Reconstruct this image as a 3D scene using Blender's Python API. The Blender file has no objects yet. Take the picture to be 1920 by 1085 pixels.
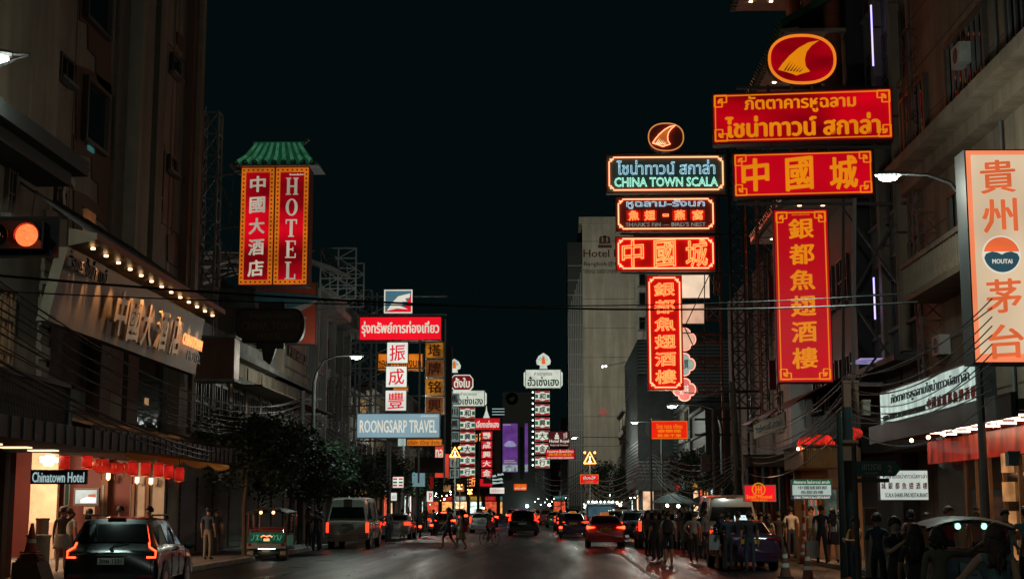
import bpy, bmesh, math, random
from mathutils import Vector, Matrix, Euler
random.seed(11)
R = math.radians
S = bpy.context.scene
COL = S.collection

# ---------------------------------------------------------------- camera
F = 2700.0                                   # focal length in pixels of the 1920 px wide photograph
TILT = math.atan(407.5 / F)
YAW = math.atan(80 * math.cos(TILT) / F)
cam_d = bpy.data.cameras.new('camera'); cam = bpy.data.objects.new('camera', cam_d); COL.objects.link(cam)
cam.location = (0, 0, 1.85); cam.rotation_euler = (math.pi / 2 + TILT, 0, YAW)
cam_d.sensor_width = 36; cam_d.lens = F / 1920 * 36; cam_d.clip_start = .1; cam_d.clip_end = 3000
cam_d.dof.use_dof = False
S.camera = cam
CR = Euler((math.pi / 2 + TILT, 0, YAW)).to_matrix()
CO = Vector((0, 0, 1.85))

# ---------------------------------------------------------------- night sky
W = bpy.data.worlds.new('World'); S.world = W; W.use_nodes = True
wn = W.node_tree.nodes; wl = W.node_tree.links
for n in list(wn): wn.remove(n)
bgA = wn.new('ShaderNodeBackground'); bgB = wn.new('ShaderNodeBackground'); ad = wn.new('ShaderNodeAddShader')
sky = wn.new('ShaderNodeTexSky'); sky.sky_type = 'NISHITA'; sky.sun_disc = False
sky.sun_elevation = R(-9); sky.sun_rotation = R(0)
bgA.inputs['Strength'].default_value = 0.02
bgB.inputs['Color'].default_value = (0.0009, 0.0034, 0.0037, 1); bgB.inputs['Strength'].default_value = 1.0   # city glow in the night air
wo = wn.new('ShaderNodeOutputWorld')
wl.new(sky.outputs[0], bgA.inputs[0]); wl.new(bgA.outputs[0], ad.inputs[0]); wl.new(bgB.outputs[0], ad.inputs[1])
wl.new(ad.outputs[0], wo.inputs[0])
S.view_settings.view_transform = 'Standard'; S.view_settings.look = 'None'
S.view_settings.exposure = 0.0; S.view_settings.gamma = 1.0; S.view_settings.use_curve_mapping = False
S.render.engine = 'CYCLES'
cy = S.cycles
cy.use_denoising = True; cy.max_bounces = 5; cy.diffuse_bounces = 3; cy.glossy_bounces = 3; cy.transmission_bounces = 3
cy.transparent_max_bounces = 6; cy.sample_clamp_indirect = 3.0; cy.sample_clamp_direct = 0.0
cy.caustics_reflective = False; cy.caustics_refractive = False; cy.blur_glossy = 1.0
try: cy.use_light_tree = True
except Exception: pass

# ---------------------------------------------------------------- pixel -> place
def ray(px, py):
    return CR @ Vector(((px - 960) / F, -(py - 542.5) / F, -1))
def atY(px, py, Y):
    d = ray(px, py); return CO + d * (Y / d.y)
def atX(px, py, X):
    d = ray(px, py); return CO + d * (X / d.x)
def atZ(px, py, Z=0.0):
    d = ray(px, py); return CO + d * ((Z - CO.z) / d.z)
def sc(Y):                                   # metres per photograph pixel at street distance Y
    return Y / F

# ---------------------------------------------------------------- materials
def lin(h):
    if not isinstance(h, str): return tuple(h)
    h = h.lstrip('#'); v = [int(h[i:i + 2], 16) / 255 for i in (0, 2, 4)]
    return tuple(x / 12.92 if x <= .04045 else ((x + .055) / 1.055) ** 2.4 for x in v)
MATS = {}
def M(key, col=(.3, .3, .3), rough=.6, metal=0.0, var=.25, scale=2.0, bump=.0, bscale=30, coat=0.0, streak=0.0):
    """plain surface with its own grain, blotches and (streak) vertical run-off dirt"""
    if key in MATS: return MATS[key]
    m = bpy.data.materials.new(key); m.use_nodes = True; MATS[key] = m
    nt = m.node_tree; N = nt.nodes; L = nt.links; b = N['Principled BSDF']
    col = lin(col)
    b.inputs['Roughness'].default_value = rough; b.inputs['Metallic'].default_value = metal
    b.inputs['Coat Weight'].default_value = coat; b.inputs['Coat Roughness'].default_value = .08
    b.inputs['Base Color'].default_value = (*col, 1)
    tc = N.new('ShaderNodeTexCoord')
    if var > 0:
        nz = N.new('ShaderNodeTexNoise'); nz.inputs['Scale'].default_value = scale; nz.inputs['Detail'].default_value = 6
        nz.inputs['Roughness'].default_value = .65
        L.new(tc.outputs['Object'], nz.inputs['Vector'])
        mp = N.new('ShaderNodeMapRange'); mp.inputs[1].default_value = .3; mp.inputs[2].default_value = .7
        mp.inputs[3].default_value = 1 - var; mp.inputs[4].default_value = 1 + var * .6
        L.new(nz.outputs[0], mp.inputs[0])
        last = mp.outputs[0]
        if streak > 0:
            mv = N.new('ShaderNodeMapping'); mv.inputs['Scale'].default_value = (.9, .9, .09)
            n2 = N.new('ShaderNodeTexNoise'); n2.inputs['Scale'].default_value = 1.7; n2.inputs['Detail'].default_value = 5; n2.inputs['Distortion'].default_value = .6
            L.new(tc.outputs['Object'], mv.inputs[0]); L.new(mv.outputs[0], n2.inputs['Vector'])
            m2 = N.new('ShaderNodeMapRange'); m2.inputs[1].default_value = .36; m2.inputs[2].default_value = .60
            m2.inputs[3].default_value = 1 - streak * .8; m2.inputs[4].default_value = 1
            L.new(n2.outputs[0], m2.inputs[0])
            mu = N.new('ShaderNodeMath'); mu.operation = 'MULTIPLY'; L.new(last, mu.inputs[0]); L.new(m2.outputs[0], mu.inputs[1]); last = mu.outputs[0]
        vm = N.new('ShaderNodeVectorMath'); vm.operation = 'SCALE'; vm.inputs[0].default_value = col
        L.new(last, vm.inputs['Scale']); L.new(vm.outputs[0], b.inputs['Base Color'])
        mr = N.new('ShaderNodeMapRange'); mr.inputs[3].default_value = max(.02, rough - .1); mr.inputs[4].default_value = min(1, rough + .1)
        L.new(nz.outputs[0], mr.inputs[0]); L.new(mr.outputs[0], b.inputs['Roughness'])
    if bump > 0:
        nb = N.new('ShaderNodeTexNoise'); nb.inputs['Scale'].default_value = bscale; nb.inputs['Detail'].default_value = 4
        L.new(tc.outputs['Object'], nb.inputs['Vector'])
        bp = N.new('ShaderNodeBump'); bp.inputs['Strength'].default_value = bump; bp.inputs['Distance'].default_value = .02
        L.new(nb.outputs[0], bp.inputs['Height']); L.new(bp.outputs[0], b.inputs['Normal'])
    return m
def E(key, col, s=1.0, var=0.0, scale=1.0, stretch=(1, 1, 1), sample=True, base=None, rough=.35):
    """a face that gives off light: lamp, tube or back-lit sheet (uneven where the tubes behind are uneven)"""
    if key in MATS: return MATS[key]
    m = bpy.data.materials.new(key); m.use_nodes = True; MATS[key] = m
    nt = m.node_tree; N = nt.nodes; L = nt.links; b = N['Principled BSDF']
    c = lin(col); base = lin(base) if base else tuple(min(.4, x * .22 + .005) for x in c); b.inputs['Specular IOR Level'].default_value = .25
    b.inputs['Base Color'].default_value = (*base, 1); b.inputs['Roughness'].default_value = rough
    b.inputs['Emission Color'].default_value = (*c, 1); b.inputs['Emission Strength'].default_value = s
    if var > 0:
        tc = N.new('ShaderNodeTexCoord'); mv = N.new('ShaderNodeMapping'); mv.inputs['Scale'].default_value = stretch
        oi = N.new('ShaderNodeObjectInfo'); L.new(oi.outputs['Location'], mv.inputs['Location'])
        nz = N.new('ShaderNodeTexNoise'); nz.inputs['Scale'].default_value = scale; nz.inputs['Detail'].default_value = 2
        L.new(tc.outputs['Object'], mv.inputs[0]); L.new(mv.outputs[0], nz.inputs['Vector'])
        mp = N.new('ShaderNodeMapRange'); mp.inputs[1].default_value = .33; mp.inputs[2].default_value = .67
        mp.inputs[3].default_value = s * (1 - var); mp.inputs[4].default_value = s * (1 + var * .5)
        L.new(nz.outputs[0], mp.inputs[0]); L.new(mp.outputs[0], b.inputs['Emission Strength'])
    if not sample:
        m.cycles.emission_sampling = 'NONE'
    return m
def glass(key, col=(.02, .03, .03), rough=.06):
    return M(key, col, rough, 0, 0, coat=.0)

# ---------------------------------------------------------------- mesh collector
class MB:
    def __init__(s): s.v = []; s.f = []; s.mi = []; s.cur = 0
    def add(s, vs, fs):
        o = len(s.v); s.v += [tuple(p) for p in vs]; s.f += [tuple(i + o for i in f) for f in fs]; s.mi += [s.cur] * len(fs); return s
    def box(s, x0, x1, y0, y1, z0, z1):
        vs = [(x, y, z) for x in (x0, x1) for y in (y0, y1) for z in (z0, z1)]
        return s.add(vs, [(0, 1, 3, 2), (4, 6, 7, 5), (0, 4, 5, 1), (2, 3, 7, 6), (0, 2, 6, 4), (1, 5, 7, 3)])
    def quad(s, a, b, c, d): return s.add([a, b, c, d], [(0, 1, 2, 3)])
    def beam(s, p, q, w, h=None):
        p = Vector(p); q = Vector(q); d = (q - p)
        if d.length < 1e-6: return s
        h = h or w; d.normalize(); up = Vector((0, 0, 1)) if abs(d.z) < .95 else Vector((0, 1, 0))
        a = d.cross(up).normalized(); b = a.cross(d).normalized()
        vs = [e + a * (w / 2 * i) + b * (h / 2 * j) for e in (p, q) for i, j in ((-1, -1), (1, -1), (1, 1), (-1, 1))]
        return s.add(vs, [(3, 2, 1, 0), (4, 5, 6, 7)] + [(i, (i + 1) % 4, (i + 1) % 4 + 4, i + 4) for i in range(4)])
    def tube(s, pts, r, n=6, cap=True):
        pts = [Vector(p) for p in pts]; o = len(s.v); rs = r if isinstance(r, (list, tuple)) else [r] * len(pts)
        vs = []; prev = None
        for i, p in enumerate(pts):
            d = (pts[min(i + 1, len(pts) - 1)] - pts[max(i - 1, 0)])
            d = d.normalized() if d.length > 1e-9 else Vector((0, 0, 1))
            if prev is None:
                up = Vector((0, 0, 1)) if abs(d.z) < .9 else Vector((1, 0, 0)); a = d.cross(up).normalized()
            else: a = (prev - d * prev.dot(d)).normalized()
            prev = a; b = d.cross(a)
            vs += [p + (a * math.cos(t) + b * math.sin(t)) * rs[i] for t in [2 * math.pi * k / n for k in range(n)]]
        fs = [(i * n + k, i * n + (k + 1) % n, (i + 1) * n + (k + 1) % n, (i + 1) * n + k) for i in range(len(pts) - 1) for k in range(n)]
        if cap: fs += [tuple(range(n))[::-1], tuple((len(pts) - 1) * n + k for k in range(n))]
        return s.add(vs, fs)
    def lathe(s, prof, c=(0, 0, 0), n=16, axis='z', sx=1, sy=1):
        vs = []
        for r, h in prof:
            for k in range(n):
                t = 2 * math.pi * k / n; x = r * math.cos(t) * sx; y = r * math.sin(t) * sy
                p = {'z': (x, y, h), 'x': (h, x, y), 'y': (x, h, y)}[axis]
                vs.append((p[0] + c[0], p[1] + c[1], p[2] + c[2]))
        m = len(prof)
        fs = [(i * n + k, i * n + (k + 1) % n, (i + 1) * n + (k + 1) % n, (i + 1) * n + k) for i in range(m - 1) for k in range(n)]
        fs += [tuple(range(n))[::-1], tuple((m - 1) * n + k for k in range(n))]
        return s.add(vs, fs)
    def prism(s, poly, y0, y1, plane='xz'):
        """extrude a 2D outline; plane 'xz' runs along y, 'yz' along x, 'xy' along z"""
        n = len(poly)
        def p3(a, b, t): return {'xz': (a, t, b), 'yz': (t, a, b), 'xy': (a, b, t)}[plane]
        vs = [p3(a, b, y0) for a, b in poly] + [p3(a, b, y1) for a, b in poly]
        return s.add(vs, [tuple(range(n)), tuple(range(n, 2 * n))[::-1]] + [(i, i + n, (i + 1) % n + n, (i + 1) % n) for i in range(n)])
    def ball(s, c, r, sx=1, sy=1, sz=1, n=10, m=6):
        return s.lathe([(max(1e-3, math.sin(math.pi * i / m)) * r, -math.cos(math.pi * i / m) * r * sz) for i in range(m + 1)], c, n, 'z', sx, sy)
    def mesh(s, name, mats, smooth=False, off=None):
        me = bpy.data.meshes.new(name)
        v = s.v if off is None else [(p[0] - off[0], p[1] - off[1], p[2] - off[2]) for p in s.v]
        me.from_pydata(v, [], s.f)
        bm = bmesh.new(); bm.from_mesh(me)
        bmesh.ops.recalc_face_normals(bm, faces=bm.faces); bm.to_mesh(me); bm.free()
        mats = mats if isinstance(mats, (list, tuple)) else [mats]
        for m in mats: me.materials.append(m)
        if len(mats) > 1: me.polygons.foreach_set('material_index', s.mi)
        if smooth:
            me.polygons.foreach_set('use_smooth', [True] * len(me.polygons))
            try: me.set_sharp_from_angle(angle=R(38))
            except Exception: pass
        me.update(); return me

def link(name, me, parent=None):
    o = bpy.data.objects.new(name, me); COL.objects.link(o)
    if parent is not None: o.parent = parent
    return o
def part(name, mb, mat, parent, smooth=False, world=True, label=None, kind=None):
    """world=True: collector holds world coordinates of an unrotated thing"""
    off = None
    if world and parent is not None:
        off = parent['_o'] if '_o' in parent else None
    o = link(name, mb.mesh(name, mat, smooth, off), parent)
    if off is not None: o['_o'] = off
    if label: o['label'] = label
    if kind: o['kind'] = kind
    return o
def thing(name, label, cat, loc=(0, 0, 0), rz=0.0, group=None):
    o = bpy.data.objects.new(name, None); COL.objects.link(o); o.empty_display_size = .2
    o.location = loc; o.rotation_euler = (0, 0, rz); o['label'] = label; o['category'] = cat
    if group: o['group'] = group
    if rz == 0: o['_o'] = tuple(loc)
    return o
def solo(name, mb, mat, label, cat, loc=None, smooth=False, group=None, kind=None):
    o = link(name, mb.mesh(name, mat, smooth, loc)); o.location = loc or (0, 0, 0)
    if kind == 'structure': o['kind'] = kind
    else: o['label'] = label; o['category'] = cat
    if kind == 'stuff': o['kind'] = kind
    if group: o['group'] = group
    return o
def struct(name, mb, mat, smooth=False):
    o = link(name, mb.mesh(name, mat, smooth)); o['kind'] = 'structure'; return o
KIDS = {}
def kids(o): return [c for c in COL.objects if c.parent == o]
def dup(root, loc, rz, label, group=None, cat=None, _cache={}):
    if root.name not in _cache:
        _cache[root.name] = [(c, kids(c)) for c in kids(root)]
    r = root.copy(); COL.objects.link(r); r.location = loc; r.rotation_euler = (0, 0, rz); r['label'] = label
    if group: r['group'] = group
    if cat: r['category'] = cat
    for ch, gs in _cache[root.name]:
        c = ch.copy(); COL.objects.link(c); c.parent = r
        for g in gs:
            d = g.copy(); COL.objects.link(d); d.parent = c
    return r
UNIT = {}
def bar(name, p, q, w, mat, parent, off=None):
    """one straight steel member as its own object (meshes shared: a unit bar, scaled)"""
    k = mat.name
    if k not in UNIT: UNIT[k] = MB().box(-.5, .5, -.5, .5, 0, 1).mesh('bar', mat)
    off = off if off is not None else (parent['_o'] if '_o' in parent else (0, 0, 0))
    p = Vector(p) - Vector(off); q = Vector(q) - Vector(off); d = q - p
    o = link(name, UNIT[k], parent); o.location = p
    o.rotation_mode = 'QUATERNION'; o.rotation_quaternion = d.to_track_quat('Z', 'Y'); o.scale = (w, w, d.length)
    return o
def unit_box(name, c, size, mat, parent, off=None):
    k = 'ub' + mat.name
    if k not in UNIT: UNIT[k] = MB().box(-.5, .5, -.5, .5, -.5, .5).mesh('block', mat)
    off = off if off is not None else (parent['_o'] if parent is not None and '_o' in parent else (0, 0, 0))
    o = link(name, UNIT[k], parent); o.location = Vector(c) - Vector(off); o.scale = size
    return o

# ---------------------------------------------------------------- lettering
TXT = {}
def txt_mesh(s, neon=0.0, ext=True):
    k = (s, neon, ext)
    if k in TXT: return TXT[k]
    cu = bpy.data.curves.new('lettering', 'FONT'); cu.body = s; cu.resolution_u = 2; cu.size = 1
    cu.align_x = 'CENTER'; cu.extrude = .012 if (ext and not neon) else 0
    if neon: cu.fill_mode = 'NONE'; cu.bevel_depth = neon; cu.bevel_resolution = 0
    o = bpy.data.objects.new('tmp', cu)
    me = bpy.data.meshes.new_from_object(o)
    vs = [tuple(v.co) for v in me.vertices]; fs = [tuple(p.vertices) for p in me.polygons]
    bpy.data.objects.remove(o); bpy.data.curves.remove(cu); bpy.data.meshes.remove(me)
    TXT[k] = (vs, fs); return TXT[k]
def text(s, cx, cz, w, h, mat, parent, y=-.01, bold=0.0, ext=.01, neon=0.0, name='lettering', shear=0.0, depth=None, fit=True, rag=0.0):
    """lettering in the plane of a sign: centred at (cx, cz), w x h metres, y = how far out of the face"""
    ref, rf_ = txt_mesh(s)
    if not ref: return None
    x0 = min(v[0] for v in ref); x1 = max(v[0] for v in ref); y0 = min(v[1] for v in ref); y1 = max(v[1] for v in ref)
    g = 0 if neon else bold
    kx = w / max(1e-6, x1 - x0 + 2 * g); kz = h / max(1e-6, y1 - y0 + 2 * g)
    mx = (x0 + x1) / 2; my = (y0 + y1) / 2; me = MB()
    cjk = any('\u2e80' < c < '\uffff' for c in s) and len(s) <= 2
    rise = .07 if cjk else 0
    def put(vs, fs, dx, dz, dy, kd):
        me.add([((v[0] - mx + dx) * kx + cx + shear * (v[1] - my) * kz, y - dy - v[2] * kd, (v[1] - my + dz + rise * (v[0] - mx)) * kz + cz) for v in vs], fs)
    if neon:
        vs, fs = txt_mesh(s, neon); put(vs, fs, 0, 0, 0, min(kx, kz))
    else:
        put(ref, rf_, 0, 0, 0, ext / .012)
        if bold:                                  # heavier strokes: the same flat outline nudged around the first, each a hair further out
            fv, ff = txt_mesh(s, 0, False)
            dirs = ((1, .35), (-1, -.35), (.5, -.8), (-.5, .8), (1, -.5), (-1, .5)) if cjk else ((1, 0), (-1, 0), (0, .8), (0, -.8))
            for i, (a, b) in enumerate(dirs): put(fv, ff, a * bold, b * bold * .8, ext + .0015 * (i + 1), 0)
    m = bpy.data.meshes.new(name); m.from_pydata(me.v, [], me.f); m.materials.append(mat); m.update()
    return link(name, m, parent)

# ---------------------------------------------------------------- people: skeletons grown into one skin (made first, while the file is light)
# base pose: 1.70 m tall, facing -Y (towards the camera)
def base_joints(fem=False):
    sw = .165 if fem else .19
    J = {'pel': (0, 0, .93), 'sp': (0, .01, 1.10), 'ch': (0, 0, 1.30), 'nb': (0, .01, 1.435), 'nk': (0, 0, 1.50), 'hd': (0, -.012, 1.585), 'ht': (0, .005, 1.66), 'no': (0, -.10, 1.575)}
    for s, n in ((-1, 'l'), (1, 'r')):
        J['sh' + n] = (s * sw, .01, 1.385); J['el' + n] = (s * (sw + .05), .02, 1.11); J['wr' + n] = (s * (sw + .06), -.04, .87); J['ha' + n] = (s * (sw + .06), -.06, .80)
        J['hi' + n] = (s * .09, 0, .88); J['kn' + n] = (s * .10, -.01, .50); J['an' + n] = (s * .10, .03, .09); J['to' + n] = (s * .115, -.13, .04); J['ea' + n] = (s * .085, .005, 1.585)
    return J
RAD = {'pel': (.145, .11), 'sp': (.12, .09), 'ch': (.15, .105), 'nb': (.075, .065), 'nk': (.052, .055), 'hd': (.075, .088), 'ht': (.055, .065), 'no': (.016, .016)}
RL = {'sh': (.058, .055), 'el': (.042, .042), 'wr': (.028, .024), 'ha': (.034, .018), 'hi': (.092, .095), 'kn': (.062, .062), 'an': (.042, .045), 'to': (.040, .026), 'ea': (.014, .02)}
BON = [('pel', 'sp'), ('sp', 'ch'), ('ch', 'nb'), ('nb', 'nk'), ('nk', 'hd'), ('hd', 'ht'), ('hd', 'no')]
for n in 'lr': BON += [('ch', 'sh' + n), ('sh' + n, 'el' + n), ('el' + n, 'wr' + n), ('wr' + n, 'ha' + n), ('pel', 'hi' + n), ('hi' + n, 'kn' + n), ('kn' + n, 'an' + n), ('an' + n, 'to' + n), ('hd', 'ea' + n)]
BODY = {}
def grow(key, over=None, fem=False, heavy=1.0, loose=1.0, sleeve='short', legs='long'):
    """grow a body mesh; over = joint overrides. Slots: 0 skin, 1 top, 2 bottom, 3 shoes"""
    J = base_joints(fem)
    if over: J.update(over)
    names = list(J); pos = [Vector(J[n]) for n in names]; rad = []
    for n in names:
        r = RAD.get(n) or RL[n[:2]]; k = 1.0
        if n in ('pel', 'sp', 'ch'): k = heavy * (.9 if fem else 1)
        if n[:2] in ('sh', 'el') and sleeve: k = 1.08 * (.88 if fem else 1)
        if n[:2] in ('hi', 'kn', 'an') and n[:2] != 'ea': k = loose * heavy ** .5 * (.95 if fem else 1)
        rad.append((r[0] * k, r[1] * k))
    ed = [(names.index(a), names.index(b)) for a, b in BON]
    own = [a for a, b in BON]
    for n in 'lr':                                # palm -> five bent fingers
        h = J['ha' + n]; w_ = Vector(h) - Vector(J['wr' + n]); w_.normalize(); s = -1 if n == 'l' else 1
        side = w_.cross(Vector((1, 0, 0))); side = side.normalized() if side.length > .2 else Vector((0, 1, 0))
        cu = w_.cross(side) * -s; hi_ = names.index('ha' + n)
        for f in range(5):
            o = side * (f - 1.6) * .017; L = (.045, .075, .082, .076, .058)[f]
            d0 = w_ if f else (w_ * .6 - side * .9).normalized()
            a = Vector(h) + w_ * .02 + o; b = a + d0 * L * .5 + cu * .004; c = b + (d0 * .85 + cu * .5).normalized() * L * .5
            i0 = len(pos); pos += [b, c]; rad += [(.009, .009), (.007, .007)]; names += ['fg', 'fg']; ed += [(hi_, i0), (i0, i0 + 1)]
    me = bpy.data.meshes.new('body'); me.from_pydata([tuple(p) for p in pos], ed, [])
    o = bpy.data.objects.new('tmp', me); COL.objects.link(o)
    md = o.modifiers.new('s', 'SKIN'); md.branch_smoothing = .6
    for i, sv in enumerate(me.skin_vertices[0].data): sv.radius = rad[i]; sv.use_root = (i == 0)
    ss = o.modifiers.new('u', 'SUBSURF'); ss.levels = 1; ss.render_levels = 1
    dg = bpy.context.evaluated_depsgraph_get(); dg.update()
    out = bpy.data.meshes.new_from_object(o.evaluated_get(dg)); bpy.data.objects.remove(o)
    seg = [(pos[a], pos[b], names[a], names[b]) for a, b in ed]
    reg = []
    for p in out.polygons:
        c = p.center; best = None
        for a, b, na, nb_ in seg:
            d = b - a; t = max(0, min(1, (c - a).dot(d) / max(1e-9, d.length_squared))); q = (c - (a + d * t)).length
            if best is None or q < best[0]: best = (q, na, nb_, t)
        _, na, nb_, t = best; k = na[:2]
        if na in ('nk', 'hd') or nb_ in ('hd', 'ht', 'no') or 'fg' in (na, nb_) or nb_[:2] == 'ea': r = 0
        elif na == 'nb': r = 0 if t > .4 else 1
        elif k in ('sp', 'ch', 'nb') : r = 1
        elif na == 'pel' and nb_ == 'sp': r = 2 if t < .35 else 1
        elif k == 'sh': r = 1 if (sleeve == 'long' or (sleeve == 'short' and t < .72)) else 0
        elif k == 'el': r = 1 if sleeve == 'long' else 0
        elif k == 'wr': r = 0
        elif na == 'pel': r = 2
        elif k == 'hi': r = 2 if (legs != 'mini' or t < .3) else 0
        elif k == 'kn': r = 2 if legs == 'long' else (2 if legs == 'short' and t < .08 else 0)
        else: r = 3
        reg.append(r)
    out.polygons.foreach_set('material_index', reg); out.polygons.foreach_set('use_smooth', [True] * len(reg))
    BODY[key] = (out, J, reg); return out
def O(**k): return k
W1 = O(hil=(-.09, -.02, .88), knl=(-.09, -.20, .53), anl=(-.09, -.24, .11), tol=(-.09, -.40, .09), knr=(.09, .10, .50), anr=(.09, .34, .14), tor=(.09, .22, .03), ell=(-.21, .12, 1.13), wrl=(-.20, .10, .88), hal=(-.20, .09, .81), elr=(.21, -.10, 1.14), wrr=(.20, -.26, .95), har=(.20, -.31, .90))
W2 = O(knr=(.09, -.16, .52), anr=(.09, -.16, .09), tor=(.09, -.32, .05), knl=(-.09, .06, .50), anl=(-.09, .26, .12), tol=(-.09, .14, .03))
PH = O(elr=(.24, -.10, 1.15), wrr=(.08, -.28, 1.33), har=(.05, -.31, 1.40), ell=(-.24, -.10, 1.15), wrl=(-.08, -.28, 1.33), hal=(-.05, -.31, 1.40))
AK = O(elr=(.34, .05, 1.16), wrr=(.17, .08, .98), har=(.13, .05, .95))
ED_ = O(elr=(.20, -.12, 1.12), wrr=(.06, -.30, 1.14), har=(.0, -.33, 1.15), ell=(-.20, -.12, 1.12), wrl=(-.10, -.30, 1.12), hal=(-.04, -.33, 1.13))
UP = O(ell=(-.30, -.02, 1.52), wrl=(-.16, -.03, 1.66), hal=(-.10, -.02, 1.70))
OUT_ = O(ell=(-.42, -.10, 1.36), wrl=(-.62, -.24, 1.46), hal=(-.68, -.27, 1.50))
LOW = O(elr=(.36, -.05, 1.14), wrr=(.58, -.15, 1.00), har=(.65, -.18, .97))
SIT = O(pel=(0, 0, .0), sp=(0, -.05, .2), ch=(0, -.12, .42), nb=(0, -.12, .56), nk=(0, -.13, .62), hd=(0, -.15, .71), ht=(0, -.13, .79), no=(0, -.24, .70), eal=(-.08, -.13, .71), ear=(.08, -.13, .71),
        shl=(-.18, -.12, .51), shr=(.18, -.12, .51), ell=(-.26, -.30, .30), elr=(.26, -.30, .30), wrl=(-.24, -.52, .32), wrr=(.24, -.52, .32), hal=(-.22, -.60, .33), har=(.22, -.60, .33),
        hil=(-.10, -.02, -.02), hir=(.10, -.02, -.02), knl=(-.17, -.42, -.06), knr=(.17, -.42, -.10), anl=(-.15, -.36, -.48), anr=(.15, -.30, -.50), tol=(-.15, -.52, -.52), tor=(.15, -.46, -.54))
CYC = dict(SIT); CYC.update(O(knl=(-.12, -.34, -.02), anl=(-.11, -.14, -.38), tol=(-.11, -.28, -.44), knr=(.12, -.28, -.34), anr=(.11, -.10, -.70), tor=(.11, -.24, -.74)))
grow('stand'); grow('stand_f', fem=True); grow('walk', W1, legs='short'); grow('walk_f', W2, True, legs='mini'); grow('walk_long', W2)
grow('phone', PH); grow('phone_f', ED_, True, legs='mini'); grow('akimbo', AK, heavy=1.1, loose=1.1); grow('edge', ED_, sleeve='long')
grow('armup_f', UP, True, legs='mini', sleeve='long'); grow('out_f', OUT_, True, sleeve='long'); grow('low_f', LOW, True, sleeve=None, legs='mini')
grow('ride', SIT, sleeve='long'); grow('cycle', CYC, legs='long', sleeve='long'); grow('shorts', None, heavy=1.05, loose=1.15, legs='short'); grow('wide', None, loose=1.3)
# ================================================================ SETTING
def off(Y):                                  # the street bends to the left further on
    return 0.0 if Y < 90 else -0.0004 * (Y - 90) ** 2
asph = M('asphalt', (.012, .018, .019), .42, 0, .30, .35, .35, 60)
nt = asph.node_tree; b = nt.nodes['Principled BSDF']
# worn wheel tracks and patches: gloss varies across the lanes
tc = nt.nodes.new('ShaderNodeTexCoord'); mv = nt.nodes.new('ShaderNodeMapping'); mv.inputs['Scale'].default_value = (.55, .035, 1)
nz = nt.nodes.new('ShaderNodeTexNoise'); nz.inputs['Scale'].default_value = 1.6; nz.inputs['Detail'].default_value = 5
mr = nt.nodes.new('ShaderNodeMapRange'); mr.inputs[1].default_value = .35; mr.inputs[2].default_value = .65
mr.inputs[3].default_value = .26; mr.inputs[4].default_value = .5
nt.links.new(tc.outputs['Object'], mv.inputs[0]); nt.links.new(mv.outputs[0], nz.inputs['Vector'])
nt.links.new(nz.outputs[0], mr.inputs[0]); nt.links.new(mr.outputs[0], b.inputs['Roughness'])
b.inputs['Specular IOR Level'].default_value = .38
pave = M('paving', (.16, .15, .14), .7, 0, .35, 1.5, .4, 40)
kerbm = M('kerb concrete', (.30, .29, .27), .7, 0, .4, 2.0, .3)
white = M('road paint', (.55, .54, .50), .6, 0, .55, 3.0)
struct('ground', MB().quad((-900, -300, -.05), (900, -300, -.05), (900, 1500, -.05), (-900, 1500, -.05)), M('far ground', (.03, .03, .03), .9))
def strip(x0, x1, z, Y0=-40, Y1=420, step=10, zb=None):
    m = MB(); ys = [Y0 + i * step for i in range(int((Y1 - Y0) / step) + 1)]
    vs = []; fs = []
    for y in ys: vs += [(x0 + off(y), y, z), (x1 + off(y), y, z)]
    n = len(ys); fs = [(2 * i, 2 * i + 1, 2 * i + 3, 2 * i + 2) for i in range(n - 1)]
    return m.add(vs, fs)
struct('road', strip(-10.5, 8.4, 0.0), asph)
lp = struct('left_pavement', strip(-30, -10.75, .14), pave)
rp = struct('right_pavement', strip(8.65, 30, .14), pave)
for side, x, par in ((-1, -10.75, lp), (1, 8.4, rp)):
    km = MB().box(0, .25, 0, .99, 0, .15).mesh('kerb_stone', kerbm)
    for i in range(28, 118):
        o = link('kerb_stone', km, par); o.location = (x + off(i), i, random.uniform(-.008, .008))
    mm = MB()
    for y in list(range(-40, 28, 4)) + list(range(118, 420, 4)):
        mm.box(x + off(y), x + .25 + off(y), y, y + 3.98, 0, .15)
    part('far_kerb', mm, kerbm, par, world=False, kind='stuff')
ln = MB()
for y in range(20, 62, 3): ln.quad((2.55 + random.uniform(-.02, .02), y, .006), (2.70, y, .006), (2.70, y + 2.9, .006), (2.55, y + 2.9, .006))
for y in range(64, 200, 8): ln.quad((2.5 + off(y), y, .006), (2.62 + off(y), y, .006), (2.62 + off(y), y + 3.5, .006), (2.5 + off(y), y + 3.5, .006))
for y in range(70, 200, 8): ln.quad((-3.6 + off(y), y, .006), (-3.5 + off(y), y, .006), (-3.5 + off(y), y + 3.5, .006), (-3.6 + off(y), y + 3.5, .006))
struct('road_markings', ln, white)
# small sunk repair plates in the carriageway
pm = M('patch', (.018, .018, .018), .5, 0, .3, 3)
for (px, py) in ((690, 1022), (640, 1038), (610, 1050), (735, 1026), (770, 1010)):
    p = atZ(px, py); o = struct('road_patch', MB().box(p.x - .35, p.x + .35, p.y - .5, p.y + .5, .0, .004), pm)

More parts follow.
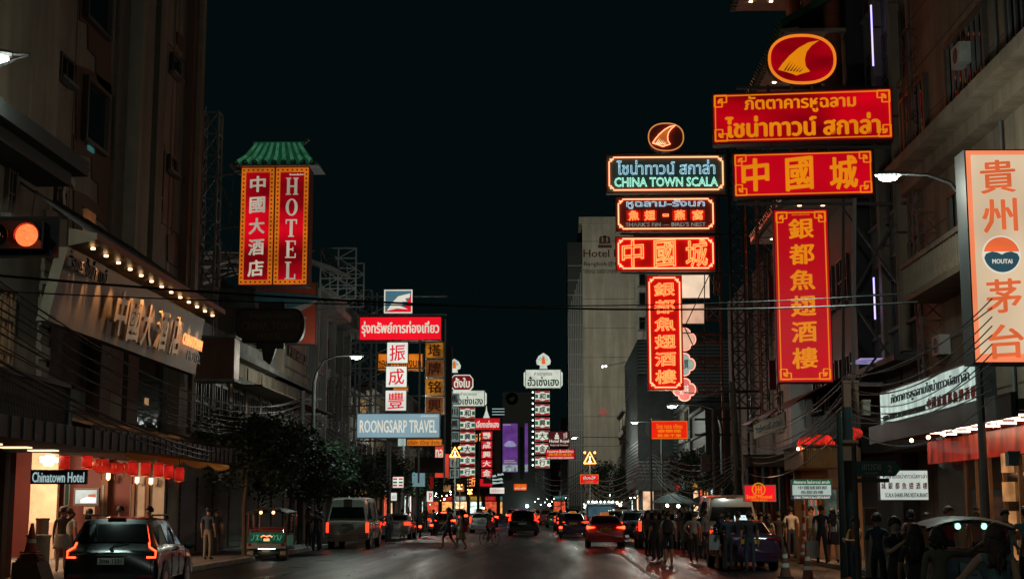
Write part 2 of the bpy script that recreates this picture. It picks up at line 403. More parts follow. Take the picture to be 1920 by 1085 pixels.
wall_beige = M('beige render', (.36, .30, .23), .85, 0, .22, .8, .25, 12, streak=.35)
wall_tan = M('tan render', (.30, .235, .17), .85, 0, .25, .8, .25, 12, streak=.4)
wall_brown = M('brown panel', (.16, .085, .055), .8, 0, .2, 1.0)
wall_grey = M('grey render', (.27, .28, .27), .85, 0, .3, .6, .25, 10, streak=.5)
wall_white = M('white render', (.48, .49, .47), .8, 0, .25, .5, .2, 10, streak=.45)
wall_dark = M('dark cladding', (.055, .06, .06), .6, 0, .3, 1)
wall_red = M('red lobby wall', (.11, .016, .011), .6, 0, .2, 2)
stonec = M('concrete', (.25, .245, .23), .85, 0, .3, 1.5, .3, streak=.4)
gl = glass('dark glass', (.012, .016, .018), .05)
glg = glass('green glass', (.008, .024, .024), .12)
frm = M('window frame', (.10, .085, .07), .5, .0, .2, 4)
frw = M('pale frame', (.36, .35, .32), .6, 0, .2, 4)
steel = M('galvanised steel', (.34, .345, .34), .6, .35, .35, 3)
dsteel = M('dark steel', (.10, .095, .09), .6, .3, .35, 3)
rsteel = M('red painted steel', (.42, .13, .07), .6, .2, .35, 4)
woodm = M('old wood', (.17, .10, .055), .7, 0, .35, 5, .3)
tin = M('rusty tin', (.16, .12, .09), .6, .3, .5, 2.5, .3)
tile_g = M('green glazed tile', (.03, .16, .085), .3, 0, .35, 4, 0, coat=.4)
copper = M('copper sheet', (.40, .20, .14), .45, .5, .3, 2, .2, streak=.4)
acw = M('air conditioner white', (.50, .49, .46), .55, 0, .2, 4)
blackm = M('black', (.012, .012, .012), .6, 0, .2, 5)

def fbox(mb, s, X, d, y0, y1, z0, z1):
    """box standing d out of the facade plane X towards the street (s = side, -1 left, 1 right)"""
    xa, xb = X, X - s * d
    return mb.box(min(xa, xb), max(xa, xb), min(y0, y1), max(y0, y1), z0, z1)
def rX(X, px0, px1, pyt, pyb):
    """rectangle on plane X: columns px0 (near edge) and px1, top and bottom rows measured at px0"""
    a = atX(px0, pyb, X); b = atX(px0, pyt, X); c = atX(px1, pyt, X); return a.y, c.y, a.z, b.z
def window(par, s, X, y0, y1, z0, z1, fm, gm, nm=1, nh=0, sill=True, fw=.09, dep=.1, lit=None):
    f = MB()
    fbox(f, s, X, dep, y0, y0 + fw, z0, z1); fbox(f, s, X, dep, y1 - fw, y1, z0, z1)
    fbox(f, s, X, dep, y0 + fw, y1 - fw, z0, z0 + fw); fbox(f, s, X, dep, y0 + fw, y1 - fw, z1 - fw, z1)
    w = part('window', f, fm, par)
    p = MB(); fbox(p, s, X, .02, y0 + fw, y1 - fw, z0 + fw, z1 - fw); part('pane', p, lit or gm, w)
    for i in range(nm):
        y = y0 + (y1 - y0) * (i + 1) / (nm + 1); part('mullion', fbox(MB(), s, X - s * .02, dep * .6, y - .03, y + .03, z0 + fw, z1 - fw), fm, w)
    for i in range(nh):
        z = z0 + (z1 - z0) * (i + 1) / (nh + 1); part('transom', fbox(MB(), s, X - s * .02, dep * .55, y0 + fw, y1 - fw, z - .03, z + .03), fm, w)
    if sill:
        q = MB(); fbox(q, s, X, dep + .12, y0 - .1, y1 + .1, z0 - .1, z0 - .003); part('sill', q, stonec, w)
    return w
LITW = [E('lit window warm', (.9, .45, .16), .35, .6, 3, sample=False), E('lit window green', (.10, .34, .30), .22, .7, 3, sample=False)]
def ac_unit(par, s, X, y, z, n=1):
    m = MB(); fbox(m, s, X - s * .06, .34, y, y + .85, z, z + .6); a = part('air_conditioner', m, acw, par)
    g = MB(); g.lathe([(.24, 0), (.24, .02)], (X - s * .402, y + .42, z + .3), 12, 'x'); part('fan_grille', g, dsteel, a)
    return a
def shutter(par, s, X, y0, y1, z0, z1, mat, step=.25):
    f = MB(); fbox(f, s, X, .02, y0, y1, z0, z1); h = part('shutter', f, mat, par)
    z = z0 + .05; m = MB()
    k = 0
    while z < z1 - .1:
        m = MB(); fbox(m, s, X - s * .02, .035, y0 + .05, y1 - .05, z, z + step * .8); part('slat', m, mat, h); z += step; k += 1
    return h

# ---------------------------------------------------------------- LEFT: old shophouse at the frame edge
X = -12.0
ob = thing('old_shophouse', 'old beige shophouse with wooden windows and a dark balcony at the left edge', 'building', (-16, 20, 0))
m = MB(); m.box(-24, X, 4, 33.5, 3.7, 24); part('wall', m, wall_tan, ob)
for y in (12, 22, 31.0): part('ground_column', MB().box(X - .8, X - .4, y, y + .5, 0, 3.7), woodm, ob)
m = MB(); m.box(-18, -12.8, 4, 31, 0.14, 3.68); part('dark_shop', m, wall_dark, ob)
for (px0, px1, pt, pb) in ((-40, 27, 520, 655),):
    window(ob, -1, X, *rX(X, px0, px1, pt, pb + 60), woodm, E('dim curtain', (.55, .30, .12), .10, .5, 2, sample=False), 3, 2)
window(ob, -1, X, *rX(X, 5, 30, 270, 400), frm, gl, 1, 2)
# slab canopy upstairs
m = MB(); m.box(-12, -10.9, 12, 32.7, 9.5, 9.85); m.box(-12, -11.2, 12, 32.4, 9.2, 9.5); part('canopy_slab', m, M('dark tin', (.05, .06, .058), .7), ob)
# broken edge pilaster
m = MB(); random.seed(5)
for i in range(26):
    z = 4.6 + i * .16; m.box(X, X + .05 + random.uniform(0, .09), 32.9 + random.uniform(-.06, .05), 33.45, z, z + .165)
part('crumbling_render', m, wall_beige, ob)
# balcony
bal = M('balcony iron', (.04, .042, .04), .6)
m = MB(); m.box(-12, -10.6, 10, 31.4, 3.5, 3.62); m.box(-10.75, -10.6, 10, 31.4, 4.42, 4.52); m.box(-12, -10.6, 31.3, 31.45, 4.42, 4.52); part('balcony_floor', m, bal, ob)
bmz = MB().box(-.022, .022, -.022, .022, 0, .8).mesh('baluster', bal)
o0 = ob['_o']
for i in range(120):
    y = 21.5 + i * .083
    o = link('baluster', bmz, ob); o.location = (-10.68 - o0[0], y - o0[1], 3.62)
for i in range(14):
    o = link('baluster', bmz, ob); o.location = (-10.75 - i * .09 - o0[0], 31.38 - o0[1], 3.62)
for y in (22.5, 27, 31.3): part('balcony_post', MB().box(-10.75, -10.6, y, y + .15, 3.62, 4.5), stonec, ob)
# canopy over the pavement with slit lights
m = MB(); m.box(-13.4, -9.9, 8, 33.4, 3.1, 3.25); m.box(-10.0, -9.9, 8, 33.4, 3.25, 3.5); part('pavement_canopy', m, M('canopy tin', (.07, .065, .06), .6, .2, .4, 2, .4, 12, streak=.5), ob)
for i in range(36): part('batten', MB().box(-9.9, -9.87, 12.2 + i * .6, 12.26 + i * .6, 3.1, 3.5), wall_dark, ob)
slit = E('warm slit lamp', (1, .62, .34), 2.2)
for i in range(8):
    y = 20 + i * 1.65; m = MB(); m.box(-11.6, -11.0, y, y + .3, 3.07, 3.098); part('slit_lamp', m, slit, ob)
m = MB(); m.box(-12.9, -12.7, 33.2, 33.5, .14, 3.1); part('door_post', m, woodm, ob)

# ---------------------------------------------------------------- LEFT: hotel tower
X = -13.5
tw = thing('hotel_tower', 'tall beige hotel tower with brown stepped panels beside the red hotel sign', 'building', (-18, 45, 0))
Ye = atX(356, 300, X).y; Ys = 33.6
m = MB(); m.box(-30, X, Ys, Ye, 8.2, 45); part('wall', m, wall_beige, tw)
m = MB(); m.box(-30, X - .35, Ys, Ye, 3.9, 8.2); part('recessed_floor', m, wall_grey, tw)
def strp(px0, px1, d, mat, nm, z0=4.0, z1=45, XX=X):
    y0 = atX(px0, 300, XX).y; y1 = atX(px1, 300, XX).y; m = MB(); fbox(m, -1, XX, d, y0, y1, z0, z1); return part(nm, m, mat, tw)
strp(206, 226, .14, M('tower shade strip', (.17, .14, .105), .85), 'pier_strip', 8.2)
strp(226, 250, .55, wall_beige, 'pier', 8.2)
m = MB(); y0 = atX(254, 300, X).y; y1 = atX(268, 300, X).y; fbox(m, -1, X, .03, y0, y1, 8.2, 45); part('glass_strip', m, glg, tw)
strp(270, 284, .40, wall_beige, 'pier', 8.2)
strp(341, 349, .30, wall_brown, 'pilaster', 8.2)
strp(350, 356, .45, M('tan strip', (.34, .24, .17), .85), 'pilaster', 8.2)
for a, b2 in ((132, 134), (318, 320), (326, 328)): strp(a, b2, .02, wall_tan, 'groove_strip', 8.2)
# stepped brown panels (outline on the wall plane) and windows
def outl(pts, mat, nm, d=.05):
    q = [atX(px, py, X) for px, py in pts]; m = MB(); m.prism([(p.y, p.z) for p in q], X, X + d, 'yz'); return part(nm, m, mat, tw)
fl = 0
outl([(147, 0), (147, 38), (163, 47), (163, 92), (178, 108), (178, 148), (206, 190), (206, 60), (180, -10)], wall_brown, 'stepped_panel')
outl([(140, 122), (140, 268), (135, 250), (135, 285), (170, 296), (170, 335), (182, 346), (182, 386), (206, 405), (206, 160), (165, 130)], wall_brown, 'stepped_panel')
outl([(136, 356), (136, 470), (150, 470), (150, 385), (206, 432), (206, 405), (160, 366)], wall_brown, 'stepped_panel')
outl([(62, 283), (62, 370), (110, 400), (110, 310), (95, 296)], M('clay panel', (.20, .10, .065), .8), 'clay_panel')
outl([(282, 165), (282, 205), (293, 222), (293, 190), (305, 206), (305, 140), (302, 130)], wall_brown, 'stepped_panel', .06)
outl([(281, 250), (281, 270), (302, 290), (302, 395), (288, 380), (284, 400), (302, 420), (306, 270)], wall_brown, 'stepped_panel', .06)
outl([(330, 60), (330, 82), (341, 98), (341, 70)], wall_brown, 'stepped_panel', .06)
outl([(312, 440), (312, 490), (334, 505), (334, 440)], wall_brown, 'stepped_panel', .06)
def tw_win(px0, px1, pt, pb, **k): return window(tw, -1, X + .07, *rX(X, px0, px1, pt, pb), frm, glg, **k)
w = tw_win(147, 197, 135, 262, nm=0, fw=.12, dep=.16, sill=False)
tw_win(151, 205, -110, 32, nm=0, fw=.12, dep=.16, sill=False)
tw_win(284, 305, 62, 165, nm=0, dep=.14, sill=False); tw_win(279, 300, 262, 362, nm=0, dep=.14, sill=False)
tw_win(103, 131, 94, 140); tw_win(316, 333, 96, 133, nm=0); tw_win(311, 327, 287, 318, nm=0)
tw_win(320, 336, -80, -40, nm=0); tw_win(288, 308, -150, -60, nm=0, dep=.14, sill=False); tw_win(110, 140, -180, -120, nm=0)
wc = window(tw, -1, X + .07, *rX(X, 95, 117, 345, 382), frm, M('red window light', (.24, .05, .04), .5), nm=0)
y0, y1, z0, z1 = rX(X, 95, 117, 345, 382)
# dim room light in the sunk window
m = MB(); yy = rX(X, 160, 172, 262, 280); fbox(m, -1, X, .11, yy[0], yy[1], yy[2], yy[3]); part('lit_pane', m, LITW[1], w)
m = MB(); yy = rX(X, 152, 175, 388, 500); fbox(m, -1, X, .09, yy[0], yy[1], yy[2], yy[3]); part('warm_window_strip', m, E('warm strip glow', (.42, .16, .05), .22, .4, 3, sample=False), tw)
# letter C and red pane: light in the window put into colour
r_ = math.pi / 2
cobj = text('C', 0, 0, 1.0, 1.25, M('dull white letter', (.5, .5, .46), .6), wc, bold=.02, ext=.05, name='letter')
cobj.rotation_euler = (0, 0, math.pi / 2); cobj.location = (X + .15 - wc['_o'][0], (y0 + y1) / 2 + .35 - wc['_o'][1], (z0 + z1) / 2 + .1)
# dark recessed floor under the marquee: columns and glass
for (a, b2, mt) in ((82, 100, wall_tan), (180, 201, wall_brown), (201, 222, wall_beige), (232, 252, wall_brown), (330, 345, wall_tan)): strp(a, b2, .42, mt, 'column', 3.9, 8.2, X - .35)
for (a, b2) in ((252, 322),):
    y0 = atX(a, 700, X).y; y1 = atX(b2, 700, X).y; m = MB(); fbox(m, -1, X - .35, .05, y0, y1, 3.9, 8.0); part('glass_wall', m, glass('blue glass', (.02, .035, .035), .08), tw)
m = MB(); yy = rX(X, 270, 277, 745, 760); fbox(m, -1, X, .04, yy[0], yy[1], yy[2], yy[3]); part('lit_pane', m, LITW[0], tw)
# ground floor piers, shutters
m = MB(); m.box(-14.6, X, Ye - 1.9, Ye, 0.14, 3.9); part('entrance_pier', m, M('cream pier', (.42, .37, .30), .8, 0, .2, 2, streak=.4), tw)
m = MB(); m.box(-22, -13.5, 50.2, 50.4, .14, 3.9); m.box(-22, -21.8, 36, 50.2, .14, 3.9); m.box(-22, X, 34, 36, .14, 3.9)
m.box(-22, X, 36, Ye, 3.86, 3.9)
lobby = part('lobby_wall', m, wall_red, tw)
for (a, b2) in ((193, 206), (248, 256), (275, 283)):
    pa = atY(a, 900, 50); pb = atY(b2, 900, 50); m = MB(); m.box(pa.x, pb.x, 49.8, 50.19, .14, 3.86); part('lobby_column', m, wall_brown, tw)
    pa2 = pa.x + (pb.x - pa.x) * .25; m = MB(); m.box(pa2, pb.x - .12, 49.77, 49.799, 1.0, 2.6); part('column_mirror', m, glass('mirror', (.25, .28, .27), .1), tw)
cream = M('cream lobby wall', (.62, .50, .36), .7)
pa = atY(62, 900, 49); pb = atY(112, 900, 49); m = MB(); m.box(pa.x, pb.x, 48.8, 49, .14, 3.86); part('cream_wall', m, cream, tw)
m = MB(); m.box(pa.x, pb.x, 48.77, 48.799, .14, 1.35); part('wainscot', m, M('wainscot', (.45, .34, .25), .6), tw)
for i in range(3):
    y0 = Ye + .1 + i * 2.5; shutter(tw, -1, X, y0, y0 + 2.3, .2, 3.0, M('dark shutter', (.09, .10, .10), .5, .3, .3, 3))

for yy in (35.2, 44.2, 51.7): part('downpipe', MB().tube([(-13.38, yy, 8.3), (-13.38, yy, 44)], .05, 6), M('pipe grey', (.14, .14, .13), .6), tw, True)
for k in range(5): part('floor_joint', MB().box(-13.5, -13.485, 33.7, 52.5, 11.5 + k * 6.4, 11.56 + k * 6.4), wall_brown, tw)
# marquee board of the hotel (leans out at the top)
mq = thing('marquee_sign_board', 'long bronze metal sign board lit from a lamp hood over the hotel entrance', 'sign', (-11, 37, 5))
bronze = M('bronze sheet', (.17, .125, .08), .45, .25, .35, 1.2, .12, 8, streak=.3)
tl = atX(128, 462, -10.6); trr = atX(384, 600, -10.6); bl = atX(88, 618, -10.82); br = atX(366, 690, -10.82)
zt = (tl.z + trr.z) / 2; zb = (bl.z + br.z) / 2
tl.z = trr.z = zt; bl.z = br.z = zb
q = MB(); d = Vector((-.25, 0, 0)); vs = [bl, br, trr, tl]; q.add([p for p in vs] + [p + d for p in vs], [(0, 1, 2, 3), (7, 6, 5, 4), (0, 4, 5, 1), (1, 5, 6, 2), (2, 6, 7, 3), (3, 7, 4, 0)])
part('board', q, bronze, mq)
# hood
hood = MB(); hood.add([tl + Vector((0, 0, .02)), trr + Vector((0, 0, .02)), trr + Vector((.62, 0, .16)), tl + Vector((.62, 0, .16)), tl + Vector((0, 0, .42)), trr + Vector((0, 0, .42)), trr + Vector((.62, 0, .30)), tl + Vector((.62, 0, .30))],
    [(0, 1, 2, 3), (4, 7, 6, 5), (3, 2, 6, 7), (0, 4, 5, 1), (0, 3, 7, 4), (1, 5, 6, 2)]); part('lamp_hood', hood, bronze, mq)
dirb = (bl - tl); U = (trr - tl)
lampm = E('marquee lamp', (1, .60, .30), 5)
for i in range(13):
    t = (i + .55) / 13.2; p = tl + U * t
    m = MB(); m.lathe([(.05, p.z + .03), (.05, p.z + .075)], (p.x + .38, p.y, 0), 8); part('down_lamp', m, lampm, mq)
    if i % 1 == 0:
        ld = bpy.data.lights.new('marquee_lamp_light', 'SPOT'); ld.energy = 170; ld.color = (1, .53, .24); ld.spot_size = R(42); ld.spot_blend = .8; ld.shadow_soft_size = .04
        lo = link('lamp_light', ld, mq); lo.location = Vector((p.x + .38, p.y, p.z + .0)) - Vector(mq['_o'])
        tg = p + dirb * .75; dv = Vector((tg.x - .1, p.y, tg.z)) - Vector((p.x + .38, p.y, p.z)); lo.rotation_mode = 'QUATERNION'; lo.rotation_quaternion = dv.to_track_quat('-Z', 'Y')
    m = MB(); m.beam(p + Vector((.5, 0, .3)), p + Vector((-2.4, .3, 2.3)), .05); part('stay_rod', m, dsteel, mq)
# metal letters standing off the board
brass = M('brass letter', (.62, .40, .20), .4, .5, .2, 3)
ux = U.normalized(); uz = -dirb; uz = (uz - ux * uz.dot(ux)).normalized(); nn = ux.cross(uz); nn = nn if nn.x > 0 else -nn
MQ = Matrix((ux, nn * -1, uz)).transposed().to_4x4()
def board_text(s, px, py, w, h, bold=.03, mat=None, so=.18, ext=.03, nm='character'):
    best = atX(px, py, -11.0 + .0)
    # hit the slanted plane
    dd = ray(px, py); n = nn; t = (tl - CO).dot(n) / dd.dot(n); hit = CO + dd * t + n * so
    o = text(s, 0, 0, w, h, mat or brass, mq, y=0, bold=bold, ext=ext, name=nm)
    o.matrix_local = Matrix.Translation(hit - Vector(mq['_o'])) @ MQ
    return o
for s, px, py in (('中', 212, 585), ('國', 237, 598), ('大', 263, 608), ('酒', 291, 618), ('店', 317, 628)):
    board_text(s, px, py, .98, 1.12)
board_text('โรงแรมไชน่าทาวน์', 152, 500, 2.6, .42, .015, M('dark letter', (.06, .05, .04), .4, .4))
board_text('CHINATOWN', 350, 640, 2.2, .32, .01, E('orange neon', (1, .30, .08), 1.6), ext=.01, nm='orange_lettering')
board_text('HOTEL', 352, 668, 1.6, .28, .01, M('dark letter', (.06, .05, .04)), ext=.01, nm='small_lettering')

# tin awning and scalloped valance along the hotel front
aw = thing('tin_awning', 'rusty corrugated tin awning over the hotel entrance pavement', 'awning', (-12, 45, 3.7))
Ya = 33.8; Yb = atX(432, 860, -10.9).y
m = MB(); n = 220
prof = []
for i in range(n + 1):
    y = Ya + (Yb - Ya) * i / n; prof.append((y, .035 * (1 if i % 2 else -1)))
vs = []
for y, dz in prof: vs += [(-13.5, y, 4.45 + dz), (-10.9, y, 3.78 + dz)]
m.add(vs, [(2 * i, 2 * i + 1, 2 * i + 3, 2 * i + 2) for i in range(n)]); part('corrugated_sheet', m, tin, aw)
m = MB(); m.box(-10.95, -10.85, Ya, Yb, 3.3, 3.74); m.box(-13.5, -10.95, Ya, Yb, 3.28, 3.32); part('fascia', m, M('awning fascia', (.07, .065, .06), .6, 0, .4, 2), aw)
for i in range(26): part('batten', MB().box(-10.85, -10.82, Ya + .3 + i * .6, Ya + .36 + i * .6, 3.3, 3.74), wall_dark, aw)
# scattered roof tiles on the near end of the awning
tm = MB().box(-.16, .16, -.11, .11, 0, .025).mesh('loose_tile', M('clay tile', (.30, .17, .10), .8, 0, .4, 5))
random.seed(3)
for i in range(60):
    y = 35 + random.random() ** 1.5 * 9; x = -13.3 + random.random() * 2.2
    o = link('loose_tile', tm, aw); o.location = Vector((x, y, 4.48 - (x + 13.5) * .26)) - Vector(aw['_o']); o.rotation_euler = (random.uniform(-.3, .3), .25, random.uniform(-.8, .8))
vm = MB(); nn_ = 60
val = M('yellow valance cloth', (.50, .30, .10), .8, 0, .3, 4)
for i in range(nn_):
    y = 37.5 + (50 - 37.5) * i / nn_; w_ = (50 - 37.5) / nn_; dip = .05 + .12 * abs(math.sin(i / nn_ * math.pi * 4))
    vm.add([(-11.3, y, 3.28), (-11.3, y + w_, 3.28), (-11.3 + .02, y + w_, 3.28 - dip), (-11.28, y + w_ / 2, 3.28 - dip - .08), (-11.28, y, 3.28 - dip)], [(0, 1, 2, 3, 4)])
vnt = val.node_tree; tr_ = vnt.nodes.new('ShaderNodeBsdfTranslucent'); tr_.inputs[0].default_value = (.85, .50, .16, 1); mx_ = vnt.nodes.new('ShaderNodeMixShader'); mx_.inputs[0].default_value = .6
vnt.links.new(vnt.nodes['Principled BSDF'].outputs[0], mx_.inputs[1]); vnt.links.new(tr_.outputs[0], mx_.inputs[2]); vnt.links.new(mx_.outputs[0], [n for n in vnt.nodes if n.type == 'OUTPUT_MATERIAL'][0].inputs[0])
solo('valance', vm, val, 'yellow scalloped cloth valance hung under the tin awning', 'valance', (-11.3, 44, 3.2))

# ---------------------------------------------------------------- LEFT: low shophouses beyond
X = -13.5
sa = thing('shophouse_row', 'old two-storey shophouse row with cornice and pale blue shutters behind the trees', 'building', (-16, 66, 0))
Y0 = Ye; Y1 = 79
m = MB(); m.box(-24, X, Y0, Y1, 0.14, 8.2); part('wall', m, wall_tan, sa)
m = MB(); m.box(-13.5, -13.2, Y0, Y1, 7.0, 7.2); m.box(-13.5, -13.05, Y0, Y1, 8.0, 8.25); m.box(-13.55, -13.45, Y0, Y1, 8.25, 8.9); part('cornice', m, stonec, sa)
for i in range(8):
    y = Y0 + 1 + i * 3.1; m = MB(); fbox(m, -1, X, .12, y, y + .4, 4.6, 7.0); part('pilaster', m, wall_tan, sa)
    m = MB(); fbox(m, -1, -13.5, .05, y + .7, y + 2.8, 7.35, 7.9); part('parapet_panel', m, wall_beige, sa)
bluew = M('pale blue shutter', (.30, .42, .42), .7, 0, .3, 4)
for i in range(8):
    y = Y0 + 1.6 + i * 3.1
    window(sa, -1, X, y, y + .95, 4.9, 6.7, frm, bluew if i > 1 else gl, 1, 1); window(sa, -1, X, y + 1.25, y + 2.2, 4.9, 6.7, frm, bluew if i > 1 else gl, 1, 1)
for (y, z) in ((54.2, 4.6), (55.3, 4.6), (56.4, 4.5), (59, 4.3), (65, 4.3), (71, 4.4)): ac_unit(sa, -1, X, y, z)
m = MB(); m.box(-13.5, -11.6, Y0 + 7.5, Y1, 3.75, 3.85); m.box(-13.5, -12.2, Y0 + 8, Y1, 6.85, 6.92); part('eave', m, tin, sa)
m = MB(); m.add([(-13.6, Y0, 8.9), (-13.6, Y1, 8.9), (-19, Y1, 11.5), (-19, Y0, 11.5)], [(0, 1, 2, 3)]); part('roof', m, tin, sa)
for i in range(6):
    y = Y0 + 8 + i * 3.0; shutter(sa, -1, X, y, y + 2.5, .2, 3.2, M('green shutter', (.10, .16, .15), .55, .2, .3, 3))
m = MB(); m.box(-30, -18.6, 62, 92, 6, 14.5); solo('rear_block', m, wall_tan, 'plain tan block rising behind the shophouse row', 'building', (-24, 76, 6))
nb = thing('name_board_block', 'beige parapet block with a framed name panel beside the lamp arm', 'building', (-14, 74, 8))
a = atX(530, 640, -13.1); b3 = atX(578, 680, -13.1)
m = MB(); m.box(-17, -13.1, a.y, b3.y, 8.0, 11.4); part('wall', m, wall_beige, nb)
m = MB(); fbox(m, -1, -13.1, .08, a.y + .5, b3.y - .5, 8.6, 8.7); fbox(m, -1, -13.1, .08, a.y + .5, b3.y - .5, 10.6, 10.7); fbox(m, -1, -13.1, .08, a.y + .5, a.y + .6, 8.7, 10.6); fbox(m, -1, -13.1, .08, b3.y - .6, b3.y - .5, 8.7, 10.6); part('panel_frame', m, stonec, nb)
o = text('ห้างทองกวง', 0, 0, b3.y - a.y - 2, .9, M('dark letter', (.06, .05, .04)), nb, bold=.02, ext=.05); o.rotation_euler = (0, 0, math.pi / 2); o.location = Vector((-13.02, (a.y + b3.y) / 2, 9.6)) - Vector(nb['_o'])
# copper clad box sign (seen from its ribbed side)
cb = thing('copper_box', 'large ribbed copper coloured box projecting over the shophouse windows', 'sign', (-12.5, 52, 7))
m = MB(); a = atY(382, 720, 53.2); b3 = atY(453, 655, 53.2); part('box', m.box(a.x, b3.x, 52.0, 52.9, a.z + .1, b3.z + .3), copper, cb)
for i in range(17):
    x = a.x + (b3.x - a.x) * (i + .5) / 17; m = MB(); m.box(x - .02, x + .02, 51.965, 52.0, a.z + .12, b3.z + .28); part('rib', m, copper, cb)
m = MB(); m.box(a.x - .05, b3.x + .05, 51.9, 53.0, b3.z + .3, b3.z + .38); m.box(a.x - .05, b3.x + .05, 51.9, 53.0, a.z, a.z + .1); part('edge_trim', m, steel, cb)

# white four storey block
wb = thing('white_block', 'pale four-storey block with a broad flat eave behind the street lamp', 'building', (-17, 86, 0))
m = MB(); m.box(-28, -13.5, 79.2, 93, .14, 13.2); part('wall', m, wall_white, wb)
m = MB(); m.box(-28, -12.1, 78.6, 93.4, 12.7, 13.1); m.box(-28, -12.4, 79, 93, 13.1, 13.9); part('eave', m, wall_white, wb)
for y in (79.3, 82.2, 85.4, 88.6, 91.9): part('fin', MB().box(-13.5, -13.1, y, y + .5, .14, 12.7), wall_white, wb)
for zz in (4.3, 7.2, 10.0):
    for i in range(4): window(wb, -1, -13.5, 80.3 + i * 3.15, 81.9 + i * 3.15, zz, zz + 1.8, frm, gl, 2, 3)
for i in range(4): ac_unit(wb, -1, -13.5, 80.2 + i * 3.1, 9.2); ac_unit(wb, -1, -13.5, 81 + i * 3.1, 6.4)
m = MB(); m.box(-13.5, -11, 79.5, 93, 3.6, 3.75); part('ground_canopy', m, wall_dark, wb)
for i in range(4): shutter(wb, -1, -13.45, 79.9 + i * 3.2, 82.6 + i * 3.2, .2, 3.2, M('grey shutter', (.2, .22, .22), .5, .3, .3, 3), .3)

# ---------------------------------------------------------------- generic shophouse further along
shop_lit = [E('lit shop warm', (1, .62, .33), 1.6, .7, 1.3), E('lit shop white', (.75, .95, .88), 1.5, .7, 1.3), E('lit shop red', (.9, .12, .05), .8, .6, 1.5), E('lit shop amber', (1, .42, .12), 1.1, .6, 1.5)]
signc = [E('signboard red', (.62, .03, .03), .5, .5, 1, sample=False), E('signboard teal', (.10, .30, .28), .5, .5, 1, sample=False), E('signboard white', (.6, .62, .55), .6, .5, 1, sample=False), E('signboard yellow', (.7, .40, .05), .5, .5, 1, sample=False)]
def shophouse(s, Y0, Y1, H, wall, label, seed, face=None, fh=3.2, fire=False):
    rnd = random.Random(seed); X = (face if face is not None else (-13.5 if s < 0 else 12.0)) + off((Y0 + Y1) / 2)
    o = thing('shophouse', label, 'building', (X, (Y0 + Y1) / 2, 0))
    x2 = X + s * 14; m = MB(); m.box(min(X, x2), max(X, x2), Y0, Y1, 3.8, H); m.box(min(X + s * 1.4, x2), max(X + s * 1.4, x2), Y0, Y1, .14, 3.8); part('wall', m, wall, o)
    m = MB(); fbox(m, s, X, .3, Y0, Y1, H - .25, H); z = 3.8
    while z < H - 1: fbox(m, s, X, .16, Y0, Y1, z, z + .15); z += fh
    part('ledge', m, stonec, o)
    nb = max(1, int((Y1 - Y0) / 3.8)); bw = (Y1 - Y0) / nb; z = 4.7; fl = 0
    while z < H - 1.6 and fl < 6:
        for i in range(nb):
            y = Y0 + i * bw + bw * .18; w = bw * .64; r = rnd.random()
            window(o, s, X, y, y + w, z, z + 1.6, frw if rnd.random() < .4 else frm, gl, 2, 1 if rnd.random() < .5 else 0, lit=(LITW[int(r * 20) % 2] if r < .16 else None))
            if rnd.random() < .5: ac_unit(o, s, X, y + w * .2, z - .85)
        z += fh; fl += 1
    for i in range(nb):
        y = Y0 + i * bw; m = MB(); fbox(m, s, X, .1 if s else .1, y - .15, y + .15, .14, 3.8); part('pier', m, wall, o)
        r = rnd.random(); m = MB(); fbox(m, s, X + s * 1.38, .05, y + .25, y + bw - .25, .2, 3.2)
        if r < .62: part('lit_shop', m, shop_lit[int(rnd.random() * 4)], o)
        else: part('shutter', m, M('grey shutter', (.2, .22, .22), .5, .3, .3, 3), o)
        m = MB(); fbox(m, s, X, .12, y + .2, y + bw - .2, 3.25, 3.78); part('fascia_sign', m, signc[int(rnd.random() * 4)] if rnd.random() < .55 else wall_dark, o)
    m = MB(); m.add([(X, Y0 + .1, 3.3), (X, Y1 - .1, 3.3), (X - s * 2.1, Y1 - .1, 2.85), (X - s * 2.1, Y0 + .1, 2.85), (X, Y0 + .1, 3.24), (X, Y1 - .1, 3.24), (X - s * 2.1, Y1 - .1, 2.79), (X - s * 2.1, Y0 + .1, 2.79)], [(0, 1, 2, 3), (4, 7, 6, 5), (3, 2, 6, 7), (0, 3, 7, 4), (1, 5, 6, 2)])
    part('awning', m, tin if rnd.random() < .5 else wall_dark, o)
    return o
lefts = [(93.2, 104, 9.6, wall_grey, 'grey shophouse carrying the scaffold beside the white block'), (104.2, 116, 10.5, wall_tan, 'tan shophouse behind the blue travel agency sign'),
         (116.2, 129, 12, wall_dark, 'dark clad shophouse behind the gold lantern-shaped boxes'), (129.2, 142, 11, wall_grey, 'grey shophouse behind the left gold shop sign stack'),
         (142.2, 156, 13, wall_tan, 'tan shophouse beside the red square sign stack'), (156.2, 172, 12, wall_dark, 'dark shophouse past the left sign stacks'),
         (172.2, 190, 14, wall_grey, 'grey shophouse near the purple video screen'), (190.2, 212, 12, wall_tan, 'far tan shophouse on the left of the bend'), (212.2, 240, 13, wall_grey, 'far grey shophouse where the street bends left')]
for i, (a, b_, h, w_, l) in enumerate(lefts): shophouse(-1, a, b_, h, w_, l, 20 + i)

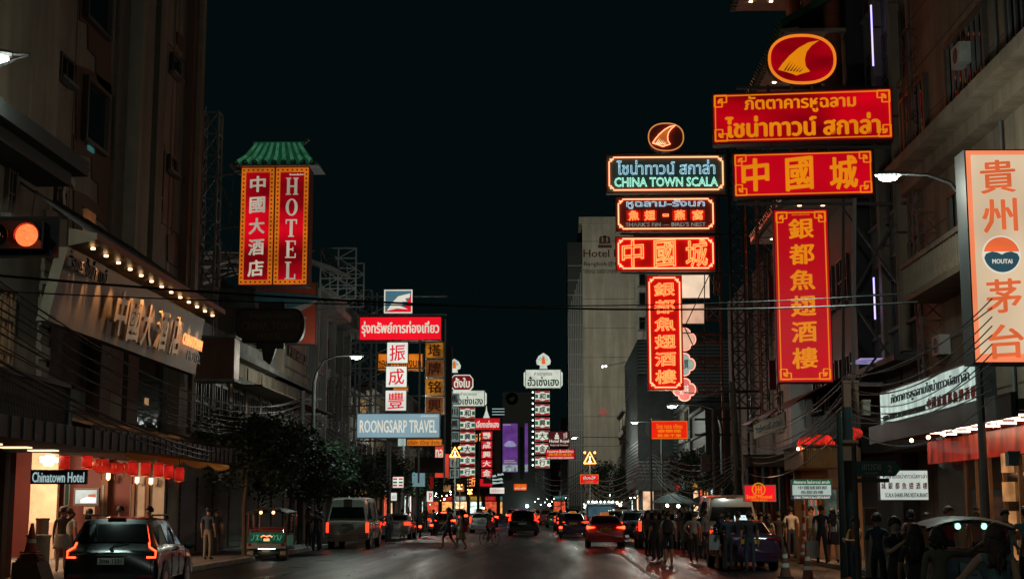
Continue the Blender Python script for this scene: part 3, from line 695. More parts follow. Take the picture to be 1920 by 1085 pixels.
# ---------------------------------------------------------------- RIGHT: big near building
X = 12.0
rb = thing('corner_building', 'large dark beige building with barred windows behind the white restaurant sign', 'building', (16, 30, 0))
m = MB(); m.box(X, 26, 6, 47, 4.1, 27); part('wall', m, wall_tan, rb)
m = MB(); zz = atX(1730, 310, X).z
m.box(X - 1.1, X, 6, 47.2, zz - .35, zz); m.box(X - .5, X, 6, 47.1, zz - .8, zz - .35); part('cornice', m, wall_tan, rb)
m = MB(); zz2 = atX(1640, 300, X).z + 7.0; m.box(X - 1.6, X, 6, 47.2, 21.4, 21.9); part('upper_slab', m, wall_tan, rb)
def barred(px0, px1, pt, pb):
    r = rX(X, px1, px0, pt, pb); y0, y1, z0, z1 = r
    w = window(rb, 1, X, y0, y1, z0, z1, frm, gl, 0, 0, fw=.12, dep=.15, sill=False)
    n = max(4, int((y1 - y0) / .5))
    for i in range(n):
        y = y0 + (y1 - y0) * (i + .5) / n; m = MB(); fbox(m, 1, X - .05, .06, y - .07, y + .07, z0, z1); part('bar', m, M('bar grey', (.14, .15, .15), .6), w)
barred(1772, 1858, -5, 150); barred(1884, 1960, -120, 70); barred(1690, 1745, 130, 290)
barred(1780, 1830, 330, 420)
# balcony on the right building
bz = atX(1735, 520, X - 1).z
m = MB(); m.box(X - 1.2, X, 37.0, 44.5, bz - .5, bz - .3); m.box(X - 1.25, X - 1.05, 37, 44.5, bz + .55, bz + .7); m.box(X - 1.2, X, 36.9, 37.1, bz + .55, bz + .7); part('balcony_slab', m, wall_tan, rb)
bmz2 = MB().lathe([(.06, 0), (.09, .15), (.05, .3), (.08, .6), (.05, .85)], (0, 0, 0), 6).mesh('baluster', wall_tan, True); o0 = rb['_o']
for i in range(24):
    o = link('baluster', bmz2, rb); o.location = (X - 1.15 - o0[0], 37.2 + i * .31 - o0[1], bz - .3)
# ground floor: dark green tiles, glass doors, canopy
m = MB(); m.box(X + .3, 26, 6, 36.5, .14, 4.1); m.box(X + .3, 26, 43, 47, .14, 4.1); m.box(X + 2.2, 26, 36.5, 43, .14, 4.1); part('ground_wall', m, M('dark teal tile', (.025, .06, .06), .35, 0, .3, 3), rb)
bk = MB().box(-.012, .012, -.13, .13, -.045, .045).mesh('tile', M('teal wall tile', (.03, .075, .072), .3, 0, .4, 3))
for r in range(26):
    for c in range(11):
        o = link('tile', bk, rb); o.location = (X + .29 - o0[0], 43.2 + c * .28 + (r % 2) * .14 - o0[1], .7 + r * .11)
doorlit = E('restaurant glow', (1, .55, .28), .55, .6, 1.0)
m = MB(); m.box(X + 2.1, X + 2.19, 36.6, 42.9, .3, 3.9); part('lit_interior', m, doorlit, rb)
brassf = M('door frame', (.45, .30, .18), .35, .6)
for i, y in enumerate((36.6, 37.9, 39.2, 40.5, 41.7, 42.8)): m = MB(); m.box(X, X + .12, y, y + .1, .14, 4.0); part('door_frame', m, brassf, rb)
for i, y in enumerate((36.7, 38.0, 39.3, 40.6, 41.8)): m = MB(); m.box(X + .04, X + .07, y, y + 1.0, .3, 3.9); g = part('glass_door', m, M('door glass', (.02, .03, .03), .04), rb)
for i in range(4): m = MB(); m.box(X - .2, X - .05, 38.1, 38.7, .5 + i * .75, 1.0 + i * .75); part('display_board', m, E('display board', (.9, .42, .15), .5, .5, 2, sample=False), rb)
# canopy with red ceiling and light strips
cp = thing('restaurant_canopy', 'canopy with red glossy ceiling and thin light strips under the white sign', 'canopy', (11, 40, 4.1))
m = MB(); m.box(10.3, 12, 32.5, 47, 4.0, 4.25); m.box(10.2, 10.35, 32.5, 47.2, 3.85, 4.4); part('slab', m, M('canopy slab', (.03, .03, .03), .5), cp)
redc = E('red backlit valance', (.75, .04, .015), .32, .95, 1.6, (1, 1.4, .5))
m = MB(); m.box(11.9, 12.0, 36.4, 46.6, 3.2, 3.9); part('red_valance', m, redc, cp)
m = MB(); m.box(10.5, 12, 33, 42, 3.94, 3.99); part('red_ceiling', m, M('red gloss ceiling', (.40, .03, .015), .2, 0, .2, 2), cp)
strip_l = E('led strip', (1, .72, .55), 7)
for i in range(14):
    y = 33.2 + i * .68; m = MB(); m.box(10.6 + (i % 2) * .55, 11.05 + (i % 2) * .55, y, y + .07, 3.91, 3.938); part('light_strip', m, strip_l, cp)
for y in (33.6, 36.2, 40.8, 42.5, 44.5):
    m = MB(); m.ball((10.9, y, 3.86), .06, n=8, m=4); part('ceiling_bulb', m, E('bulb warm', (1, .55, .25), 20), cp)
ld = bpy.data.lights.new('canopy_light', 'AREA'); ld.energy = 28; ld.color = (1, .36, .16); ld.shape = 'RECTANGLE'; ld.size = 1.2; ld.size_y = 9
lo = link('canopy_light', ld, cp); lo.location = (0.2, -2.5, -.22)

for (y, z) in ((17, 9.2), (24.5, 9.2), (38.5, 6.3), (43.5, 6.4), (33, 14.2), (40, 14.4)): ac_unit(rb, 1, 12.0, y, z)
for y in (46.6, 37.6, 28.4): part('downpipe', MB().tube([(11.9, y, 4.3), (11.9, y, 26)], .055, 6), M('pipe grey', (.14, .14, .13), .6), rb, True)
for k in range(12): part('facade_joint', MB().box(11.985, 12, 6, 46.9, 5.0 + k * 1.85, 5.04 + k * 1.85), wall_brown, rb)
# second right building: columns, purple lamps, windows
X = 12.4
r2 = thing('purple_lit_building', 'grey building with purple lamps between its windows behind the right sign frames', 'building', (16, 55, 0))
m = MB(); m.box(X, 28, 47.2, 55.8, 3.9, 31); m.box(X + 1.5, 28, 47.2, 55.8, .14, 3.9); part('wall', m, wall_grey, r2)
for (px0, px1, pt, pb) in ((1694, 1630, -60, 130),): pass
for zz in (8.2, 12.4, 16.6, 20.8):
    for i in range(3):
        window(r2, 1, X, 48.0 + i * 2.7, 49.7 + i * 2.7, zz, zz + 2.7, frm, gl, 2, 2, lit=LITW[0] if (zz, i) == (20.8, 1) else None)
        m = MB(); fbox(m, 1, X, .35, 47.25 + i * 2.7, 47.7 + i * 2.7, zz - 1.0, zz + 3.1); part('pier', m, wall_beige, r2)
pur = E('purple tube', (.46, .38, 1), 2.2)
for (px, pt, pb) in ((1633, 10, 130), (1638, 520, 600)):
    p = atX(px, pt, X - .6); p2 = atX(px, pb, X - .6); m = MB(); m.box(p.x - .025, p.x + .025, p.y - .025, p.y + .025, p2.z, p.z); part('purple_tube', m, pur, r2)
m = MB(); p = atX(1600, 680, X - 1.2); m.box(p.x - .1, p.x + .7, p.y - 1.8, p.y, p.z - .05, p.z); part('lilac_lit_awning', m, E('lilac awning glow', (.42, .36, .70), .6, .6, 2), r2)  # a lit awning; the light on it is put in as glow
m = MB(); m.box(X - 1.3, X, 47.2, 55.8, 6.6, 6.8); part('slab', m, wall_dark, r2)
# pagoda eaves building
X = 11.8
pg = thing('pagoda_eave_building', 'tall building with tiled Chinese eaves and small downlights above the big red signs', 'building', (16, 62, 0))
m = MB(); m.box(X, 30, 56.0, 66.4, 3.9, 36); part('wall', m, wall_dark, pg)
m = MB(); m.box(X + 1.5, 30, 56.0, 66.4, .14, 3.9); part('ground_wall', m, wall_dark, pg)
colr = M('vermilion column', (.34, .10, .05), .5)
for y in (56.6, 61.0, 65.6): m = MB(); m.lathe([(.34, 14.6), (.34, 36)], (X - .45, y, 0), 12); part('column', m, colr, pg, True)
soff = M('eave soffit', (.50, .40, .30), .7, 0, .2, 2)
dl = E('downlight', (1, .70, .42), 9)
ribm = {}
for zz, ext_ in ((25.6, 3.0), (20.9, 2.4), (14.2, 2.3)):
    m = MB(); m.box(X - ext_, X, 56.1, 66.9, zz - .15, zz); e = part('eave_soffit', m, soff, pg)
    x0 = X - ext_ - .2
    m = MB(); m.add([(x0, 55.9, zz), (x0, 67.2, zz), (X, 67.2, zz + 1.5), (X, 55.9, zz + 1.5), (x0, 55.9, zz + .2), (x0, 67.2, zz + .2), (X, 67.2, zz + 1.7), (X, 55.9, zz + 1.7)], [(0, 1, 2, 3), (4, 7, 6, 5), (0, 4, 5, 1), (0, 3, 7, 4)]); part('tiled_roof', m, tile_g, pg)
    for i in range(25): bar('roof_rib', (x0 - .06, 56.1 + i * .45, zz + .22), (X - .1, 56.1 + i * .45, zz + 1.74), .14, tile_g, pg)
    for i in range(25): bar('rafter_end', (x0 - .02, 56.1 + i * .45, zz - .1), (x0 + .7, 56.1 + i * .45, zz - .02), .12, soff, pg)
    for i in range(4):
        for j in range(2): m = MB(); y = 58.0 + i * 2.5; x = X - ext_ + .5 + j * .95; m.box(x, x + .14, y, y + .14, zz - .18, zz - .152); part('downlight', m, dl, pg)
for zz in (6, 10, 16.6, 22.8, 28):
    for i in range(3): window(pg, 1, X, 57.2 + i * 3.1, 59.4 + i * 3.1, zz, zz + 1.9, frm, gl, 2, 1)
# pink lit plaster building behind the lattice masts
X = 11.0
pk = thing('pink_lit_building', 'tall pink-lit plaster building behind the lattice masts', 'building', (15, 96, 0))
m = MB(); m.box(12.6, 26, 75, 104, .14, 16.5); part('wall', m, M('plaster with pink light', (.52, .27, .22), .8, 0, .25, .8, streak=.5), pk)  # pink light on the wall put into the plaster colour
for y in (75.1, 83, 91, 98): m = MB(); m.box(12.45, 12.6, y, y + .8, 4, 16.5); part('pilaster', m, wall_tan, pk)
for zz in (6, 10, 13): window(pk, 1, 12.6, 79.6, 81.4, zz, zz + 2.2, frm, gl, 1, 1)
m = MB(); m.box(12.2, 27, 66.6, 74.8, .14, 17.5); solo('narrow_block', m, wall_dark, 'dark narrow block between the pagoda eaves and the pink-lit building', 'building', (18, 70, 0))
rights = [(104.2, 114, 9.0, wall_dark, 'low dark shophouse with sloping roof behind the second neon sign column'), (114.2, 126, 10, wall_grey, 'grey shophouse beside the dark slatted block'),
          (152, 166, 12, wall_dark, 'dark shophouse before the hotel tower'), (166.2, 182, 13, wall_tan, 'tan shophouse at the foot of the hotel tower'), (212, 232, 14, wall_grey, 'grey shophouse past the hotel tower on the right'), (232.2, 262, 16, wall_dark, 'far dark shophouse on the right of the bend')]
for i, (a, b_, h, w_, l) in enumerate(rights): shophouse(1, a, b_, h, w_, l, 60 + i, face=11.0)
# slatted grey block
X = 7.4
sl = thing('slatted_block', 'dark grey block wrapped in horizontal metal slats below the pale tower', 'building', (12, 135, 0))
a = atX(1160, 700, X)
ys0 = 127.0; ys1 = 150.0
H = 16.5
m = MB(); m.box(X, 24, ys0, ys1, 3.6, H); m.box(X + 1.2, 24, ys0, ys1, .14, 3.6); part('wall', m, wall_dark, sl)
slm = M('slat metal', (.22, .26, .27), .45, .5, .3, 3)
z = 4.2
sm = MB().box(-.06, 0, 0, ys1 - ys0, 0, .12).mesh('slat', slm); sm2 = MB().box(0, 9.0, -.06, 0, 0, .12).mesh('slat', slm); o0 = sl['_o']
while z < H:
    if not 7.5 < z < 12.5:
        o = link('slat', sm, sl); o.location = (X - .02 - o0[0], ys0 - o0[1], z)
    o = link('slat', sm2, sl); o.location = (X - o0[0] + (3.0 if 6 < z < 13.5 else 0), ys0 - .02 - o0[1], z); z += .3
m = MB(); m.box(X - .1, X + 3, ys0 - .15, ys0 - .02, 6, 13.3); part('dark_banner', m, M('banner grey', (.05, .06, .065), .5, 0, .5, 1), sl)
m = MB(); m.box(X + .3, X + 2.6, ys0 - .2, ys0 - .15, 6.6, 12.8); 
m = MB(); m.lathe([(.95, 0), (.95, .05)], (X + 1.5, ys0 - .22, 8.6), 20, 'y'); part('round_emblem', m, M('emblem grey', (.12, .13, .13), .5), sl)
m = MB(); m.box(X - .2, X + 6, ys0 - .3, ys0 - .05, 3.3, 4.2); part('shop_fascia', m, M('fascia slate', (.10, .13, .14), .5), sl)
m = MB(); m.box(X + .3, X + 7, ys0 + .1, ys0 + .2, .3, 3.2); part('lit_shopfront', m, E('shopfront warm', (1, .60, .36), 1.1, .6, 1.0), sl)
# aerials on the slatted block roof
for i in range(5):
    m = MB(); x = X + .6 + i * .8; m.beam((x, ys0 + 2, H), (x + .3, ys0 + 2, H + 2.4), .05); m.beam((x - .5, ys0 + 2, H + 1.8), (x + 1.0, ys0 + 2, H + 2.1), .04); part('aerial', m, steel, sl)
# hotel tower
ht = thing('hotel_tower', 'pale streaked hotel tower with a glass side and painted name high up', 'building', (10, 205, 0))
a = atY(1108, 420, 200); Hh = a.z
xl = atY(1093, 600, 200).x; xr = atY(1190, 600, 200).x; xr2 = atY(1222, 600, 200).x
m = MB(); m.box(xl, xr, 200, 222, .14, Hh); m.box(xl - .5, xr + .3, 199.8, 223, Hh, Hh + 1.0); part('wall', m, M('tower plaster', (.58, .56, .48), .85, 0, .22, .25, .3, 3, streak=.28), ht)
m = MB(); m.box(xr, xr2 + 3, 200.6, 215, .14, atY(1200, 500, 200).z); part('side_wing', m, wall_white, ht)
for zy in (524, 560, 606, 650, 700): 
    p = atY(1198, zy, 200.6); m = MB(); m.box(p.x, p.x + .95, 200.5, 200.6, p.z - .9, p.z + .9); w = part('window', m, frm, ht); m = MB(); m.box(p.x + .1, p.x + .85, 200.47, 200.5, p.z - .8, p.z + .8); part('pane', m, gl, w)
    m = MB(); m.box(p.x - .2, p.x + 1.2, 200.3, 200.6, p.z - 1.15, p.z - .95); part('sill', m, stonec, w)
m = MB(); m.box(xl - 2.1, xl, 201, 222, .14, atY(1066, 478, 200).z + 2); part('glass_side', m, glass('tower glass', (.02, .03, .032), .45), ht)
for i in range(9):
    m = MB(); x = xl - 2.1 + i * .25; m.box(x, x + .1, 200.9, 201, 2, Hh - 6 - (8 - i) * .8); part('glass_fin', m, M('fin metal', (.30, .34, .35), .6, .3), ht)
for i in range(16): m = MB(); m.box(xl - 2.1, xl, 200.85, 200.95, 4 + i * 2.1, 4.1 + i * 2.1); part('glass_transom', m, M('fin metal', (.30, .34, .35), .6, .3), ht)
for i in range(9): part('joint', MB().box(xl, xr, 199.96, 200, 6 + i * 4.1, 6.08 + i * 4.1), wall_grey, ht)
dr = M('maroon paint', (.13, .05, .045), .8); dk = M('dark paint', (.05, .045, .04), .8)
def wall_text(s, px, py, w, h, mat, bold=0, Y=200, par=ht, nm='painted_lettering'):
    p = atY(px, py, Y - .02); return text(s, p.x - par.location.x, p.z - par.location.z, w * sc(Y), h * sc(Y), mat, par, y=Y - .02 - par.location.y, bold=bold, ext=.01, name=nm)
wall_text('Hotel Royal', 1146, 477, 106, 20, dr, .02)
wall_text('Bangkok@Chinatown', 1152, 495, 116, 11, dk, .01)
wall_text('โรงแรม รอยัล บางกอก แอท ไชน่าทาวน์', 1152, 508, 118, 9, dk, .01)
m = MB(); p = atY(1134, 455, 199.97)
for (dx, w_, h0, h1) in ((0, 26, 0, 6), (0, 22, 8, 11), (-8, 5, 11, 20), (0, 6, 11, 24), (8, 5, 11, 20), (0, 18, 20, 22)): m.box(p.x + (dx - w_ / 2) * sc(200), p.x + (dx + w_ / 2) * sc(200), 199.95, 199.99, p.z + (h0 - 10) * sc(200), p.z + (h1 - 10) * sc(200))
part('painted_building_emblem', m, dr, ht)
m = MB()
pp = atY(1150, 870, 199.9); m.box(xl, xr, 199.75, 200, atY(1150, 895, 200).z, atY(1150, 872, 200).z); part('lower_band', m, wall_white, ht)
m = MB(); pp = atY(1131, 772, 199.8); m.box(pp.x - .5, pp.x + .45, 199.6, 199.9, pp.z - .35, pp.z + .35); part('small_red_sign', m, E('tiny red sign', (.45, .03, .03), .3), ht)
# dark tower behind the centre with an emblem, and the end of the street
ft = thing('office_block', 'dark office block with a faint round bird emblem beside the purple screen', 'building', (-14, 262, 0))
a = atY(942, 735, 262); b4 = atY(1000, 735, 262)
m = MB(); m.box(a.x, b4.x + 3, 262, 280, .14, a.z); part('wall', m, M('office dark', (.08, .09, .09), .6, 0, .2, .5), ft)
p = atY(960, 747, 261.9); m = MB(); m.lathe([(1.3, 0), (1.3, .08), (1.12, .09), (1.12, 0)], (p.x, 261.85, p.z), 24, 'y'); part('ring_emblem', m, M('emblem green', (.02, .05, .045), .5), ft)
m = MB(); m.prism([(p.x - .7, p.z), (p.x, p.z - .6), (p.x + .8, p.z + .3), (p.x + .2, p.z + .1), (p.x + .4, p.z + .7), (p.x - .1, p.z + .2)], 261.8, 261.9, 'xz'); part('bird_emblem', m, M('emblem green', (.02, .05, .045), .5), ft)
eb = [(640, 14, -60, -38, 330), (700, 11, -38, -24, 345), (705, 17, -24, -8, 340), (1, 12, -8, 6, 330), (1, 15, 6, 26, 320)]
for i, (_, h, x0, x1, Y) in enumerate(eb):
    o = thing('street_end_building', ['leftmost', 'second', 'tallest middle', 'fourth', 'rightmost'][i] + ' dim block closing the far end of the street', 'building', ((x0 + x1) / 2, Y, 0))
    m = MB(); m.box(x0, x1, Y, Y + 12, .14, h); part('wall', m, [wall_grey, wall_dark, wall_tan, wall_dark, wall_grey][i], o)
    random.seed(70 + i)
    for k in range(int((x1 - x0) / 3.5)):
        x = x0 + .8 + k * 3.5; m = MB(); m.box(x, x + 2.6, Y - .06, Y, .4, 3.1); part('lit_shop', m, shop_lit[k % 4], o)
        m = MB(); m.box(x, x + 2.4, Y - .3, Y - .08, 3.4, 4.3); part('shop_sign', m, signc[(k + i) % 4], o)
        for zz in (5.5, 8.5):
            m = MB(); m.box(x + .3, x + 2, Y - .05, Y, zz, zz + 1.5); part('window', m, LITW[(k + i) % 2] if random.random() < .3 else gl, o)
# ================================================================ SIGNS
red = E('red sign face', '#bc0014', 1.0, .75, .42, (.6, 1, 1.5))
red2 = E('bright red sign face', '#ee1124', 1.0, .12, .5)
dred = E('dark red sign face', '#8a0e10', .55, .5, .5, base=(.40, .03, .02))
yel = E('amber lettering', '#e0820c', 1.0, .1, .5, sample=False)
org = E('orange lettering', '#f08020', 1.0, .1, .5, sample=False)
wht = E('white lettering', '#e9e2cf', .85, .1, .5, sample=False)
greyl = E('dim white lettering', '#b8b09c', .9, .35, .6, sample=False)
redl = E('red lettering', '#d8142a', 1.0, 0, sample=False)
dgl = E('dark green lettering', '#12402f', .6, 0, sample=False)
wface = E('white lightbox', '#dfe3d8', 1.0, .22, .9)
wface2 = E('greenish lightbox', '#a9bfb6', 1.0, .45, 1.1, (2.2, 1, .4))
bface = E('blue grey lightbox', '#7d9aa6', 1.0, .12, .4)
oface = E('orange lightbox', '#e07a1c', .9, .35, .8)
goldf = E('gold sign face', '#b06a12', .8, .6, 1.2)
case_r = M('sign case red', (.14, .03, .025), .5, .2, .3, 3)
case_d = M('sign case dark', (.05, .05, .05), .5, .4, .3, 3)
case_o = M('sign case orange', (.30, .12, .05), .5, .2, .3, 3)
inkd = M('dark ink', (.03, .035, .04), .6)
inkr = M('red ink', (.32, .02, .02), .6)

def sign(name, label, x0, x1, yt, yb, Y, face, case=None, yaw=0.0, dep=.35, cat='sign', group=None, facename='face', rnd=0):
    c = atY((x0 + x1) / 2, yb, Y); top = atY((x0 + x1) / 2, yt, Y)
    o = thing(name, label, cat, c, 0, group); o.rotation_euler = (0, 0, yaw); del o['_o']
    w = (atY(x1, (yt + yb) / 2, Y) - atY(x0, (yt + yb) / 2, Y)).x / math.cos(yaw); h = top.z - c.z
    part('case', MB().box(-w / 2, w / 2, 0, dep, 0, h), case or case_d, o, world=False)
    e = min(.05, w * .02)
    part(facename, MB().box(-w / 2 + e, w / 2 - e, -.02, -.002, e, h - e), face, o, world=False)
    o['w'] = w; o['h'] = h; o['px'] = w / (x1 - x0)
    return o
def ring(w, h, cx, cz, t, y0, y1):
    m = MB(); q = []
    for (a, b) in ((w / 2, h / 2), (w / 2 - t, h / 2 - t)):
        for sx, sz in ((-1, -1), (1, -1), (1, 1), (-1, 1)):
            for y in (y0, y1): q.append((cx + sx * a, y, cz + sz * b))
    f = []
    for k in range(4):
        a = 2 * k; b = 2 * ((k + 1) % 4); f += [(a, b, b + 8, a + 8), (a + 1, a + 9, b + 9, b + 1), (a, a + 1, b + 1, b), (a + 8, b + 8, b + 9, a + 9)]
    return m.add(q, f)
def border(o, inset, t, mat, y=-.05, name='border', w=None, h=None, cx=0, cz=None):
    w = w or o['w']; h = h or o['h']; cz = o['h'] / 2 if cz is None else cz
    return part(name, ring(w - 2 * inset, h - 2 * inset, cx, cz, t, y, -.021), mat, o, world=False)
def frets(o, inset, s, t, mat, y=-.05):
    w = o['w'] / 2 - inset; h = o['h']
    path = [(0, 0), (1, 0), (1, .62), (.42, .62), (.42, .32), (.70, .32)]; path2 = [(0, 0), (0, 1), (.62, 1), (.62, .42), (.32, .42), (.32, .70)]
    for sx in (-1, 1):
        for top in (0, 1):
            m = MB(); cz = h - inset if top else inset; sz = -1 if top else 1
            for pth in (path, path2):
                for (a, b) in zip(pth, pth[1:]):
                    m.beam((sx * (w - a[0] * s), (y - .021) / 2, cz + sz * a[1] * s), (sx * (w - b[0] * s), (y - .021) / 2, cz + sz * b[1] * s), t, abs(y) - .02)
            part('corner_fret', m, mat, o, world=False)
def lab(o, s, fx, fz, fw, fh, mat, **k):
    """lettering placed by fractions of the sign: centre fx, fz (0..1 from left / from top), size fw, fh"""
    w = o['w']; h = o['h']
    return text(s, (fx - .5) * w, (1 - fz) * h, fw * w, fh * h, mat, o, y=k.pop('y', -.035), **k)
def legs(o, L=1.2, n=2, mat=None, dz=None):
    pass
def mast(name, label, x, y, z0, z1, w, d, nseg, mat, bw=.07, group=None, cat='steel mast'):
    o = thing(name, label, cat, (x, y, z0), 0, group)
    cs = [(x - w / 2, y - d / 2), (x + w / 2, y - d / 2), (x + w / 2, y + d / 2), (x - w / 2, y + d / 2)]
    for c in cs: bar('chord', (*c, z0), (*c, z1), bw, mat, o)
    for i in range(nseg):
        za = z0 + (z1 - z0) * i / nseg; zb = z0 + (z1 - z0) * (i + 1) / nseg
        for k in range(4):
            a = cs[k]; b = cs[(k + 1) % 4]
            if k == 2: continue
            bar('crossbar', (*a, zb), (*b, zb), bw * .7, mat, o)
            if k in (0,): bar('brace', (*a, za), (*b, zb), bw * .6, mat, o); bar('brace', (*b, za), (*a, zb), bw * .6, mat, o)
            else: bar('brace', (*(a if i % 2 else b), za), (*(b if i % 2 else a), zb), bw * .6, mat, o)
    return o
def outrig(o, pts, w, mat, name='outrigger'):
    for p, q in pts: bar(name, p, q, w, mat, o)

# ---- HOTEL double sign with tiled roof
Y = 55
hs = sign('hotel_sign', 'tall red double hotel sign under a green tiled roof', 447, 576, 314, 535, Y, M('sign backing', (.2, .02, .02), .5), case_r, dep=.9)
w, h = hs['w'], hs['h']; pw = w / 2 - .03
orn = E('orange ornament', '#d9701a', .75, .3, 1.0, sample=False); ornd = M('ornament dark', (.10, .02, .01), .6)
redh = E('crimson sign face', '#bb0418', .95, .7, .55, (.4, 1, 1.4))
for k, (sx, chars) in enumerate(((-1, '中國大酒店'), (1, 'HOTEL'))):
    cx = sx * (pw / 2 + .015)
    fp = part('panel', MB().box(cx - pw / 2, cx + pw / 2, -.05, -.021, .03, h - .03), redh, hs, world=False)
    b = part('ornament_border', ring(pw - .04, h - .08, cx, h / 2, .17, -.085, -.051), orn, hs, world=False)
    sq = MB().box(-.03, .03, -.006, 0, -.03, .03).mesh('ornament_dot', ornd)
    nv = 27
    for i in range(nv):
        for q in (-1, 1):
            d = link('ornament_dot', sq, b); d.location = (cx + q * (pw / 2 - .105), -.0855, .13 + (h - .26) * i / (nv - 1))
    for i in range(1, 6):
        for zz in (.125, h - .125):
            d = link('ornament_dot', sq, b); d.location = (cx + (i / 6 - .5) * (pw - .2), -.0855, zz)
    if k == 0:
        for i, ch in enumerate(chars):
            text(ch, cx, h * (1 - (.145 + .178 * i)), .62, .66, greyl, hs, y=-.06, bold=.03, name='character')
    else:
        for i, ch in enumerate(chars):
            cz = h * (1 - (.165 + .178 * i)); s = .30; m = MB(); t = .11; y0, y1 = -.075, -.051
            def hb(x0, x1, z0, z1): m.box(cx + x0, cx + x1, y0, y1, cz + z0, cz + z1)
            if ch == 'H':
                hb(-.20, -.20 + t, -s, s); hb(.20 - t, .20, -s, s); hb(-.20 + t, .20 - t, -.03, .03)
                for q in (-.145, .145): hb(q - .10, q + .10, s, s + .04); hb(q - .10, q + .10, -s - .04, -s)
            elif ch == 'O':
                n = 28; o_ = [(.235 * math.cos(a), (s + .04) * math.sin(a)) for a in [6.2832 * i / n for i in range(n)]]; i_ = [(.12 * math.cos(a), (s - .01) * math.sin(a)) for a in [6.2832 * i / n for i in range(n)]]
                vs = [(cx + p[0], yy, cz + p[1]) for yy in (y0, y1) for p in o_ + i_]
                m.add(vs, [(j, (j + 1) % n, n + (j + 1) % n, n + j) for j in range(n)] + [(j, 2 * n + j, 2 * n + (j + 1) % n, (j + 1) % n) for j in range(n)] + [(n + j, n + (j + 1) % n, 3 * n + (j + 1) % n, 3 * n + j) for j in range(n)])
            elif ch == 'T':
                hb(-.055, .055, -s, s); hb(-.22, .22, s, s + .05); hb(-.22, -.18, s - .13, s); hb(.18, .22, s - .13, s); hb(-.11, .11, -s - .04, -s)
            elif ch == 'E':
                hb(-.16, -.05, -s, s); hb(-.21, .19, s, s + .04); hb(-.21, .20, -s - .04, -s); hb(.15, .19, s - .13, s); hb(.16, .20, -s, -s + .14); hb(-.05, .07, -.025, .025); hb(.07, .10, -.08, .08)
            else:
                hb(-.15, -.04, -s, s); hb(-.21, .03, s, s + .04); hb(-.21, .20, -s - .04, -s); hb(.16, .20, -s, -s + .16)
            part('character', m, greyl, hs, world=False)
    border(hs, .0, .03, M('sign trim gold', (.5, .2, .06), .4, .4), -.06, 'trim', w=pw + .01, h=h, cx=cx)
text('โรงแรมไชน่าทาวน์', pw / 2 + .25, h - .30, .7, .07, wht, hs, y=-.06)
# roof: tiles given their own glow so that they look lit
z0 = h + .05; ex = .36; m = MB()
zr = atY(510, 266, Y).z - hs.location.z; tw_ = .95; tg = E('glowing dark green tile', '#0f3a26', .8, .3, 3, sample=False)
A = [(-w / 2 - ex, -ex, z0), (w / 2 + ex, -ex, z0), (w / 2 + ex, .9 + ex, z0), (-w / 2 - ex, .9 + ex, z0)]; Mi = [(-w / 2 + .02, .1, z0 + (zr - z0) * .42), (w / 2 - .02, .1, z0 + (zr - z0) * .42), (w / 2 - .02, .8, z0 + (zr - z0) * .42), (-w / 2 + .02, .8, z0 + (zr - z0) * .42)]
T_ = [(-tw_, .35, zr), (tw_, .35, zr), (tw_, .55, zr), (-tw_, .55, zr)]
m.add(A + Mi + T_, [(3, 2, 1, 0), (8, 9, 10, 11)] + [(r * 4 + k, r * 4 + (k + 1) % 4, (r + 1) * 4 + (k + 1) % 4, (r + 1) * 4 + k) for r in (0, 1) for k in range(4)])
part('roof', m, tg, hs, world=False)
tg2 = E('glowing green tile', '#36694a', .7, .45, 4, sample=False)
for i in range(9):
    f = (i + .5) / 9; xa = -w / 2 - ex + (w + 2 * ex) * f; xb = (-w / 2 + .02) + (w - .04) * f; xc = -tw_ + 2 * tw_ * f
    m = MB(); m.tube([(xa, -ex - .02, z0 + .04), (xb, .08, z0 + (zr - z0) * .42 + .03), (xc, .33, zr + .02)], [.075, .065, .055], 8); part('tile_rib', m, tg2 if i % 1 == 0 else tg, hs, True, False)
    m = MB(); m.lathe([(.115, -ex - .06), (.115, -ex + .03)], (xa, 0, z0 + .05), 14, 'y'); part('round_tile_end', m, M('teal tile end', (.03, .12, .11), .35, coat=.3), hs, True, False)
m = MB(); m.box(-w / 2 - ex - .05, w / 2 + ex + .05, -ex - .02, .9 + ex, z0 - .06, z0); part('eave_board', m, steel, hs, world=False)
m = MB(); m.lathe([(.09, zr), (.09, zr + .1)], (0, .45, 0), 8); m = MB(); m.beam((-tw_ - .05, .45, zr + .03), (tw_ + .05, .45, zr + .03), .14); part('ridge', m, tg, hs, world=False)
m = MB(); m.beam((tw_ + .05, .45, zr + .02), (tw_ + .28, .4, zr + .2), .09); part('ridge_horn', m, steel, hs, world=False)
# hotel sign mast and frames
ms = mast('lattice_mast', 'grey lattice mast between the hotel tower and the red hotel sign', atY(390, 400, 56).x, 56.3, 6.0, atY(390, 210, 56).z, .62, .62, 13, steel, .09)
x1 = atY(447, 400, 55).x; zl = [atY(400, p, 55.5).z for p in (325, 425, 520)]
for z in zl: bar('outrigger', (ms.location.x + .3, 56.0, z), (x1, 55.4, z), .06, steel, ms)
for a, b in zip(zl, zl[1:]): bar('brace', (ms.location.x + .35, 56, a), (x1 - .1, 55.4, b), .05, steel, ms); bar('brace', (ms.location.x + .9, 55.8, b), (x1 - .3, 55.4, a), .05, steel, ms)
for p in (213, 252, 300, 350, 410): z = atY(360, p, 55).z; bar('wall_tie', (-13.5, 54.0, z), (ms.location.x - .3, 56, z), .05, steel, ms)
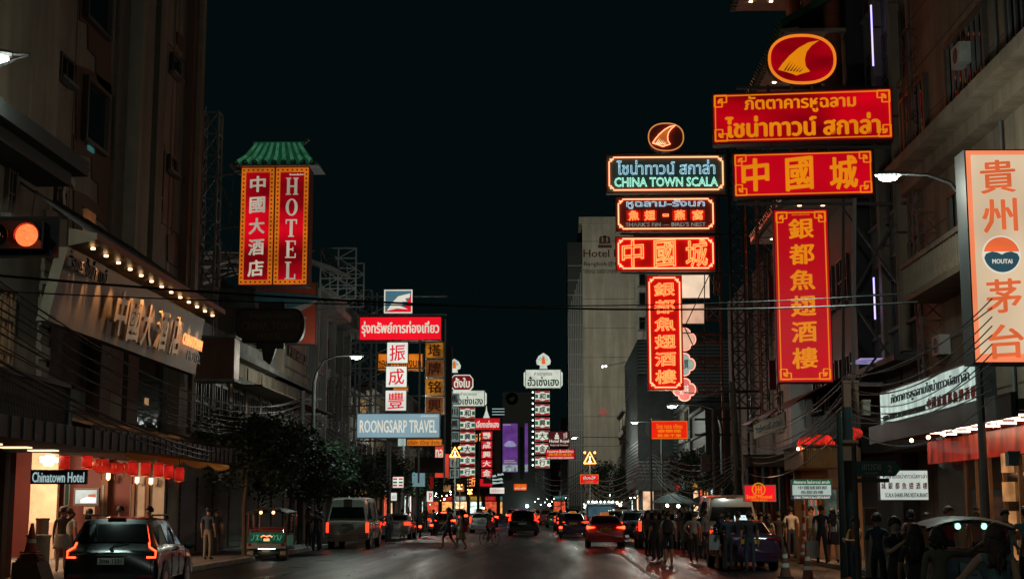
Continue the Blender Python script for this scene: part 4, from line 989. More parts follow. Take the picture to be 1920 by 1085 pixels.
# roof scaffold behind the hotel sign
sf = thing('roof_scaffold', 'weathered steel roof scaffold standing behind the hotel sign', 'scaffold', (-12, 70, 9), 0)
def grid(o, P, nx, nz, w, mat, brace=True):
    """P(u, v) -> point; a welded frame of posts, rails and diagonals"""
    for i in range(nx + 1): bar('post', P(i / nx, 0), P(i / nx, 1), w, mat, o)
    for j in range(nz + 1): bar('rail', P(0, j / nz), P(1, j / nz), w * .8, mat, o)
    if brace:
        for i in range(nx):
            for j in range(nz):
                a, b = ((i, j), (i + 1, j + 1)) if (i + j) % 2 else ((i + 1, j), (i, j + 1))
                bar('brace', P(a[0] / nx, a[1] / nz), P(b[0] / nx, b[1] / nz), w * .6, mat, o)
a = atY(600, 560, 70); b = atY(668, 465, 70)
grid(sf, lambda u, v: (a.x + (b.x - a.x) * u, 70, a.z + (b.z - a.z) * v), 2, 5, .075, steel)
grid(sf, lambda u, v: (a.x + (b.x - a.x) * u, 73, a.z + (b.z - a.z) * v * .9), 2, 4, .07, steel)
for k in range(4): bar('rail', (a.x, 70, a.z + k * .8), (a.x - .2, 73, a.z + k * .8), .06, steel, sf)
# long stacked poles and roof sheets (lying on the roof behind the mast)
rf = thing('rooftop_frame', 'pale rooftop steel frame with stacked pipes left of the hotel sign', 'scaffold', (-15, 62, 11), 0)
random.seed(9)
for i in range(26):
    p = atY(352 + random.random() * 20, 470 + random.random() * 70, 62); q = atY(440 + random.random() * 150, 465 + random.random() * 40, 72)
    bar('pipe', p, q, .06, M('weathered pipe', (.42, .41, .36), .6, .3, .3, 3) if i % 2 else steel, rf)
for i in range(5): p = atY(365 + i * 45, 540, 64); bar('post', p, p + Vector((0, 0, 2.2)), .08, steel, rf)
m = MB(); p = atY(540, 470, 68); q = atY(625, 500, 68); m.add([p, q, q + Vector((0, 6, .5)), p + Vector((0, 6, .5)), p + Vector((0, 0, -.15)), q + Vector((0, 0, -.15)), q + Vector((0, 6, .35)), p + Vector((0, 6, .35))], [(0, 1, 2, 3), (4, 7, 6, 5), (0, 4, 5, 1), (1, 5, 6, 2), (2, 6, 7, 3), (3, 7, 4, 0)]); part('roof_sheet', m, steel, rf)

# ---- dark oval board and hoarding
Y = 60
ov = thing('oval_sign_board', 'unlit dark oval sign board hung below the red hotel sign', 'sign', atY(506, 643, Y), 0); del ov['_o']
s = sc(Y); w, h = 131 * s, 66 * s
m = MB(); pts = []
for sx in (-1, 1):
    for i in range(13):
        a = -math.pi / 2 + math.pi * i / 12; pts.append((sx * (w / 2 - h / 2 * .55) + sx * math.cos(a) * h / 2 * .55, sx * math.sin(a) * h / 2 + h / 2))
m.prism(pts, 0, .3, 'xz'); part('board', m, M('brown sign board', (.10, .06, .04), .6, 0, .3, 2), ov, world=False)
m = MB(); P3 = [(x * .97, -.03, z * .94 + h * .03) for x, z in pts]; m.tube(P3 + [P3[0]], .05, 6, False); part('rim', m, M('brown rim', (.06, .04, .03), .5), ov, world=False)
for t_, cz, tw_, th in (('โรงแรมไชน่าทาวน์', .80, .62, .16), ('CHINA TOWN', .50, .84, .24), ('HOTEL', .20, .36, .16)): text(t_, 0, h * cz, w * tw_, h * th, M('dim brass letter', (.20, .16, .10), .5, .3), ov, y=-.03, bold=.02, ext=.03)
m = MB(); m.box(-w * .2, w * .2, .05, .25, -.22, .0); part('bracket', m, case_d, ov, world=False)
m = MB(); m.prism([(-.35, -.22), (-.28, -.7), (0, -.9), (.1, -.7), (.25, -.22)], .05, .25, 'xz'); part('scroll_bracket', m, case_d, ov, world=False)
m = MB(); m.box(-w * .18, w * .2, .05, .25, h, h + .3); part('top_bracket', m, case_d, ov, world=False)
hd = sign('hoarding', 'dim red and blue hoarding behind the oval board', 475, 592, 528, 646, 67, M('hoarding red', (.34, .045, .02), .6, 0, .2, 1), case_d)
w, h = hd['w'], hd['h']
m = MB(); m.prism([(-w / 2, h * .62), (-w / 2, h * .86), (w / 2, h * .78), (w / 2, h * .66), (0, h * .55)], -.03, -.022, 'xz'); part('blue_band', m, M('hoarding blue', (.05, .13, .16), .6), hd, world=False)
m = MB(); m.prism([(0, h * .5), (w * .1, h * .58), (w * .49, h * .70), (w * .49, h * .66), (w * .2, h * .5), (w * .35, h * .42), (w * .15, h * .3)], -.034, -.031, 'xz'); part('white_swoosh', m, M('hoarding white', (.30, .28, .24), .6), hd, world=False)
lab(hd, 'JETSTAR', .55, .06, .8, .09, M('hoarding white', (.30, .28, .24), .6), bold=.02) if False else None

# ---- blue-grey travel agency group
Y = 85
mt = thing('sign_frame', 'tall galvanised sign frame carrying the travel agency signs', 'sign frame', atY(720, 830, 86), 0)
a = atY(702, 905, 86); b = atY(838, 548, 86)
for fx in (0, .18, .62, .98): bar('post', (a.x + (b.x - a.x) * fx, 86, a.z), (a.x + (b.x - a.x) * fx, 86, b.z if fx < .3 else b.z - 1.6), .1, steel, mt)
for py in (556, 590, 642, 690, 742, 776, 826): z = atY(700, py, 86).z; bar('rail', (a.x - 1.8, 86, z), (b.x, 86, z), .08, steel, mt)
for i in range(6): z = a.z + 3 + i * 1.3; bar('brace', (a.x - 1.6, 86, z), (a.x + .8, 86, z + 1.2), .06, steel, mt); bar('brace', (a.x + .8, 86, z), (a.x - 1.6, 86, z + 1.2), .06, steel, mt)
m1 = mast('lattice_mast', 'black lattice mast behind the street lamp on the left', atY(627, 700, 80).x, 80, 4.0, atY(627, 708, 80).z, .42, .42, 9, dsteel, .05)
m2 = mast('lattice_mast', 'grey lattice mast at the left edge of the travel agency frame', atY(685, 700, 88).x, 88, 3.5, atY(685, 545, 88).z, .7, .7, 12, steel, .06)
for fx in (655, 668): p = atY(fx, 565, 90); bar('pole', (p.x, 90, 4), (p.x, 90, p.z + .8), .1, steel, m2)
for py in (600, 640, 700, 760): z = atY(660, py, 89).z; bar('rail', (atY(645, 700, 90).x, 90, z), (atY(700, 700, 88).x, 88.5, z), .07, steel, m2)
lg = sign('logo_sign', 'small square winged logo light box on top of the travel agency signs', 720, 773, 543, 587, Y, E('logo blue', '#466a78', 1.0, .1), case_o)
w, h = lg['w'], lg['h']
m = MB(); m.prism([(-w * .42, -h * .5 + h * .52 + 0), (w * .46, h * .52 - h * .36 + 0), (w * .46, h * .02 + .03), (-w * .42, .03)], -.03, -.022, 'xz')
part('red_field', MB().prism([(-w * .45, .04), (w * .46, .04), (w * .46, h * .80), (w * .2, h * .2), (-w * .38, h * .12)], -.03, -.022, 'xz'), redl, lg, world=False)
part('white_wing', MB().prism([(-w * .40, h * .10), (-w * .22, h * .44), (0, h * .72), (w * .42, h * .84), (w * .40, h * .66), (w * .25, h * .62), (w * .3, h * .5), (w * .12, h * .48), (w * .2, h * .38), (w * .05, h * .33), (w * .35, h * .16), (-w * .05, h * .2)], -.037, -.031, 'xz'), wht, lg, world=False)
border(lg, .0, .07, wht, -.04)
rt = sign('thai_travel_sign', 'bright red Thai lettered sign above the white character boxes', 673, 828, 593, 638, Y, red2, case_r, dep=.4)
lab(rt, 'รุ่งทรัพย์การท่องเที่ยว', .5, .52, .94, .66, wht, bold=.035)
for i, (ch, x0, x1, y0, y1, nm) in enumerate((('振', 725, 765, 641, 681, 'top'), ('成', 723, 763, 686, 726, 'middle'), ('豐', 722, 762, 731, 770, 'bottom'))):
    o = sign('character_box', nm + ' white box with one red character above the blue travel sign', x0, x1, y0, y1, Y, wface, case_d, group='white character boxes of the travel agency')
    lab(o, ch, .5, .5, .74, .76, redl, bold=.012)
o = sign('orange_sign', 'orange Thai sign half hidden behind the white character boxes', 708, 793, 662, 695, 86.4, oface, case_o); lab(o, 'เอกการช่องนก', .5, .5, .92, .6, inkr, bold=.02)
o = sign('orange_strip', 'narrow orange strip peeping out between two white boxes', 737, 765, 722, 734, 86.3, oface, case_o)
for i, (ch, y0, y1, nm) in enumerate((('塔', 641, 672, 'topmost'), ('牌', 674, 707, 'second'), ('铭', 709, 741, 'third'), ('興', 743, 776, 'lowest'))):
    o = sign('gold_character_box', nm + ' gold box with a dark red character right of the white boxes', 797, 832, y0, y1, 84.6, goldf if i % 2 == 0 else E('dim gold face', '#6b3c14', .8, .5, 1.5), M('gold trim', (.4, .3, .2), .3, .8), dep=.9, group='gold character boxes')
    lab(o, ch, .5, .5, .7, .72, inkr, bold=.02); border(o, 0, .05, M('gold trim', (.4, .3, .2), .3, .8), -.06)
o = sign('travel_sign', 'wide blue-grey sign reading ROONGSARP TRAVEL', 668, 825, 774, 821, Y - .5, bface, case_d, dep=.4)
lab(o, 'ROONGSARP TRAVEL', .5, .53, .92, .52, wht, bold=.02); lab(o, 'รุ่งทรัพย์การท่องเที่ยว', .87, .12, .2, .12, wht); border(o, 0, .04, M('pale trim', (.4, .45, .47), .4), -.04)
o = sign('orange_strip_sign', 'narrow orange Thai sign under the blue travel sign', 762, 829, 822, 836, Y, oface, case_o); lab(o, 'บริษัท ดีไทย จำกัด', .5, .5, .9, .6, inkd, bold=.01)
o = sign('small_white_sign', 'small pale sign left of the narrow orange strip', 746, 761, 820, 836, Y, wface2, case_d)
o = sign('dark_side_board', 'tall unlit dark board right of the gold boxes', 832, 846, 650, 850, 87.5, M('dark board', (.035, .035, .035), .5), case_d, dep=.5)
o = sign('unlit_board', 'unlit dark brown board below the travel sign frame', 778, 832, 857, 886, 92, M('brown board', (.06, .03, .025), .6), case_d)
lab(o, 'ห้างขายทองสี่ง', .5, .5, .8, .4, M('dim red letter', (.12, .04, .03), .6), bold=.01)
o = sign('blank_blue_sign', 'blank pale blue sign panel under the unlit brown board', 772, 797, 884, 912, 96, E('pale blue panel', '#6d8d92', .9, .15), case_d)
o = sign('pink_shop_sign', 'coral red shop sign with a white figure behind the brown board', 815, 842, 832, 895, 104, E('coral face', '#dd4433', .85, .3, 1), case_r); lab(o, 'ทอ', .3, .3, .5, .3, wht, bold=.03)
o = sign('convenience_sign', 'white sign with red and green stripes beside the left tree', 736, 757, 893, 914, 80, wface, case_d, yaw=-.2, dep=.25)
for z, mt_ in ((.72, redl), (.42, E('green stripe', '#0d6a45', .8, 0, sample=False)), (.15, redl)):
    for sx in (-.27, .25): part('stripe', MB().box((sx - .18) * o['w'], (sx + .18) * o['w'], -.03, -.022, z * o['h'], (z + .15) * o['h']), mt_, o, world=False)
o = sign('small_notice_sign', 'small white square notice on the pole under the striped sign', 733, 744, 923, 938, 79, wface, case_d); lab(o, '山', .5, .5, .5, .5, inkd)
o = sign('letter_sign', 'small white and red letter sign near the left taxi', 800, 812, 920, 940, 100, wface, case_r); lab(o, 'P', .6, .5, .5, .7, redl, bold=.04)
o = sign('red_strip_sign', 'narrow dark red strip sign hanging by the left poles', 806, 812, 893, 915, 98, dred, case_r)

# ---- gold shop stacks
wf3 = E('ivory lightbox', '#cfd6c6', .95, .2, 1.2)
dr_ = E('dull red stripe', '#a32222', .75, 0, sample=False); gr_ = E('dull green stripe', '#1d6b4c', .7, 0, sample=False)
stack_n = ['topmost', 'second', 'third', 'fourth', 'fifth', 'lowest']
def chbox(x0, x1, y0, y1, Y, ch, lab_, grp):
    o = sign('character_box', lab_, x0, x1, y0, y1, Y, wf3, case_d, dep=.5, group=grp); w, h = o['w'], o['h']
    for z0, z1, mt_ in ((.80, .97, dr_), (.03, .20, dr_), (.34, .66, gr_)):
        part('stripe', MB().box(-w * .47, w * .47, -.032, -.022, z0 * h, z1 * h), mt_, o, world=False)
    part('white_disc', MB().lathe([(h * .40, -.045), (h * .40, -.034)], (0, 0, h / 2), 20, 'y'), wf3, o, world=False)
    text(ch, 0, h / 2, h * .56, h * .58, M('ink maroon', (.10, .01, .01), .6), o, y=-.05, bold=.03, name='character')
    return o
yy = [(763, 785), (787, 806), (808, 829), (831, 851), (853, 872), (874, 894)]
for i, ch in enumerate('和成興大金行'): chbox(862, 891, yy[i][0], yy[i][1], 128, ch, stack_n[i] + ' striped character box in the left gold shop column', 'striped boxes of the left gold shop column')
yy = [(732, 753), (757, 778), (782, 803), (806, 827), (830, 851), (855, 877)]
for i, ch in enumerate('和成興大金行'): chbox(1003, 1031, yy[i][0], yy[i][1], 150, ch, stack_n[i] + ' striped character box in the right gold shop column', 'striped boxes of the right gold shop column')
def topsign(x0, x1, y0, y1, Y, lab_, t1, t2):
    o = sign('gold_shop_sign', lab_, x0 + 3, x1 - 3, y0, y1, Y, wf3, case_d, dep=.8); w, h = o['w'], o['h']
    c = .12 * h; part('rim', ring(w, h, 0, h / 2, .06, -.05, -.021), M('pale green rim', (.25, .35, .3), .5), o, world=False)
    part('side_lobe', MB().prism([(-w / 2 - 3 * sc(Y), h * .2), (-w / 2, h * .1), (-w / 2, h * .9), (-w / 2 - 3 * sc(Y), h * .8)], 0, .5, 'xz'), wf3, o, world=False)
    part('side_lobe', MB().prism([(w / 2 + 3 * sc(Y), h * .2), (w / 2, h * .1), (w / 2, h * .9), (w / 2 + 3 * sc(Y), h * .8)], 0, .5, 'xz'), wf3, o, world=False)
    lab(o, t1, .5, .22, .5, .2, M('dim red letter', (.12, .04, .03), .6)); lab(o, t2, .5, .62, .88, .52, dgl, bold=.03)
    return o
topsign(982, 1055, 692, 728, 150, 'white gold shop sign on top of the right striped column', 'ห้างขายทอง', 'ฮั่วเซ่งเฮง')
topsign(845, 912, 731, 762, 128, 'white gold shop sign on top of the left striped column', 'ห้างขายทอง', 'ฮั่วเซ่งเฮง')
def finial(px, py0, py1, Y, lab_):
    c = atY(px, py1, Y); o = thing('flame_emblem', lab_, 'sign', c, 0); hh = (py1 - py0) * sc(Y)
    pts = [(-.25, 0), (.25, 0), (.2, .2), (.42, .28), (.46, .5), (.32, .78), (0, 1.0), (-.32, .78), (-.46, .5), (-.42, .28), (-.2, .2)]
    part('plate', MB().prism([(c.x + a * hh, c.z + b * hh) for a, b in pts], Y - .1, Y + .1, 'xz'), wf3, o)
    part('flame', MB().prism([(c.x + a * hh, c.z + b * hh) for a, b in ((-.13, .3), (.13, .3), (.1, .55), (0, .85), (-.1, .55))], Y - .13, Y - .101, 'xz'), E('orange flame', '#e2641c', 1.0, sample=False), o)
    for k in range(6): a = R(35 + k * 22); bar('ray', (c.x + math.cos(a) * hh * .2, Y - .115, c.z + hh * .38 + math.sin(a) * hh * .2), (c.x + math.cos(a) * hh * .36, Y - .115, c.z + hh * .38 + math.sin(a) * hh * .42), .04, M('pale gold', (.5, .4, .25), .4), o)
finial(1019, 661, 691, 150, 'white flame emblem on top of the right gold shop sign')
finial(852, 672, 698, 128, 'white flame emblem above the red octagonal sign')
for i in range(14):
    p = atY(999, 735 + i * 10.5, 149.6); 
    m = MB(); m.ball(p, .09, n=8, m=4); solo('bulb', m, E('white bulb', (.75, 1, .95), 4), f'{["topmost", "second", "third", "fourth", "fifth", "sixth", "seventh", "eighth", "ninth", "tenth", "eleventh", "twelfth", "thirteenth", "lowest"][i]} round white bulb beside the right striped column', 'light bulb', p, True, group='bulbs along the right striped column')
mast('lattice_mast', 'dark lattice mast carrying the right striped column', atY(1012, 800, 151).x, 151, 3.5, atY(1012, 735, 151).z, .8, .8, 8, dsteel, .08)
mast('lattice_mast', 'dark lattice mast carrying the left striped column', atY(872, 800, 129).x, 129, 3.5, atY(872, 735, 129).z, .7, .7, 8, dsteel, .08)
# octagon
Y = 126; c = atY(866, 732, Y); o = thing('octagon_sign', 'dark red octagonal gold shop sign left of the white sign', 'sign', c, 0); w = 42 * sc(Y); h = 30 * sc(Y)
P = [(-.5, .25), (-.36, 0), (.36, 0), (.5, .25), (.5, .75), (.36, 1), (-.36, 1), (-.5, .75)]
part('rim', MB().prism([(c.x + a * w, c.z + b * h) for a, b in P], Y, Y + .4, 'xz'), wf3, o)
part('face', MB().prism([(c.x + a * w * .93, c.z + h * .5 + (b - .5) * h * .88) for a, b in P], Y - .04, Y - .002, 'xz'), E('maroon face', '#7d1019', .8, .2), o)
text('ตั้งใบ', 0, h / 2, w * .72, h * .66, wht, o, y=-.06, bold=.04)
for i, (ch, y0, y1) in enumerate((('馬', 737, 758), ('川', 762, 782), ('興', 784, 805), ('同', 808, 828), ('行', 858, 876), ('口', 878, 896))):
    o = sign('grey_character_box', stack_n[i] + ' dim grey character box in the narrow column left of the striped boxes', 843, 861, y0, y1, 118, E('grey box face', '#6b7a76', .8, .4, 2), case_d, group='dim grey character boxes'); lab(o, ch, .5, .5, .7, .7, inkd, bold=.04)
# red column
o = sign('red_gold_shop_sign', 'red Thai gold shop sign above the red square boxes', 890, 938, 783, 806, 152, E('red face b', '#c4101c', .95, .3, 1), case_r, dep=.4); lab(o, 'เลี่ยงเซ่งเฮง', .5, .5, .9, .6, wht, bold=.03)
for i, (ch, y0, y1) in enumerate((('聯', 808, 824), ('成', 826, 842), ('興', 844, 859), ('大', 861, 876), ('金', 878, 894))):
    o = sign('red_character_box', stack_n[i] + ' red square box in the column under the red gold shop sign', 902, 923, y0, y1, 152, E('red face c', '#c80f20', 1.0, .2, 1), case_r, group='red square boxes'); lab(o, ch, .5, .5, .72, .76, wht, bold=.03)
o = sign('red_corner_sign', 'red angular sign hanging below the red square boxes', 900, 923, 897, 911, 152, case_r, case_r); part('red_edge', MB().prism([(-o['w'] / 2, 0), (o['w'] / 2, 0), (o['w'] / 2, o['h'] * .35), (-o['w'] * .25, o['h'] * .35), (-o['w'] * .25, o['h']), (-o['w'] / 2, o['h'])], -.06, -.03, 'xz'), E('red face c', '#c80f20', 1.0, .2, 1), o, world=False)
p = atY(912, 783, 152); o = thing('finial', 'small white pointed finial on the red gold shop sign', 'ornament', p, 0)
part('spire', MB().lathe([(.35, p.z), (.2, p.z + .4), (.07, p.z + .8), (.02, p.z + 1.3)], (p.x, p.y, 0), 8), wf3, o); 
for k in range(3): bar('neon_bar', (p.x + .6, 152, p.z + .35 + k * .3), (p.x + 1.9, 152, p.z + .35 + k * .3), .07, E('pale bar', '#9fb5b0', 1.0, sample=False), o)
orn_n = E('orange neon', (1, .30, .08), 1.6)
def neon_text(name, lab_, s, x0, x1, y0, y1, Y, mat, bold=.03):
    c = atY((x0 + x1) / 2, y1, Y); o = thing(name, lab_, 'sign', c, 0); w = (x1 - x0) * sc(Y); h = (y1 - y0) * sc(Y)
    m = MB(); m.box(c.x - w / 2, c.x + w / 2, Y + .1, Y + .2, c.z - .05, c.z + h); part('backing', m, case_d, o)
    text(s, 0, h / 2, w, h, mat, o, y=-.02, bold=bold, name='neon_lettering'); return o
neon_text('neon_characters', 'orange neon characters at the foot of the left striped column', '三行', 876, 891, 895, 912, 130, orn_n)
neon_text('neon_characters', 'orange neon lettering between the striped column and the red boxes', 'เฮ', 890, 901, 812, 828, 140, orn_n)
o = sign('brown_vertical_board', 'unlit brown vertical board right of the red square boxes', 926, 939, 807, 900, 165, M('brown board', (.06, .03, .025), .6), case_d)
o = sign('white_thai_sign', 'small white Thai sign low over the far traffic', 918, 946, 913, 925, 170, wface, case_d); lab(o, 'วงเงินงาม', .5, .5, .85, .5, redl)
o = sign('orange_shop_sign', 'small red and orange sign low in the far street', 963, 988, 906, 919, 175, E('orange face b', '#e05a1c', 1.0, .3, 2), case_r); lab(o, 'ร้านทอง', .5, .3, .7, .3, yel, bold=.03); lab(o, 'GOLD SHOP', .5, .68, .85, .25, wht, bold=.03)
# white ornate birds board
p = atY(932, 907, 160); o = thing('scroll_ornament', 'white scrolled ornament sign beside the red boxes', 'ornament', p, 0)
for k, (dx, dz, ww) in enumerate(((-.6, .7, 1.1), (.4, .9, .7), (-.1, .35, 1.5), (.1, 0, 1.2))): part('scroll', MB().prism([(p.x + dx - ww / 2, p.z + dz), (p.x + dx + ww / 2, p.z + dz + .12), (p.x + dx + ww / 2 - .15, p.z + dz + .34), (p.x + dx, p.z + dz + .2), (p.x + dx - ww / 2, p.z + dz + .26)], 160, 160.2, 'xz'), E('pale bar', '#9fb5b0', 1.0, sample=False), o)
# purple screens
pur2 = E('purple screen', '#5a2f7c', 1.0, .35, .6, (1, 1, 1.2))
for nm, x0, x1, Y in (('tall purple video screen over the far street', 942, 971, 250), ('narrow second purple video screen right of the tall one', 984, 990, 251)):
    o = sign('video_screen', nm, x0, x1, 793, 885, Y, pur2, case_d, dep=.6, cat='screen'); w, h = o['w'], o['h']
    part('photo_strip', MB().box(-w * .48, w * .48, -.04, -.022, 0.02 * h, .16 * h), E('screen pale', '#8b9a9c', 1.0, .7, 2), o, world=False)
    if w > 1.5:
        part('car_outline', MB().prism([(-w * .42, h * .55), (-w * .3, h * .60), (-w * .15, h * .64), (w * .15, h * .64), (w * .3, h * .60), (w * .42, h * .55), (w * .3, h * .52), (-w * .3, h * .52)], -.035, -.022, 'xz'), E('screen car', '#8f8ab0', 1.0, .3, 2), o, world=False)
        lab(o, 'ปลุกพลังใหม่', .45, .76, .66, .035, wht); lab(o, 'ปลุกชีวิตให้มีสไตล์', .5, .80, .8, .035, wht); lab(o, 'NEW ELECTRIC', .3, .03, .5, .02, wht)
o = sign('hotel_name_sign', 'maroon sign reading Hotel Royal beside the right striped column', 1028, 1069, 808, 837, 142, E('maroon face b', '#4a1518', .8, .2), case_r, dep=.4)
lab(o, 'Hotel Royal', .5, .66, .9, .26, wht, bold=.03); lab(o, 'Bangkok @ Chinatown', .5, .90, .8, .12, wht); lab(o, '京華', .78, .28, .18, .4, wht); 
part('emblem', MB().box(-.45, .0, -.04, -.03, o['h'] * .5, o['h'] * .62).box(-.4, -.05, -.04, -.03, o['h'] * .64, o['h'] * .78).box(-.3, -.15, -.04, -.03, o['h'] * .8, o['h'] * .9), wht, o, world=False)
o = sign('gold_shop_strip_sign', 'red sign with yellow characters under the maroon hotel name sign', 1023, 1078, 841, 861, 141, E('red face b', '#c4101c', .95, .3, 1), case_r, yaw=-.05, dep=.4)
lab(o, 'ร้านอาหาร ลิ้มเหล่าโหงว', .5, .22, .9, .28, wht, bold=.02); lab(o, '林茂元金莊', .5, .53, .8, .26, yel, bold=.03); lab(o, 'LIM GOON HENG SHARKFIN', .5, .84, .9, .18, wht, bold=.02)
o = sign('soft_drink_sign', 'small red sign with white Thai lettering low on the right of the street', 1087, 1123, 888, 907, 112, red2, case_r, yaw=.02); lab(o, 'เย็นตาโฟ', .5, .36, .62, .34, wht, bold=.04); lab(o, 'Coca-Cola', .5, .74, .4, .26, yel, bold=.02, shear=.25); border(o, .03, .03, yel)
def triangle(px, py, w_, Y, lab_):
    c = atY(px, py, Y); o = thing('neon_warning_triangle', lab_, 'sign', c, 0); s_ = w_ * sc(Y)
    m = MB(); P = [(c.x - s_ / 2, Y, c.z), (c.x + s_ / 2, Y, c.z), (c.x, Y, c.z + s_ * .95)]; m.tube(P + [P[0]], .06, 6); part('neon_triangle', m, E('neon orange bright', (1, .32, .06), 7), o)
    m = MB(); m.prism([(p[0] * .86 + c.x * .14, p[2] * .86 + (c.z + s_ * .3) * .14) for p in P], Y + .06, Y + .12, 'xz'); part('plate', m, E('dull orange plate', '#8a4a20', .8, .2), o)
    m = MB(); m.ball((c.x, Y - .03, c.z + s_ * .52), s_ * .08, n=8, m=4); m.tube([(c.x, Y - .03, c.z + s_ * .46), (c.x, Y - .03, c.z + s_ * .22), (c.x - s_ * .12, Y - .03, c.z + s_ * .1)], .05, 5); m.tube([(c.x, Y - .03, c.z + s_ * .22), (c.x + s_ * .12, Y - .03, c.z + s_ * .1)], .05, 5); part('walking_figure', m, E('pale neon figure', (.8, 1, .85), 2.5), o)
    for sx in (-1, 1): m = MB(); m.ball((c.x + sx * s_ * .42, Y, c.z + s_ * .9), .1, n=8, m=4); part('flash_lamp', m, E('neon orange bright', (1, .32, .06), 7), o)
    m = MB(); m.beam((c.x, Y + .2, .14), (c.x, Y + .2, c.z + s_ * .6), .12); part('post', m, steel, o)
triangle(1106, 868, 22, 118, 'large orange neon crossing triangle on the right of the street')
triangle(853, 856, 19, 110, 'orange neon crossing triangle left of the striped column')
triangle(862, 916, 8, 150, 'small orange neon crossing triangle low over the left traffic')
triangle(881, 925, 8, 165, 'second small orange neon triangle beyond the left traffic')

# ---- second restaurant neon column
Y = 75
neo = E('neon orange tube', (1, .13, .035), 4.2); neow = E('neon pale tube', (.36, .62, .74), 1.5); neog = E('neon green-white tube', (.38, .85, .66), 2.0)
neb = E('neon amber border', (1, .26, .12), 3.2)
pan_r = E('neon panel red', '#a00606', .8, .3, .5, base=(.55, .03, .02)); pan_d = E('neon panel dark', '#12201c', .5, .3, .5, base=(.12, .2, .17))  # panel emission stands in for the tubes' glow on the panels
pan_m = E('neon panel maroon', '#1d0806', .8, .3, .5, base=(.25, .06, .04))
def neon_border(o, inset, t=.035):
    w, h = o['w'] / 2 - inset, o['h']; m = MB(); k = .22; y = -.09
    P = []
    for cx, cz, sx, sz in ((-w, inset, 1, 1), (w, inset, -1, 1), (w, h - inset, -1, -1), (-w, h - inset, 1, -1)):
        c = [(cx, cz + sz * k), (cx + sx * k * .5, cz + sz * k), (cx + sx * k * .5, cz + sz * k * .5), (cx + sx * k, cz + sz * k * .5), (cx + sx * k, cz)]
        if (sx, sz) in ((-1, 1), (1, -1)): c = c[::-1]
        P += [(a, y, b) for a, b in c]
    m.tube(P + [P[0]], t, 6, False); part('neon_border', m, neb, o, world=False)
    for cx, cz, sx, sz in ((-w, inset, 1, 1), (w, inset, -1, 1), (w, h - inset, -1, -1), (-w, h - inset, 1, -1)):
        m = MB(); m.tube([(cx + sx * .06, y, cz + sz * .06), (cx + sx * .06, y, cz + sz * .16), (cx + sx * .16, y, cz + sz * .16), (cx + sx * .16, y, cz + sz * .06)], t * .7, 5); part('neon_corner', m, neb, o, world=False)
n1 = sign('neon_name_sign', 'neon sign reading CHINA TOWN SCALA in pale tubes with orange border', 1137, 1361, 290, 362, Y, pan_d, case_o, dep=.45)
neon_border(n1, .16)
lab(n1, 'ไชน่าทาวน์ สกาล่า', .5, .34, .82, .36, E('dim blue letter', '#31464d', .8, 0, sample=False), bold=.05, y=-.03)
lab(n1, 'ไชน่าทาวน์ สกาล่า', .5, .34, .82, .36, neow, neon=.016, y=-.09, name='neon_lettering', bold=.03)
lab(n1, 'CHINA TOWN SCALA', .5, .72, .86, .24, E('dim green letter', '#1f5a48', .8, 0, sample=False), bold=.06, y=-.03)
lab(n1, 'CHINA TOWN SCALA', .5, .72, .86, .23, neog, neon=.018, y=-.09, name='neon_lettering', bold=.03)
n2 = sign('neon_menu_sign', 'neon sign with blue Thai over red characters and dim English words', 1155, 1342, 369, 434, Y, pan_m, case_o, dep=.45)
neon_border(n2, .14)
lab(n2, 'หูฉลาม-รังนก', .5, .22, .78, .26, neow, neon=.018, y=-.09, name='neon_lettering', bold=.03)
for i, ch in enumerate('魚翅-燕窩'):
    fx = (.18, .34, .50, .64, .82)[i]
    lab(n2, ch, fx, .54, .10 if ch != '-' else .05, .27 if ch != '-' else .05, neo, neon=.022, y=-.09, name='neon_character', bold=.04)
    if ch != '-': part('painted_glow', MB().box((fx - .5 - .075) * n2['w'], (fx - .5 + .075) * n2['w'], -.03, -.022, .31 * n2['h'], .62 * n2['h']), E('red painted glow', '#a01008', .8, .5, 2, base=(.6, .05, .03)), n2, world=False)  # thin plate that puts the red tube glow behind each character
lab(n2, "SHARK'S FIN — BIRD'S NEST", .5, .80, .80, .12, E('dim green-white letter', '#9ab0a0', .55, .5, 4, sample=False), bold=.02, y=-.05)
n3 = sign('neon_character_sign', 'neon sign with three large red characters under an orange border', 1155, 1342, 443, 508, Y, pan_r, case_o, dep=.45)
neon_border(n3, .14)
for i, ch in enumerate('中國城'): lab(n3, ch, .17 + .32 * i, .5, .21, .76, E('neon letter red', '#ff2a14', 1.0, 0, sample=False), bold=.05, y=-.03, name='character'); lab(n3, ch, .17 + .32 * i, .5, .21, .76, neo, neon=.02, y=-.09, name='neon_character', bold=.05)
n4 = sign('neon_vertical_sign', 'vertical neon sign with six glowing red characters', 1215, 1282, 516, 731, Y, pan_r, case_o, dep=.45)
neon_border(n4, .14)
for i, ch in enumerate('銀都魚翅酒樓'): lab(n4, ch, .5, .125 + .152 * i, .56, .115, E('neon letter red', '#ff2a14', 1.0, 0, sample=False), bold=.05, y=-.03, name='character'); lab(n4, ch, .5, .125 + .152 * i, .56, .115, neo, neon=.02, y=-.09, name='neon_character', bold=.05)
